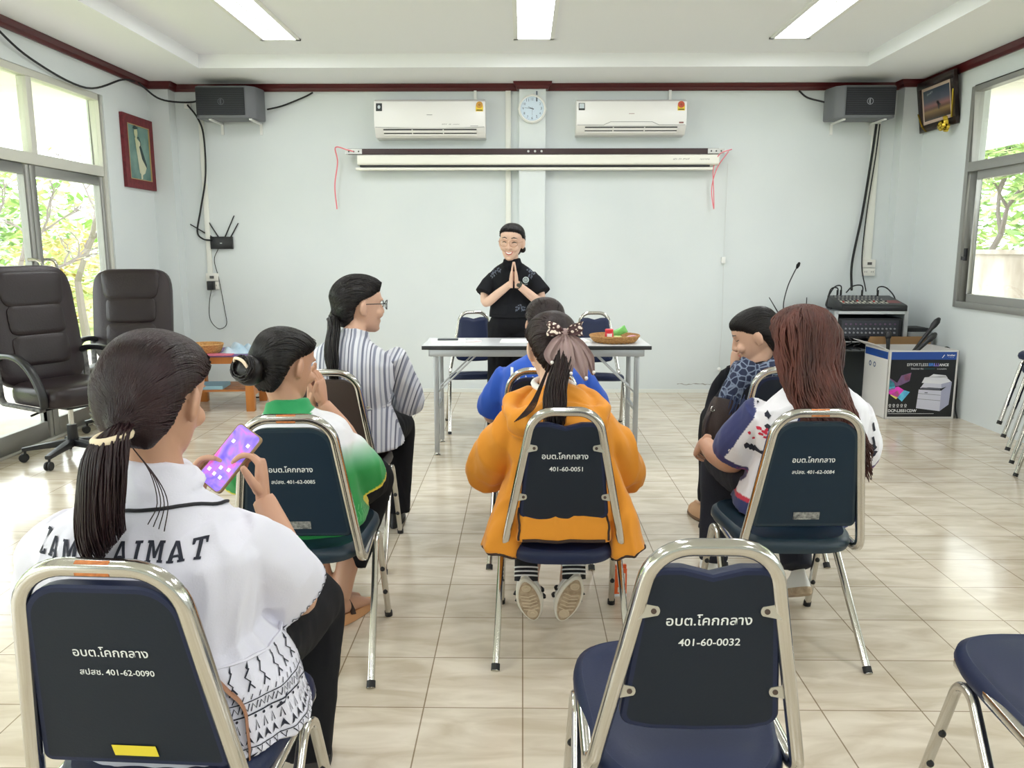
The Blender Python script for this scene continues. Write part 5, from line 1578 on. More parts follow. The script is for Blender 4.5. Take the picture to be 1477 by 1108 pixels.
def join(meshes, name):
    vs, fs, ms, mats_ = [], [], [], []
    for me, m in meshes:
        if m not in mats_: mats_.append(m)
        k = len(vs); mi = mats_.index(m)
        vs += [tuple(v.co) for v in me.vertices]; fs += [tuple(i + k for i in p.vertices) for p in me.polygons]; ms += [mi] * len(me.polygons)
        bpy.data.meshes.remove(me)
    me = bpy.data.meshes.new(name); me.from_pydata(vs, [], fs)
    me.polygons.foreach_set('material_index', ms); me.shade_smooth(); finish(me, mats_)
    return me
def wrinkle(me, amp=.004, freq=9.0, st=(1.5, 1.5, .6), seed=0, mask=None):
    n = len(me.vertices); co = [v.co.copy() for v in me.vertices]; no = [v.normal.copy() for v in me.vertices]
    for i, v in enumerate(me.vertices):
        p = co[i]; q = V((p.x * st[0], p.y * st[1], p.z * st[2])) * freq + V((seed, seed * .7, 0))
        q += V((noise.noise(q * .6), noise.noise(q * .6 + V((9, 2, 4))), noise.noise(q * .5 + V((3, 7, 1))))) * .8
        d = .55 - abs(noise.noise(q)) * 2.6 + .45 * noise.noise(q * 2.1 + V((4, 4, 4)))
        v.co = p + no[i] * amp * d * (mask(p) if mask else 1)
    me.update()
def dye(me, fn):
    a = me.color_attributes.new('dye', 'FLOAT_COLOR', 'POINT')
    for i, v in enumerate(me.vertices): a.data[i].color = lin(fn(v.co))
def mixc(a, b, t):
    t = max(0, min(1, t)); return tuple(a[i] + (b[i] - a[i]) * t for i in range(3))
def garment(name, torso, sleeves, m, root, vox=.007, smooth=7, wr=(.004, 9), n=32, e=2.3, extra=None, dyef=None, seed=1, mask=None, side=(1, 0, 0), reg=None):
    mb = MB()
    if torso:
        ctr = smooth_path([c for c, a, b in torso], 4); R = []
        for i in range(len(ctr)):
            t = i / 4; j = min(int(t), len(torso) - 2); f = t - j
            R.append((torso[j][1] + (torso[j + 1][1] - torso[j][1]) * f, torso[j][2] + (torso[j + 1][2] - torso[j][2]) * f))
        mb.loft(ctr, R, side=side, n=n, e=e)
    for pts, rad in sleeves: limb(mb, pts, rad, 20)
    if extra: extra(mb)
    me = remesh(mb, vox, smooth, .5, name)
    if wr: wrinkle(me, wr[0], wr[1], seed=seed, mask=mask)
    if dyef: dye(me, dyef)
    tree = bvh(me)
    shift(me, root.location); finish(me, m)
    o = link(name, me, root)
    return o, tree
def body(root, M4, neck, torso, arms, hands, skin, legs=(), vox=.006, face=None, nr=.053):
    mb = MB(); head(mb, M4)
    h = M4 @ V((0, -.018, -.06)); mb.loft([h, h.lerp(V(neck), .5), V(neck), V(neck) - V((0, 0, .06))], [nr * .95, nr * .92, nr * .96, nr * 1.05], n=18)
    ctr = [V(c) for c, a, b in torso]; mb.loft(ctr, [(a * .78, b * .78) for c, a, b in torso], n=24)
    for pts, rad in arms:
        s0 = V(pts[0]).lerp(V(neck), .30) - V((0, 0, .035)); limb(mb, [s0] + list(pts[1:]), [rad[0] * .52, rad[1] * .80] + list(rad[2:]))
    for pts, rad in legs: limb(mb, pts, rad)
    parts = [(remesh(mb, vox, 5, .5, 'body'), skin)] + [(h_, skin) for h_ in hands] + (face or [])
    me = join(parts, 'body'); shift(me, root.location)
    return link('body', me, root)
CAPROWS = [(-.092, -.052, -.080, .036), (-.062, -.040, -.098, .058), (-.026, -.030, -.112, .073), (.006, -.012, -.119, .0805), (.028, .030, -.120, .083), (.044, .062, -.118, .082), (.062, .080, -.113, .080), (.078, .084, -.105, .0745), (.094, .078, -.091, .063), (.110, .048, -.062, .042), (.118, .012, -.03, .014)]
def cap(M4, rows=CAPROWS, vox=.005, grow=0.0, tie=None):
    mb = MB()
    if tie:
        T_ = V(tie); c0 = V((T_.x * .4, -.05, T_.z * .5 + .01)); mb.loft([M4 @ c0, M4 @ c0.lerp(T_, .6), M4 @ T_.lerp(c0, .02)], [.058, .036, .016], n=16, dome=.3)
    rings(mb, M4, interp_rows([(z * (1 + grow), f + grow * .09, b - grow * .12, w * (1 + grow)) for z, f, b, w in rows]))
    return remesh(mb, vox, 4, .5, 'hair')
def combed(mb, tree, M4, tie, n, rng, r=.0022, wide=1.0, region=None, lift=.0018, wob=.004):
    """strands combed over the skull from hairline to the tie point (head coordinates)"""
    inv = M4.to_3x3(); r *= .72; n = int(n * 1.9)
    for _ in range(n):
        a = rng.uniform(0, 2 * PI)
        if region: a = region(rng)
        # hairline point: around the face and down the nape
        z = .052 + .05 * math.sin(a) if math.sin(a) > 0 else -.01 + .07 * math.sin(a)
        u = V((.085 * math.cos(a), .10 * math.sin(a) if math.sin(a) > 0 else .02 + .05 * math.sin(a), .075 * abs(math.sin(a)) if math.sin(a) > 0 else -.075 * abs(math.sin(a)) + .0))
        st = M4 @ (u + V((rng.uniform(-.01, .01), rng.uniform(-.012, .012), rng.uniform(-.008, .02))))
        en = M4 @ (V(tie) + V((rng.uniform(-.012, .012), rng.uniform(-.004, .004), rng.uniform(-.012, .012))))
        pts = []
        c = M4 @ V((0, -.012, .0)); d0 = (st - c).normalized(); d1 = (en - c).normalized()
        up = (inv @ V((rng.uniform(-.25, .25), -.35, 1))).normalized(); kk = .75 * max(0, .2 - d0.dot(d1)); N = 12
        jit = inv @ V((rng.uniform(-wob, wob), 0, rng.uniform(-wob, wob))) * 8
        for k in range(N + 1):
            t = k / N * .97
            d = (d0 * (1 - t) + d1 * t + (up * kk + jit) * 4 * t * (1 - t) * .6).normalized()
            h, nn, i, dd = tree.ray_cast(c + d * .35, -d)
            if h is None: continue
            pts.append(h + nn * lift)
        if len(pts) > 4:
            P = smooth_path(pts, 2)
            mb.tube(P, [max(.0006, r * math.sin(PI * (.12 + .8 * k / (len(P) - 1)))) for k in range(len(P))], 5)
def tail(mb, path, R, n, rng, r=.0035, wave=0.0, k=5, spread_end=1.0, flat=1.0):
    """bundle of strands along a path; R(t) is the bundle radius"""
    P = smooth_path(path, k); N = len(P); r *= .72; n = int(n * 1.8)
    for _ in range(n):
        a = rng.uniform(0, 2 * PI); q = math.sqrt(rng.random()); ph = rng.uniform(0, 6); end = rng.uniform(.78, 1.0)
        pts = []
        for i in range(N):
            t = i / (N - 1)
            if t > end: break
            T = (P[min(i + 1, N - 1)] - P[max(i - 1, 0)]).normalized(); s = V((1, 0, 0)); s = (s - T * s.x).normalized(); u = T.cross(s)
            rr = R(t) * q
            pts.append(P[i] + s * (rr * math.cos(a) + wave * math.sin(ph + t * 9)) + u * (rr * math.sin(a) * flat + wave * .6 * math.cos(ph + t * 7)))
        M_ = len(pts)
        if M_ > 3: mb.tube(pts, [max(.0007, r * (1 - .75 * (i / (M_ - 1)) ** 2)) for i in range(M_)], 5)
def haircol(root, mbs, m, name='hair'):
    """mbs: meshes and builders that make up one head of hair"""
    L = [(x if not isinstance(x, MB) else x.mesh('h'), m) for x in mbs]
    me = join(L, name); shift(me, root.location)
    return link(name, me, root)
def trousers(root, pelvis, knees, ankles, m, rp=(.17, .12), rt=.088, rk=.068, ra=.055, vox=.008, name='trousers', wr=.004):
    mb = MB(); p = V(pelvis)
    mb.ball(p, (rp[0], rp[1], .10), None, 20, 12)
    for s, k, a in ((-1, *[x[0] for x in (knees, ankles)]), (1, *[x[1] for x in (knees, ankles)])):
        hip = p + V((s * rp[0] * .52, .02, .0)); k = V(k); a = V(a)
        limb(mb, [hip, hip.lerp(k, .5), k, k.lerp(a, .5), a], [rt * 1.05, rt, rk * 1.04, (rk + ra) / 2, ra], 18)
    me = remesh(mb, vox, 6, .5, name); wrinkle(me, wr, 8, seed=3); shift(me, root.location); finish(me, m)
    return link(name, me, root)
def shoe(root, heel, toe, up, m, sole_m=None, w=.042, name='shoe', sole=.022, ug=0.0):
    """foot-shaped shoe from heel to toe; up = instep side"""
    h, t = V(heel), V(toe); f = (t - h).normalized(); L = (t - h).length; u = V(up); u = (u - f * u.dot(f)).normalized(); s = f.cross(u)
    o = [(-.1 + 1.1 * i / 24 + 0, 0) for i in range(1)]
    def outline(k, grow=0.0):
        r = []
        for i in range(28):
            a = 2 * PI * i / 28; x = math.cos(a); y = math.sin(a)
            ww = w * (.78 + .22 * math.sin(PI * .5 * (x + 1) * .9)) + grow
            r.append((x * (L / 2 + grow), y * ww))
        return r
    def ring(z, grow, squeeze=1.0, back=0.0): return [h + f * (L / 2 + x * (1 - back * .5) - back * L * .25) + s * y * squeeze + u * z for x, y in outline(0, grow)]
    mb = MB(); mb.stack([ring(0, -.003), ring(sole * .3, .002), ring(sole, .001)])
    so = obj('sole', mb.mesh('sole', True, 35, root.location), sole_m or mat('white_rubber_sole', (222, 216, 204), .7), None)
    mb2 = MB(); mb2.stack([ring(sole, -.002 + ug), ring(sole + .018, -.004 + ug * 1.3), ring(sole + .036, -.010 + ug, .92, .10), ring(sole + .054, -.016, .80, .34), ring(sole + .066, -.018, .76, .46)])
    S = obj(name, mb2.mesh(name, True, 50, root.location), m, root)
    so.parent = S
    return S, (h, f, s, u, L)
def person(label, loc):
    return thing('person', label, 'person', loc)
def cloth(name, c, rough=.85, b=(240, .07), **k): return mat(name, c, rough, bump=b, sheen=.15 if sum(c) > 200 else 0.0, spec=.5 if sum(c) > 200 else .2, **k)
BLKCLOTH = cloth('black_trouser_cloth', (24, 24, 28))
def print_on(root, parent, name, tree, drawings, m, fn, L=.012, lift=.0018):
    """fn(x, y) -> (origin, direction)"""
    mb = MB()
    for vf in drawings:
        vs, fs = subdiv2(vf, L); P, ok = [], []
        for x, y in vs:
            o, d = fn(x, y); d = V(d).normalized(); h, nn, i, dist = tree.ray_cast(V(o), d)
            if h is None: P.append(V(o)); ok.append(False)
            else: P.append(h + (nn if nn.dot(d) < 0 else -nn) * lift); ok.append(True)
        fs = [f for f in fs if all(ok[i] for i in f) and max((P[f[0]] - P[i]).length for i in f) < 5 * L]
        used = sorted({i for f in fs for i in f}); ix = {i: k for k, i in enumerate(used)}
        mb.add([P[i] for i in used], [tuple(ix[i] for i in f) for f in fs])
    if not mb.v: return None
    return obj(name, mb.mesh(name, True, 60, root.location), m, parent)
def back_fn(x0, z0, y=-9): return lambda x, z: (V((x0 + x, y, z0 + z)), V((0, 1, 0)))
def round_fn(c, R, th0, z0):
    """x runs around the body anticlockwise seen from above (metres at radius R), y up"""
    def f(x, y):
        a = th0 + x / R; d = V((math.cos(a), math.sin(a), 0)); o = V((c[0], c[1], z0 + y)) + d * 1.0
        return o, -d
    return f
def strip(pts, tree, off=.004):
    out = []
    for p in pts:
        h, n, i, d = tree.find_nearest(V(p)); out.append(h + n * off)
    return out
# ---- woman in the white blouse, nearest the camera
SLAB = {'L': [[(0, 0), (.62, 0), (.62, .28), (.50, .28), (.46, .14), (.36, .14), (.36, .88), (.46, .88), (.46, 1), (0, 1), (0, .88), (.12, .88), (.12, .12), (0, .12)]],
        'A': [[(0, 0), (.32, 0), (.32, .12), (.26, .12), (.29, .26), (.29, .38), (.40, .80), (.40, 1), (.30, 1), (.06, .12), (0, .12)], [(.80, 0), (.48, 0), (.48, .12), (.54, .12), (.51, .26), (.51, .38), (.40, .80), (.40, 1), (.50, 1), (.74, .12), (.80, .12)], [(.28, .26), (.52, .26), (.50, .38), (.30, .38)]],
        'M': [[(0, 0), (.30, 0), (.30, .12), (.24, .12), (.24, .74), (.10, 1), (0, 1), (0, .88), (.07, .88), (.07, .12), (0, .12)], [(.94, 0), (.62, 0), (.62, .12), (.68, .12), (.68, .74), (.84, 1), (.94, 1), (.94, .88), (.87, .88), (.87, .12), (.94, .12)], [(.24, .74), (.10, 1), (.30, 1), (.47, .50), (.64, 1), (.84, 1), (.68, .74), (.54, .20), (.40, .20)]],
        'P': [[(0, 0), (.36, 0), (.36, .12), (.28, .12), (.28, .88), (.10, .88), (.10, .12), (0, .12)], [(0, .88), (.48, .88), (.62, .78), (.62, .56), (.48, .42), (.28, .42), (.28, .54), (.42, .54), (.46, .60), (.46, .76), (.40, .80), (0, 1)]],
        'I': [[(0, 0), (.38, 0), (.38, .12), (.28, .12), (.28, .88), (.38, .88), (.38, 1), (0, 1), (0, .88), (.10, .88), (.10, .12), (0, .12)]],
        'T': [[(.17, 0), (.53, 0), (.53, .12), (.44, .12), (.44, .86), (.56, .86), (.60, .70), (.70, .70), (.70, 1), (0, 1), (0, .70), (.10, .70), (.14, .86), (.26, .86), (.26, .12), (.17, .12)]]}
def slab_text(word, h, gap=.16):
    x, out = 0.0, []
    for ch in word:
        for pl in SLAB[ch]:
            bm_pts = [(x + px, py) for px, py in pl]; out.append(bm_pts)
        x += max(px for pl in SLAB[ch] for px, py in pl) + gap
    return [poly2([((px - x / 2) * h, py * h) for px, py in pl]) for pl in out]
def white_woman():
    C = (-.68, 1.44)
    root = person('person in a white blouse holding a phone, dark ponytail, nearest the camera', (-.68, 1.46, 0))
    M4 = HM((-.682, 1.455, 1.100), -4, -15, 4, 1.02)
    rng = random.Random(1)
    torso = [((-.655, 1.455, .440), .235, .165), ((-.66, 1.455, .52), .212, .160), ((-.685, 1.445, .625), .172, .140), ((-.695, 1.432, .73), .195, .144), ((-.698, 1.430, .805), .208, .134), ((-.697, 1.436, .858), .182, .110), ((-.695, 1.442, .905), .118, .084), ((-.692, 1.448, .945), .068, .064)]
    arms = [([(-.535, 1.45, .845), (-.505, 1.55, .72), (-.490, 1.64, .615), (-.535, 1.70, .71), (-.592, 1.745, .810)], [.055, .050, .042, .037, .026]),
            ([(-.86, 1.45, .845), (-.93, 1.52, .72), (-.94, 1.61, .62), (-.84, 1.69, .71), (-.752, 1.740, .795)], [.055, .050, .042, .037, .026])]
    hR = hand((-.592, 1.745, .810), (-.06, .16, .95), (-.95, -.15, .1), True, .55, .95, .03, .75, [.85, .85, .85, .9])
    hL = hand((-.752, 1.740, .795), (.12, .22, .8), (.9, -.15, .1), False, .6, .95, .03, .6, [.6, .65, .65, .7])
    body(root, M4, (-.69, 1.448, .955), torso[1:], arms, [hR, hL], SKIN2)
    WHC = cloth('white_blouse_cotton', (216, 214, 226), .85)
    sl = [([(-.560, 1.440, .825), (-.522, 1.495, .770), (-.502, 1.550, .705), (-.492, 1.590, .655)], [.066, .076, .080, .082]),
          ([(-.840, 1.440, .825), (-.905, 1.475, .765), (-.935, 1.505, .695), (-.948, 1.530, .640)], [.068, .082, .087, .088])]
    o, tree = garment('blouse', torso, sl, WHC, root, .0058, 5, (.0075, 8), extra=lambda mb: (mb.loft([(-.693, 1.442, .925), (-.691, 1.449, .958), (-.690, 1.453, .976)], [(.088, .082), (.074, .072), (.069, .068)], n=26), mb.tube([V((-.691 + .082 * math.cos(a), 1.447 + .079 * math.sin(a), .938 + .012 * math.sin(a))) for a in [2 * PI * k / 28 for k in range(28)]], .008, 8, closed=True)), seed=2)
    INK = mat('black_fabric_print', (34, 36, 50), .8)
    print_on(root, o, 'lettering', tree, slab_text('LAMPLAIMAT', .033, .24), INK, lambda x, z: (V((-.712 + x * 1.0, .6, .832 + z - .01 * x)), V((0, 1, 0))), .008)
    # waist seam and printed hem on the right side of the blouse
    draw = []
    for k in range(20):
        x = -.02 + k * .019
        draw += [poly2([(x, .012), (x + .008, .030), (x + .016, .012), (x + .008, .018)]), stroke2([(x + .004, .034), (x + .008, .052), (x + .012, .034)], .0022), stroke2([(x, .004), (x + .006, -.006), (x + .010, .004)], .002)]
        draw += [disc2(x + .008, .060, .003, 8), stroke2([(x, .072), (x + .006, .084), (x + .012, .074), (x + .018, .086)], .0026), stroke2([(x + .004, .092), (x + .010, .100)], .002)]
        if k % 2 == 0: draw += [stroke2([(x + .002, .106), (x + .012, .122), (x + .004, .130), (x + .016, .144)], .0032), stroke2([(x + .018, .108), (x + .010, .118)], .0028), poly2([(x + .010, .146), (x + .018, .156), (x + .014, .140)])]
    draw += [stroke2([(-.03 + .02 * k, .006) for k in range(21)], .002), stroke2([(-.03 + .02 * k, .066) for k in range(21)], .003), stroke2([(-.03 + .02 * k, .089) for k in range(21)], .002)]
    print_on(root, o, 'hem_print', tree, draw, INK, round_fn((-.66, 1.455), .22, -1.05, .462), .010)
    tr = []
    for k in range(26):
        x = k * .0155; tr += [stroke2([(x, .0), (x + .0075, .012), (x + .0155, .0)], .0030)]
    a_end, b_end = V((-.492, 1.590, .655)), V((-.502, 1.550, .705)); ax = (b_end - a_end).normalized(); e1 = ax.cross(V((1, 0, 0))).normalized(); e2 = ax.cross(e1)
    def cuff(x, y):
        an = x / .064; d = e1 * math.cos(an) + e2 * math.sin(an); return a_end + ax * (.006 + y) + d * .4, -d
    print_on(root, o, 'cuff_trim', tree, tr, INK, cuff, .008)
    w = MB(); w.tube(strip([(-.67 + .20 * math.cos(a), 1.445 + .15 * math.sin(a), .625) for a in [-PI / 2 - 1.2 + .2 * k for k in range(19)]], tree, .001), .0035, 5); obj('waist_seam', w.mesh('waist_seam', True, 60, root.location), WHC, o)
    trousers(root, (-.66, 1.50, .555), [(-.84, 1.93, .50), (-.535, 1.92, .475)], [(-.84, 1.90, .09), (-.555, 1.86, .09)], BLKCLOTH, (.17, .12), .092, .075, .068)
    for xx in (-.84, -.555): shoe(root, (xx, 1.80, .002), (xx, 2.04, .002), (0, 0, 1), mat('black_shoe', (26, 26, 28), .5), mat('black_sole', (30, 30, 32), .7))
    TIE = (.002, -.116, -.066); c = cap(M4, vox=.0045, tie=TIE); t = bvh(c); mb = MB()
    combed(mb, t, M4, TIE, 520, rng, .0026)
    pt = M4 @ V(TIE)
    tail(mb, [pt, pt + V((-.008, -.028, -.03)), pt + V((-.014, -.040, -.09)), pt + V((-.018, -.040, -.16)), pt + V((-.012, -.036, -.215))], lambda q: .014 + .047 * math.sin(PI * min(1, .08 + q * .70)), 290, rng, .0036, .004, flat=.7)
    for k in range(4):
        q = pt + V((.03, -.01, -.03)); mb.tube(smooth_path([q, q + V((.03 + .004 * k, -.008, -.04 - .004 * k)), q + V((.045 + .006 * k, -.022, -.09)), q + V((.03 + .009 * k, -.03, -.125 - .004 * k))], 4), .0012, 4)
    haircol(root, [c, mb], HMAR)
    b = MB(); R = M4.to_3x3()
    b.tube([pt + R @ V((.026 * math.cos(a), .022 * math.sin(a), .010 * math.sin(a) + .006 * math.cos(a))) + V((-.002, -.014, -.010)) for a in [2 * PI * k / 20 for k in range(20)]], .0085, 8, closed=True)
    obj('hair_tie', b.mesh('hair_tie', True, 60, root.location), mat('cream_hair_tie', (226, 208, 178), .7), root)
    l = MB(); l.tube(strip(smooth_path([(-.74, 1.35, .915), (-.68, 1.345, .915), (-.62, 1.37, .912), (-.575, 1.42, .905), (-.56, 1.49, .90)], 5), tree, .003), .0035, 6); obj('lanyard', l.mesh('lanyard', True, 60, root.location), mat('black_cord', (24, 24, 30), .7), root)
    s = MB(); s.tube(strip(smooth_path([(-.560, 1.30, .635), (-.530, 1.31, .590), (-.508, 1.33, .545), (-.502, 1.33, .450)], 5), tree, .004), [(.009, .0022)] * 16, 6); obj('bag_strap', s.mesh('bag_strap', True, 60, root.location), mat('brown_leather_strap', (150, 104, 76), .5), root)
white_woman()
def phone():
    t = thing('mobile_phone', 'mobile phone with a purple and red lit screen held by the white-bloused woman', 'phone', (-.664, 1.745, .905))
    u = V((.10, .06, .13)).normalized(); n = V((-.12, -.80, .52)); n = (n - u * n.dot(u)).normalized(); s = u.cross(n)
    M3 = Matrix((s, u, n)).transposed().to_4x4()
    W, L, T = .074, .155, .009
    P = fillet([(0, -L / 2, 0), (W / 2, -L / 2, 0), (W / 2, L / 2, 0), (-W / 2, L / 2, 0), (-W / 2, -L / 2, 0), (0, -L / 2, 0)], .010)
    o2 = [(p.x, p.y) for p in P[:-1]]
    b = MB(); b.prism(o2, M3 @ Matrix.Translation((0, 0, -T)), T); obj('case', b, mat('tan_phone_case', (150, 124, 92), .45), t, angle=40)
    sc = MB(); sc.prism([(x * .93, y * .965) for x, y in o2], M3, .0006)
    m = mat('lit_phone_screen', (120, 90, 220), .2, emit=0.55); nt = m.node_tree; bs = nt.nodes['Principled BSDF']
    tc = nt.nodes.new('ShaderNodeTexCoord'); gr = nt.nodes.new('ShaderNodeTexNoise'); gr.inputs['Scale'].default_value = 16; gr.inputs['Distortion'].default_value = 1.5
    rp = nt.nodes.new('ShaderNodeValToRGB'); el = rp.color_ramp.elements
    el[0].position, el[0].color = .25, lin((70, 60, 190)); el[1].position, el[1].color = .75, lin((240, 90, 150))
    e = el.new(.5); e.color = lin((150, 120, 235))
    for a, q in ((tc.outputs['Object'], gr.inputs['Vector']), (gr.outputs[0], rp.inputs[0]), (rp.outputs[0], bs.inputs['Base Color']), (rp.outputs[0], bs.inputs['Emission Color'])): nt.links.new(a, q)
    S = obj('screen', sc, m, t, smooth=False)
    F = lambda x, y: M3 @ V((x, y, .0011))
    for x, y in ((-.022, -.045), (-.004, -.047), (.014, -.046), (.0, -.028), (.02, -.022), (-.018, .035), (.02, .045)):
        ic = MB(); put(ic, rect2(x - .004, x + .004, y - .004, y + .004), F); obj('app_icon', ic, mat('pale_app_icon', (236, 232, 244), .4, emit=.6), S, smooth=False)
phone()

# ---- woman in the green and white polo
def green_woman():
    root = person('person in a white and green polo shirt with a low hair bun', (-.735, 2.58, 0))
    M4 = HM((-.775, 2.575, 1.000), -30, -16, 0, 1.0); rng = random.Random(2)
    torso = [((-.725, 2.60, .47), .205, .175), ((-.73, 2.58, .56), .190, .150), ((-.74, 2.56, .65), .190, .140), ((-.75, 2.545, .73), .200, .132), ((-.757, 2.545, .785), .180, .112), ((-.765, 2.55, .825), .120, .084), ((-.770, 2.555, .860), .066, .062)]
    arms = [([(-.60, 2.55, .765), (-.565, 2.64, .65), (-.57, 2.75, .60), (-.64, 2.80, .72), (-.715, 2.80, .825)], [.052, .047, .040, .036, .025]),
            ([(-.915, 2.55, .765), (-.955, 2.64, .65), (-.94, 2.75, .60), (-.84, 2.80, .72), (-.755, 2.80, .825)], [.052, .047, .040, .036, .025])]
    hs = [hand((-.715, 2.80, .825), (-.06, -.10, 1), (-1, .1, 0), True, .30, .95, .02, .35), hand((-.757, 2.80, .825), (.06, -.10, 1), (1, .1, 0), False, .12, .95, .02, .35)]
    legs = [([(-.63, 2.93, .30), (-.655, 2.82, .20), (-.668, 2.755, .095)], [.05, .042, .034]), ([(-.82, 2.90, .30), (-.76, 2.82, .20), (-.725, 2.80, .095)], [.05, .042, .034])]
    # feet
    fm = []
    for a, tq in (((-.668, 2.750, .085), (-.600, 2.90, .028)), ((-.725, 2.80, .075), (-.655, 2.95, .028))):
        f = MB(); A, T = V(a), V(tq); f.loft([A + V((-.012, -.035, .012)), A + V((0, -.01, -.0)), A.lerp(T, .4), A.lerp(T, .75), T], [(.026, .030), (.033, .038), (.036, .030), (.040, .020), (.030, .012)], side=(1, -.3, 0), n=14, dome=.5)
        fm.append(remesh(f, .006, 3, .5, 'foot'))
    body(root, M4, (-.772, 2.555, .87), torso[1:], arms, hs, SKIN2, legs=legs)
    body_me = root.children[-1].data
    k = join([(body_me.copy(), SKIN2)] + [(shift(q, root.location), SKIN2) for q in fm], 'body'); root.children[-1].data = k
    W_, G_, Y_ = (226, 226, 232), (28, 140, 66), (226, 206, 60)
    ends = ((V((-.550, 2.675, .585)), V((-.562, 2.64, .63))), (V((-.960, 2.675, .585)), V((-.95, 2.64, .63))))
    def col(p):
        c = mixc(G_, W_, (p.z - .645) / .11)
        if p.z > .845 and abs(p.x + .77) < .09: return (30, 146, 84)
        for e_, q_ in ends:
            d = (p - e_).dot((e_ - q_).normalized())
            if (p - e_).length < .10 and d > -.014: return Y_
        return c
    sl = [([(-.635, 2.54, .745), (-.590, 2.59, .69), (-.562, 2.64, .63), (-.550, 2.675, .585)], [.066, .078, .083, .084]), ([(-.88, 2.54, .745), (-.925, 2.59, .69), (-.95, 2.64, .63), (-.960, 2.675, .585)], [.066, .078, .083, .084])]
    def collar(mb):
        mb.loft([(-.768, 2.550, .835), (-.771, 2.554, .862), (-.773, 2.558, .885)], [(.085, .080), (.076, .072), (.070, .067)], n=24)
    o, tree = garment('polo_shirt', torso, sl, attr_mat('white_green_polo', .8, (240, .06), .2), root, .0065, 6, (.006, 7), extra=collar, dyef=col, seed=5)
    dr = []
    for k in range(26):
        x = -.12 + k * .017; dr += [stroke2([(x, .0), (x + .008, .020), (x + .004, .034)], .0022), stroke2([(x + .008, .0), (x + .014, .018)], .002), stroke2([(x + .003, .04), (x + .012, .056)], .002)]
    print_on(root, o, 'hem_print', tree, dr, mat('pale_green_print', (120, 196, 132), .8), round_fn((-.73, 2.58), .18, -1.45, .482), .012)
    trousers(root, (-.73, 2.64, .545), [(-.87, 3.02, .50), (-.575, 2.99, .49)], [(-.80, 2.88, .20), (-.645, 2.85, .19)], BLKCLOTH, (.165, .12), .088, .076, .058)
    TAN = mat('tan_sandal', (202, 150, 104), .6)
    for h, tq in (((-.690, 2.715, .004), (-.590, 2.93, .004)), ((-.745, 2.765, .004), (-.650, 2.97, .004))):
        s = MB(); H, T = V(h), V(tq); f = (T - H).normalized(); sd = V((f.y, -f.x, 0)); ring_ = lambda z, g: [H.lerp(T, .5) + f * math.cos(a) * ((T - H).length / 2 + g) + sd * math.sin(a) * (.036 + g + .006 * math.cos(a)) + V((0, 0, z + (.018 * (1 - math.cos(a)) / 2))) for a in [2 * PI * k / 24 for k in range(24)]]
        s.stack([[V((p.x, p.y, .002)) for p in ring_(0, 0)], ring_(.02, .002), ring_(.026, 0)]); S = obj('sandal', s.mesh('sandal', True, 40, root.location), TAN, root)
        b = MB(); c = H + f * .07; b.tube([c + sd * .042 * math.cos(a) + V((0, 0, .035 + .075 * math.sin(a))) - f * .02 * math.sin(a) for a in [PI * k / 10 for k in range(11)]], [(.010, .003)] * 11, 6); obj('ankle_strap', b.mesh('ankle_strap', True, 60, root.location), mat('dark_strap', (50, 34, 30), .6), S)
    BUN = (-.01, -.128, -.028); c = cap(M4, vox=.005, tie=BUN); t = bvh(c); mb = MB()
    combed(mb, t, M4, BUN, 300, rng, .0024)
    bc = M4 @ V((-.012, -.135, -.040)); bn = MB(); bn.ball(bc, (.050, .036, .046), M4.to_3x3(), 18, 12); bn.ball(bc + V((.0, .0, -.022)), (.042, .034, .03), None, 16, 10)
    R = M4.to_3x3()
    for k in range(34):
        an = rng.uniform(-.9, .9); rr = rng.uniform(.030, .044); ph = rng.uniform(0, 6)
        mb.tube([bc + R @ V((rr * math.cos(a), -.012 - .030 * math.cos((a - ph)) * .4 - .012, (rr - .004) * math.sin(a))) for a in [ph + 5.0 * i / 16 for i in range(17)]], .0030, 5)
    haircol(root, [c, remesh(bn, .005, 4, .5, 'bun'), mb], HBLK)
    p = MB(); p.tube(smooth_path([bc + R @ V((-.036, -.030, .016)), bc + R @ V((-.015, -.048, .028)), bc + R @ V((.015, -.046, .022)), bc + R @ V((.030, -.034, .004))], 5), .005, 6); obj('hair_clip', p.mesh('hair_clip', True, 60, root.location), mat('pearl_clip', (236, 214, 188), .3), root)
    s = MB(); s.tube(strip(smooth_path([(-.885, 2.56, .80), (-.875, 2.46, .79), (-.86, 2.40, .74), (-.83, 2.38, .66)], 5), tree, .004), [(.011, .0025)] * 16, 6); obj('bag_strap', s.mesh('bag_strap', True, 60, root.location), mat('brown_leather_strap', (150, 104, 76), .5), root)
green_woman()

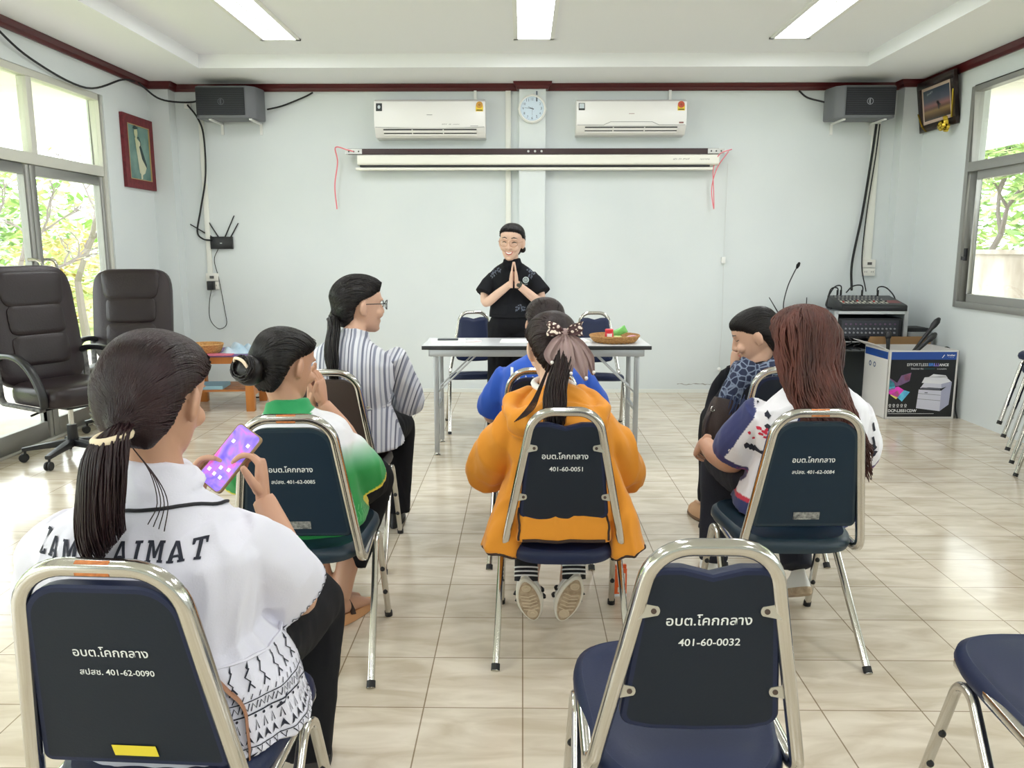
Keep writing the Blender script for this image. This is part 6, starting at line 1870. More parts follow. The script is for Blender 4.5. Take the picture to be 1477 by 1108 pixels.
# ---- woman in the striped blouse
def stripe_mat(name, rot, freq=11.0):
    m = mat(name, (200, 202, 212), .85, bump=(240, .2), sheen=.2); nt = m.node_tree; b = nt.nodes['Principled BSDF']
    tc = nt.nodes.new('ShaderNodeTexCoord'); mp = nt.nodes.new('ShaderNodeMapping'); mp.inputs['Rotation'].default_value = rot
    sp = nt.nodes.new('ShaderNodeSeparateXYZ'); ml = nt.nodes.new('ShaderNodeMath'); ml.operation = 'MULTIPLY'; ml.inputs[1].default_value = freq
    fr = nt.nodes.new('ShaderNodeMath'); fr.operation = 'FRACT'; rp = nt.nodes.new('ShaderNodeValToRGB'); rp.color_ramp.interpolation = 'CONSTANT'
    el = rp.color_ramp.elements; el[0].position, el[0].color = 0, lin((112, 116, 134)); el[1].position, el[1].color = .10, lin((206, 207, 217))
    for p, c in ((.20, (146, 150, 166)), (.26, (212, 213, 221)), (.38, (96, 98, 116)), (.44, (200, 202, 212)), (.52, (132, 136, 154)), (.64, (214, 215, 222)), (.80, (156, 160, 176)), (.88, (204, 206, 214))):
        e = el.new(p); e.color = lin(c)
    for a, q in ((tc.outputs['Object'], mp.inputs[0]), (mp.outputs[0], sp.inputs[0]), (sp.outputs['X'], ml.inputs[0]), (ml.outputs[0], fr.inputs[0]), (fr.outputs[0], rp.inputs[0]), (rp.outputs[0], b.inputs['Base Color'])): nt.links.new(a, q)
    return m
def glasses(root, M4, m, r=.021, name='glasses', thick=.0011):
    g = MB(); P = lambda *a: M4 @ V(a)
    for s in (-1, 1):
        g.tube([P(.033 * s + r * 1.15 * math.cos(a), .112 - .012 * abs(math.cos(a)) * (1 if math.cos(a) * s > 0 else 0), .008 + r * .92 * math.sin(a)) for a in [2 * PI * k / 22 for k in range(22)]], thick, 6, closed=True)
        g.tube([P(.057 * s, .100, .012), P(.074 * s, .085, .013), P(.079 * s, .0, .008), P(.077 * s, -.018, -.004)], thick, 6)
    g.tube([P(-.010, .113, .010), P(0, .116, .013), P(.010, .113, .010)], thick, 6)
    return obj(name, g.mesh(name, True, 60, root.location), m, root)
def striped_woman():
    root = person('person in a grey striped blouse and dark glasses, on the brown chair', (-.78, 3.50, 0))
    M4 = HM((-.728, 3.560, 1.125), -58, -4, 0, 1.05); rng = random.Random(3)
    torso = [((-.745, 3.50, .505), .215, .165), ((-.748, 3.49, .60), .192, .145), ((-.75, 3.475, .70), .160, .122), ((-.75, 3.465, .79), .185, .125), ((-.75, 3.468, .87), .196, .120), ((-.748, 3.475, .925), .166, .100), ((-.745, 3.485, .962), .105, .078), ((-.742, 3.495, .990), .062, .058)]
    RA = [(-.575, 3.48, .915), (-.535, 3.54, .79), (-.515, 3.60, .675), (-.62, 3.70, .72), (-.735, 3.74, .78)]
    LA = [(-.92, 3.48, .915), (-.965, 3.54, .79), (-.975, 3.60, .675), (-.88, 3.70, .72), (-.775, 3.74, .78)]
    arms = [(RA, [.05, .045, .038, .034, .025]), (LA, [.05, .045, .038, .034, .025])]
    hs = [hand(RA[-1], (-.1, .35, .9), (-1, .1, 0), True, .2, .92), hand(LA[-1], (.1, .35, .9), (1, .1, 0), False, .2, .92)]
    body(root, M4, (-.742, 3.495, 1.0), torso[1:], arms, hs, SKIN)
    SM = stripe_mat('striped_blouse_cotton', (0, 0, 0)); 
    def col(mb): mb.loft([(-.742, 3.495, .975), (-.741, 3.50, 1.000), (-.739, 3.505, 1.018)], [(.072, .068), (.064, .062), (.060, .058)], n=22)
    o, tree = garment('blouse', torso, [], SM, root, .007, 6, (.0035, 9), extra=col, seed=7)
    for P, rt in ((RA, .19), (LA, -.19)):
        s_, t_ = garment('sleeve', None, [(P, [.060, .066, .064, .056, .044])], stripe_mat('striped_sleeve_cotton_%d' % (rt > 0), (0, -rt * 1.8, 0), 10), root, .007, 5, (.0045, 9), seed=8)
    b = MB(); b.tube([(-.75 + .164 * math.cos(a), 3.475 + .126 * math.sin(a), .70) for a in [2 * PI * k / 40 for k in range(40)]], [(.003, .020)] * 40, 8, closed=True); w = obj('waist_tab', b.mesh('waist_tab', True, 60, root.location), stripe_mat('striped_waist_tab', (0, PI / 2, 0), 14), o)
    k = MB(); k.lathe([(.007, 0), (.006, .003), (0, .004)], (-.665, 3.362, .70), 10, axis=(.3, -1, 0)); obj('button', k.mesh('button', True, 60, root.location), CHROME, w)
    trousers(root, (-.75, 3.55, .545), [(-.90, 3.92, .50), (-.62, 3.90, .50)], [(-.88, 3.90, .09), (-.64, 3.84, .07)], BLKCLOTH, (.165, .12), .088, .078, .075)
    for xx, yy in ((-.88, 3.83), (-.64, 3.77)): shoe(root, (xx, yy, .002), (xx - .0, yy + .24, .002), (0, 0, 1), mat('black_shoe', (26, 26, 28), .5), mat('black_sole', (30, 30, 32), .7))
    rows = [(z, f, b_ - (.008 if z > .02 else 0), w_ * 1.02) for z, f, b_, w_ in CAPROWS]; rows[-3:] = [(.098, .088, -.095, .066), (.118, .060, -.066, .046), (.129, .02, -.03, .016)]
    TIE = (0.0, -.122, -.055); c = cap(M4, rows, tie=TIE); t = bvh(c); mb = MB()
    combed(mb, t, M4, TIE, 300, rng, .0025)
    pt = M4 @ V(TIE)
    tail(mb, [pt, V((-.815, 3.42, 1.03)), V((-.812, 3.355, .95)), V((-.800, 3.325, .87)), V((-.79, 3.325, .79))], lambda q: .013 + .026 * math.sin(PI * min(1, .12 + q * .8)), 130, rng, .0038, .004)
    haircol(root, [c, mb], HBLK)
    h = MB(); h.tube([pt + V((.016 * math.cos(a), .012 * math.sin(a), -.008 + .004 * math.sin(a))) for a in [2 * PI * k / 16 for k in range(16)]], .006, 8, closed=True); obj('hair_tie', h.mesh('hair_tie', True, 60, root.location), mat('black_cord', (24, 24, 30), .7), root)
    glasses(root, M4, mat('dark_spectacle_frame', (30, 28, 30), .3), thick=.0022)
striped_woman()
def add_to_body(root, items):
    o = [c for c in root.children if c.name.split('.')[0] == 'body'][0]
    L = []
    src = o.data
    # split by material to keep slots
    me = src.copy()
    vs = [tuple(v.co) for v in me.vertices]; fs = [tuple(p.vertices) for p in me.polygons]; ms = [p.material_index for p in me.polygons]; mats_ = list(me.materials)
    for mb, m in items:
        if m not in mats_: mats_.append(m)
        k = len(vs); q = mb.mesh('p', True, 60, root.location)
        vs += [tuple(v.co) for v in q.vertices]; fs += [tuple(i + k for i in p.vertices) for p in q.polygons]; ms += [mats_.index(m)] * len(q.polygons)
        bpy.data.meshes.remove(q)
    n = bpy.data.meshes.new('body'); n.from_pydata(vs, [], fs); n.polygons.foreach_set('material_index', ms); n.shade_smooth(); finish(n, mats_)
    o.data = n
def face_draw(root, M4, drawings, m, lift=.0012, L=.004):
    o = [c for c in root.children if c.name.split('.')[0] == 'body'][0]
    me = o.data.copy(); me.transform(Matrix.Translation(root.location)); tree = bvh(me); bpy.data.meshes.remove(me)
    mb = MB(); R = M4.to_3x3()
    for vf in drawings:
        decal(mb, vf, tree, lambda x, y: M4 @ V((x, .3, y)), R @ V((0, -1, 0)), 0, lift, L)
    return mb, m

# ---- woman in the mustard jacket
def mustard_woman():
    root = person('person in a mustard hooded jacket with a large mauve hair bow', (.13, 2.70, 0))
    M4 = HM((.100, 2.735, 1.035), 10, -20, -3, 1.02); rng = random.Random(4)
    torso = [((.14, 2.74, .455), .225, .190), ((.14, 2.72, .52), .205, .170), ((.14, 2.70, .62), .180, .150), ((.132, 2.685, .70), .190, .140), ((.125, 2.675, .77), .190, .126), ((.118, 2.675, .820), .160, .105), ((.112, 2.685, .868), .110, .085), ((.108, 2.695, .905), .070, .066)]
    RA = [(.262, 2.675, .785), (.325, 2.70, .69), (.360, 2.76, .585), (.32, 2.93, .57), (.23, 3.02, .60)]
    LA = [(-.020, 2.675, .785), (-.085, 2.70, .69), (-.122, 2.76, .59), (-.07, 2.93, .57), (.02, 3.02, .60)]
    arms = [(RA, [.05, .045, .038, .034, .025]), (LA, [.05, .045, .038, .034, .025])]
    hs = [hand(RA[-1], (-.4, .6, .5), (-.5, -.5, .4), True, .4, .95), hand(LA[-1], (.4, .6, .5), (.5, -.5, .4), False, .4, .95)]
    legs = [([(.055, 3.10, .42), (.045, 2.95, .30), (.028, 2.80, .185), (.03, 2.78, .13)], [.056, .052, .036, .034]), ([(.24, 3.10, .42), (.22, 2.95, .32), (.178, 2.80, .195), (.172, 2.78, .14)], [.056, .052, .036, .034])]
    body(root, M4, (.108, 2.695, .915), torso[2:], arms, hs, SKIN3, legs=legs)
    def hood(mb):
        mb.ball((.115, 2.590, .795), (.175, .055, .085), Euler((.35, 0, 0)).to_matrix(), 24, 12)
        P = smooth_path([(.03, 2.76, .875), (-.025, 2.70, .862), (-.04, 2.62, .83), (.03, 2.56, .805), (.115, 2.545, .80), (.20, 2.56, .808), (.265, 2.62, .835), (.245, 2.70, .865), (.19, 2.76, .875)], 5)
        mb.tube(P, .030, 12)
        mb.loft(smooth_path([(.135, 2.57, .62), (.135, 2.535, .53), (.135, 2.500, .475), (.135, 2.492, .432)], 4), [(.150, .030)] * 13, n=24, e=5)
        for s, x0 in ((-1, .005), (1, .275)):
            mb.loft(smooth_path([(x0, 2.67, .64), (x0 + .030 * s, 2.63, .54), (x0 + .060 * s, 2.59, .44), (x0 + .080 * s, 2.575, .365)], 4), [(.040 + .0022 * k, .085 + .001 * k) for k in range(13)], n=22, e=3)
    MUS = cloth('mustard_jersey', (218, 140, 34), .85)
    o, tree = garment('jacket', torso, [(RA, [.062, .074, .078, .062, .046]), (LA, [.062, .074, .078, .062, .046])], MUS, root, .0066, 4, (.010, 7), extra=hood, seed=11)
    s = MB(); P = strip(smooth_path([(-.052, 2.66, .845), (-.045, 2.60, .79), (.01, 2.55, .745), (.10, 2.50, .715), (.20, 2.53, .735), (.275, 2.60, .795), (.285, 2.66, .845)], 6), tree, .001); s.tube(P, .0042, 5); obj('hood_seam', s.mesh('hood_seam', True, 60, root.location), MUS, o)
    h = MB(); h.tube(strip([(.0 + .27 * k / 12, 2.455, .436) for k in range(13)], tree, .001), .0055, 6)
    for s, x0 in ((-1, -.075), (1, .355)): h.tube(strip([(x0 + .064 * math.cos(a), 2.575 + .095 * math.sin(a), .368) for a in [PI * (1.05 + .9 * k / 14) if s < 0 else PI * (1.05 + .9 * k / 14) for k in range(15)]], tree, .001), .0055, 6)
    obj('hem_band', h.mesh('hem_band', True, 60, root.location), mat('dark_brown_binding', (52, 34, 26), .8), o)
    for rt, R_ in ((1, RA), (-1, LA)):
        f = MB(); x = .135 + rt * .15
        P = strip(smooth_path([(x, 2.50, .54), (x, 2.47, .48), (x, 2.46, .436)], 6), tree, .0015); f.tube(P, .004, 5); obj('side_seam', f.mesh('side_seam', True, 60, root.location), mat('dark_brown_binding', (52, 34, 26), .8), o)
    c_ = MB(); c_.tube([(.107 + .068 * math.cos(a), 2.70 + .066 * math.sin(a), .912 + .012 * math.cos(a - 2)) for a in [2 * PI * k / 24 for k in range(24)]], .011, 8, closed=True); obj('blouse_collar', c_.mesh('blouse_collar', True, 60, root.location), mat('white_collar', (236, 236, 236), .8), root)
    trousers(root, (.14, 2.76, .545), [(.045, 3.15, .50), (.25, 3.15, .50)], [(.05, 3.05, .385), (.235, 3.05, .385)], mat('dark_skirt_cloth', (40, 42, 56), .85), (.165, .12), .086, .072, .066, name='skirt')
    WL = mat('white_trainer_leather', (234, 232, 228), .5); SO = mat('worn_tan_sole', (196, 176, 150), .8, var=(40, (150, 128, 104)), bump=(60, .4)); BK = mat('black_trainer_trim', (28, 28, 30), .6)
    for heel, toe in (((.008, 2.690, .205), (.040, 2.755, .010)), ((.200, 2.690, .215), (.150, 2.755, .010))):
        H_, T_ = V(heel), V(toe); T_ = H_ + (T_ - H_).normalized() * .25; T_.z = max(T_.z, .012); up = V((0, 1, .55))
        S, (h_, f_, s_, u_, L_) = shoe(root, H_, T_, up, WL, mat('white_rubber_sole', (222, 216, 204), .7), .046, 'trainer', .022, .005)
        pl = MB(); ol = [(x_ * .92, y_ * .82) for x_, y_ in [(math.cos(a) * L_ / 2, math.sin(a) * .046 * (.78 + .22 * math.sin(PI * .5 * (math.cos(a) + 1) * .9))) for a in [2 * PI * k / 28 for k in range(28)]]]
        pl.stack([[h_ + f_ * (L_ / 2 + x_) + s_ * y_ - u_ * q_ for x_, y_ in ol] for q_ in (-.002, .0012)]); obj('tread_plate', pl.mesh('tread_plate', True, 40, root.location), SO, S)
        for q in (.42, .58):
            b = MB(); cen = h_ + f_ * L_ * q
            for sd in (-1, 1): b.tube([cen + s_ * .051 * sd + u_ * .024, cen + s_ * .049 * sd + u_ * .05 + f_ * .012, cen + s_ * .040 * sd + u_ * .068 + f_ * .02], [(.007, .003)] * 3, 6)
            obj('side_stripe', b.mesh('side_stripe', True, 60, root.location), BK, S)
        tr = MB()
        for q, rr in ((.18, .017), (.80, .020)):
            cen = h_ + f_ * L_ * q - u_ * .001
            tr.lathe([(rr, .0), (rr, .003), (rr * .7, .003), (rr * .68, .001), (rr * .35, .001), (rr * .33, .0035), (0, .0036)], cen, 16, axis=-u_)
        for q in (.36, .44, .52, .60, .68): tr.tube([h_ + f_ * L_ * q - s_ * .028 - u_ * .001, h_ + f_ * (L_ * q + .008) - u_ * .002, h_ + f_ * L_ * q + s_ * .028 - u_ * .001], .0022, 5)
        obj('sole_tread', tr.mesh('sole_tread', True, 40, root.location), mat('sole_tread_tan', (206, 188, 162), .8), S)
        sk = MB(); ank = h_ + f_ * .035 + u_ * .045; top = ank + V((0, .030, .060))
        sk.loft([ank - u_ * .0 - V((0, 0, .01)), ank.lerp(top, .5), top], [.043, .042, .042], n=18); SK = obj('sock', sk.mesh('sock', True, 40, root.location), mat('black_sock', (24, 24, 28), .9), root)
        st = MB()
        for q in (.12, .34, .56): p = ank.lerp(top, q); ax = (top - ank).normalized(); e1 = ax.orthogonal().normalized(); e2 = ax.cross(e1); st.tube([p + (e1 * math.cos(a) + e2 * math.sin(a)) * .0425 for a in [2 * PI * k / 20 for k in range(20)]], .0032, 5, closed=True)
        obj('sock_stripe', st.mesh('sock_stripe', True, 60, root.location), mat('white_sock_stripe', (230, 230, 230), .9), SK)
    TIE = (.012, -.128, .008); c = cap(M4, vox=.005, tie=TIE); t = bvh(c); mb = MB()
    combed(mb, t, M4, TIE, 320, rng, .0024)
    pt = M4 @ V(TIE)
    tail(mb, [pt, pt + V((.005, -.035, -.05)), V((.108, 2.535, .93)), V((.106, 2.495, .855)), V((.112, 2.475, .78))], lambda q: .018 + .036 * math.sin(PI * min(1, .1 + q * .7)), 240, rng, .0036, .004, flat=.75)
    for k in range(7):
        q = pt + V((-.03, .0, -.06)); mb.tube(smooth_path([q, V((.06 - .002 * k, 2.56, .915)), V((.04 - .004 * k, 2.535, .865)), V((.01 - .006 * k, 2.52, .838 - .003 * k))], 4), .0016, 5)
    haircol(root, [c, mb], HDK)
    # bow
    MV = mat('mauve_ribbon', (164, 138, 136), .55, sheen=.3); PT = mat('dotted_ribbon', (236, 218, 206), .6); nt = PT.node_tree
    vo = nt.nodes.new('ShaderNodeTexVoronoi'); vo.inputs['Scale'].default_value = 75; tc = nt.nodes.new('ShaderNodeTexCoord'); rp = nt.nodes.new('ShaderNodeValToRGB'); rp.color_ramp.interpolation = 'CONSTANT'
    rp.color_ramp.elements[0].color = lin((242, 226, 214)); rp.color_ramp.elements[1].position = .42; rp.color_ramp.elements[1].color = lin((74, 44, 46))
    for a, q in ((tc.outputs['Object'], vo.inputs['Vector']), (vo.outputs['Distance'], rp.inputs[0]), (rp.outputs[0], nt.nodes['Principled BSDF'].inputs['Base Color'])): nt.links.new(a, q)
    bc = pt + V((.006, -.030, .016))
    kn = MB(); kn.ball(bc, (.014, .012, .014), None, 12, 8); B = obj('hair_bow', kn.mesh('hair_bow', True, 60, root.location), MV, root)
    def ribbon(mb, P, ws, fold=.006, side=None, th=.0018):
        P = smooth_path(P, 5); N = len(P)
        for lay in (0,):
            vs = []; M_ = 9
            for i, p in enumerate(P):
                q = i / (N - 1) * (len(ws) - 1); j = min(int(q), len(ws) - 2); w = ws[j] + (ws[j + 1] - ws[j]) * (q - j)
                T = (P[min(i + 1, N - 1)] - P[max(i - 1, 0)]).normalized(); sd = V(side) if side else T.cross(V((0, -1, 0))); sd = (sd - T * sd.dot(T)).normalized(); u = T.cross(sd)
                for k in range(M_):
                    x = k / (M_ - 1) * 2 - 1; vs.append(p + sd * x * w + u * (fold * math.cos(x * 5.5)))
            fs = [(i * M_ + k, (i + 1) * M_ + k, (i + 1) * M_ + k + 1, i * M_ + k + 1) for i in range(N - 1) for k in range(M_ - 1)]
            mb.add(vs, fs); mb.add([v + V((0, th, 0)) for v in vs], [f[::-1] for f in fs])
    for sx in (-1, 1):
        l = MB(); ribbon(l, [bc + V((.004 * sx, -.006, 0)), bc + V((.026 * sx, -.018, .010)), bc + V((.050 * sx, -.012, .014)), bc + V((.056 * sx, .004, .010)), bc + V((.034 * sx, .012, .004)), bc + V((.006 * sx, .004, 0))], [.008, .018, .023, .023, .018, .008], .003, (0, 0, 1)); obj('bow_loop', l.mesh('bow_loop', True, 60, root.location), PT, B)
    for k, (pts, w) in enumerate(((((0, -.006, -.004), (-.035, -.022, -.04), (-.058, -.020, -.085), (-.050, -.022, -.125)), [.008, .022, .026, .006]), (((0, -.008, -.004), (.004, -.034, -.05), (.010, -.042, -.11), (.022, -.040, -.165)), [.008, .024, .028, .004]), (((.004, -.006, -.004), (.035, -.030, -.055), (.060, -.034, -.12), (.082, -.030, -.185)), [.008, .024, .030, .006]), (((.008, -.004, -.004), (.055, -.014, -.045), (.090, -.014, -.10), (.112, -.012, -.165)), [.008, .020, .024, .006]))):
        l = MB(); ribbon(l, [bc + V(p) * .84 for p in pts], [q * .84 for q in w], .004, (1, 0, .15)); T_ = obj('bow_tail', l.mesh('bow_tail', True, 60, root.location), MV, B)
        p = MB(); p.ball(bc + V(pts[-1]) * .84 + V((0, -.008, .010)), .0062, None, 12, 8); obj('pearl', p.mesh('pearl', True, 60, root.location), mat('pearl_white', (240, 234, 230), .2), T_)
mustard_woman()

# ---- person in the blue shirt, mostly hidden
def blue_person():
    root = person('person in a blue short-sleeved shirt, mostly hidden behind the mustard jacket', (.09, 3.56, 0))
    M4 = HM((.100, 3.600, 1.035), 8, -8, 0, 1.02); rng = random.Random(6)
    torso = [((.09, 3.56, .50), .185, .145), ((.09, 3.55, .62), .180, .140), ((.092, 3.54, .74), .195, .130), ((.094, 3.54, .83), .180, .110), ((.096, 3.55, .875), .115, .084), ((.098, 3.56, .905), .064, .060)]
    RA = [(.25, 3.55, .82), (.32, 3.60, .70), (.34, 3.67, .60), (.26, 3.82, .60), (.18, 3.90, .64)]; LA = [(-.065, 3.55, .82), (-.125, 3.60, .70), (-.145, 3.67, .60), (-.06, 3.82, .60), (.02, 3.90, .64)]
    body(root, M4, (.098, 3.56, .915), torso, [(RA, [.05, .045, .038, .034, .025]), (LA, [.05, .045, .038, .034, .025])], [hand(RA[-1], (-.5, .6, .4), (-.5, -.4, .4), True, .4), hand(LA[-1], (.5, .6, .4), (.5, -.4, .4), False, .4)], SKIN)
    o, tree = garment('shirt', torso, [(RA[:3][:2] + [(.335, 3.64, .640)], [.055, .067, .074]), (LA[:2] + [(-.143, 3.64, .640)], [.055, .067, .074])], cloth('royal_blue_jersey', (36, 86, 190), .8), root, .0075, 6, (.004, 9), seed=4)
    print_on(root, o, 'lettering', tree, [([(x * 1.0, y) for x, y in v], f) for v, f in (text_fit('l', .012, bold=.03), ([(x + .07, y + .002) for x, y in worn_print(.13, .026, (2, 1, 3), 5)[0]], worn_print(.13, .026, (2, 1, 3), 5)[1]),)], PAINT, lambda x, z: (V((-.045 + x, 2.9, .80 + z)), V((0, 1, 0))), .012)
    trousers(root, (.09, 3.62, .545), [(-.02, 4.0, .50), (.20, 4.0, .50)], [(-.02, 3.98, .09), (.20, 3.98, .09)], BLKCLOTH)
    for xx in (-.02, .20): shoe(root, (xx, 3.93, .002), (xx, 4.16, .002), (0, 0, 1), mat('black_shoe', (26, 26, 28), .5), mat('black_sole', (30, 30, 32), .7))
    c = cap(M4); t = bvh(c); mb = MB(); combed(mb, t, M4, (0, -.115, -.05), 260, rng, .0025)
    pt = M4 @ V((0, -.112, -.05)); tail(mb, [pt, pt + V((0, -.03, -.05)), pt + V((0, -.05, -.12)), pt + V((0, -.05, -.19))], lambda q: .014 + .022 * math.sin(PI * min(1, .1 + q * .8)), 90, rng, .004, .003)
    haircol(root, [c, mb], HDK)
blue_person()

# ---- long-haired woman in the printed jersey
def long_haired_woman():
    root = person('person with long wavy reddish-brown hair in a white and navy printed jersey', (.96, 2.72, 0))
    M4 = HM((.968, 2.775, 1.045), 8, -14, 0, 1.05); rng = random.Random(7)
    torso = [((.955, 2.75, .460), .205, .180), ((.962, 2.735, .56), .172, .160), ((.972, 2.715, .66), .165, .148), ((.980, 2.695, .76), .192, .142), ((.984, 2.695, .835), .190, .124), ((.978, 2.705, .882), .130, .096), ((.972, 2.72, .915), .070, .066)]
    LA = [(.830, 2.70, .820), (.785, 2.77, .71), (.768, 2.83, .615), (.735, 2.95, .605), (.715, 3.06, .625)]
    RA = [(1.135, 2.70, .820), (1.180, 2.76, .71), (1.195, 2.83, .61), (1.15, 2.96, .60), (1.08, 3.05, .62)]
    hs = [hand(LA[-1], (-.10, .7, -.45), (.75, .1, -.5), False, .55, .98), hand(RA[-1], (-.5, .6, .1), (-.5, 0, -.6), True, .5, .98)]
    body(root, M4, (.972, 2.72, .92), torso[1:], [(LA, [.055, .052, .050, .042, .027]), (RA, [.055, .052, .048, .040, .027])], hs, SKIN2)
    Wc, Nv = (228, 226, 232), (44, 52, 104)
    def col(p):
        for e_, q_, rt in ((V((.772, 2.81, .650)), V((.785, 2.77, .71)), 0), (V((1.190, 2.81, .645)), V((1.180, 2.76, .71)), 1)):
            d = (p - e_).dot((e_ - q_).normalized())
            if (p - e_).length < .105 and d > -.022 and abs(p.x - .98) > .15: return (150, 44, 110) if (-.010 < d < -.005 and (rt or p.x > .755)) else (52, 44, 96)
        if p.z < .505: return Nv
        if p.z < .520: return (196, 44, 70)
        if p.x < .720 + (p.z - .66) * .44 and p.z < .868: return Nv
        return Wc
    sl = [(LA[:2] + [(.772, 2.81, .650)], [.068, .084, .088]), (RA[:2] + [(1.190, 2.81, .645)], [.068, .084, .088])]
    o, tree = garment('jersey', torso, sl, attr_mat('printed_jersey', .8, (240, .06), .2), root, .005, 6, (.006, 8), dyef=col, seed=13, mask=None)
    K = mat('black_fabric_print', (34, 36, 50), .8); RD = mat('red_fabric_print', (196, 40, 66), .8); NV = mat('navy_fabric_print', (40, 48, 100), .8); WHP = mat('white_fabric_print', (232, 232, 236), .8)
    rg = random.Random(4)
    side_ = lambda x, y: (V((.30, 2.2 + 0, .62)) + V((.30 * 0, 0, 0)) + V((x * .78, -x * .62, y)), V((.62, .78, 0)))
    bk = lambda x, y: (V((x, 2.0, y)), V((0, 1, 0)))
    # navy panel along the left sleeve
    print_on(root, o, 'black_print', tree, [blob2(.83 + rg.uniform(-.02, .03), .845 - .02 * k, .016, rg, 9, .6, .7) for k in range(5)] + [blob2(.775 + .013 * k, .705 - .004 * k, .0145, rg, 7, .6, .8) for k in range(6)] + [blob2(.845, .745, .016, rg, 9, .5, .6), blob2(.842, .715, .013, rg, 9, .5, .6)] + [stroke2([(.93 + .02 * k, .80), (.94 + .02 * k, .775)], .012) for k in range(2)] + [stroke2([(1.19 + .005 * k, .79 - .05 * k), (1.20 + .006 * k, .76 - .05 * k)], .009) for k in range(2)] + [blob2(1.20, .70, .022, rg, 11, .5), blob2(1.215, .675, .016, rg, 11, .5)], K, bk, .008, .002)
    print_on(root, o, 'red_print', tree, [blob2(.795 + rg.uniform(-.022, .022), .755 + rg.uniform(-.02, .022), .008, rg, 8, .6) for _ in range(9)] + [stroke2([(.86, .70), (.853, .66), (.868, .62), (.862, .59)], .007), stroke2([(.845, .62), (.85, .59), (.87, .565)], .006)], RD, bk, .008, .0022)
    print_on(root, o, 'swirl_print', tree, [stroke2(smooth2, .006) for smooth2 in ([(.828 + .011 * j + .010 * math.sin(q * 1.1 + .3 * j), .650 - q * .020 + .003 * j) for q in range(7)] for j in range(3))] + [blob2(.835, .60, .014, rg, 11, .4), blob2(.820, .57, .016, rg, 11, .4)] + [disc2(.81 + .009 * (k % 4), .548 + .009 * (k // 4), .002, 6) for k in range(12)], K, bk, .008, .0022)
    print_on(root, o, 'collar_print', tree, [poly2([(.90, .812), (1.06, .812), (1.04, .862), (.92, .862)])], NV, bk, .012, .0014)
    tx = worn_print(.045, .012, (7,), 8)
    print_on(root, o, 'cuff_lettering', tree, [([(.745 + x, .668 + y - .25 * x) for x, y in tx[0]], tx[1])], WHP, bk, .008, .0026)
    trousers(root, (.955, 2.80, .55), [(.82, 3.20, .51), (1.08, 3.18, .50)], [(.80, 3.18, .09), (1.06, 2.93, .16)], mat('navy_black_cloth', (28, 30, 44), .85, bump=(240, .2)), (.175, .125), .094, .078, .060)
    SO = mat('worn_tan_sole', (196, 176, 150), .8)
    WL = mat('white_trainer_leather', (234, 232, 228), .5)
    shoe(root, (1.068, 2.815, .105), (1.058, 2.985, .012), (0, .55, 1), WL, SO, .042, 'trainer', .026)
    shoe(root, (.80, 3.10, .002), (.80, 3.34, .002), (0, 0, 1), WL, SO, .042, 'trainer', .026)
    # hair: cap, a mass down the back, wavy locks over both
    mb0 = MB(); rings(mb0, M4, interp_rows([(-.10, -.030, -.118, .080), (-.06, -.018, -.126, .088), (-.02, -.004, -.130, .092), (.015, .018, -.130, .093), (.045, .066, -.126, .091), (.072, .092, -.116, .083), (.096, .082, -.096, .067), (.113, .050, -.064, .045), (.122, .012, -.03, .016)]))
    mb0.loft(smooth_path([(.968, 2.725, 1.03), (.972, 2.665, .95), (.995, 2.600, .86), (1.03, 2.560, .76), (1.06, 2.545, .68)], 4), [(.092 - .0012 * k, .060 - .0022 * k) for k in range(17)], side=(1, 0, 0), n=24)
    c = remesh(mb0, .006, 5, .5, 'hair'); t = bvh(c); mb = MB()
    for k in range(360):
        a = rng.uniform(-1.5, 1.5); x0 = rng.uniform(-.012, .012)
        top = M4 @ V((x0, .03 - rng.random() * .07, .122)); xs = math.sin(a)
        end_z = rng.uniform(.615, .74) if xs > -.3 else rng.uniform(.72, .86)
        mid = M4 @ V((.098 * xs, -.10 * math.cos(a), .02)); low = V((.978 + .105 * xs, 2.66 - .05 * math.cos(a), .90)); d2 = V((1.012 + .092 * xs, 2.585 - .035 * math.cos(a), .80)); e_ = V((1.055 + .085 * xs, 2.555 - .02 * math.cos(a), end_z))
        P = smooth_path([top, (top.lerp(mid, .5) + (top.lerp(mid, .5) - (M4 @ V((0, -.02, .0)))).normalized() * .035), mid, low, d2, e_], 6); ph = rng.uniform(0, 6); Q = []
        for i, p in enumerate(P):
            h, n_, ii, d = t.find_nearest(p); w = min(1, i / 12)
            if i < 24: p = h + n_ * (.002 + .004 * rng.random())
            Q.append(p + V((math.sin(ph + i * .62) * .0135 * w, math.cos(ph + i * .5) * .005 * w, 0)))
        mb.tube(Q, [.0042 * (1 - .7 * (i / len(Q)) ** 2) for i in range(len(Q))], 5)
    haircol(root, [c, mb], HBR)
long_haired_woman()

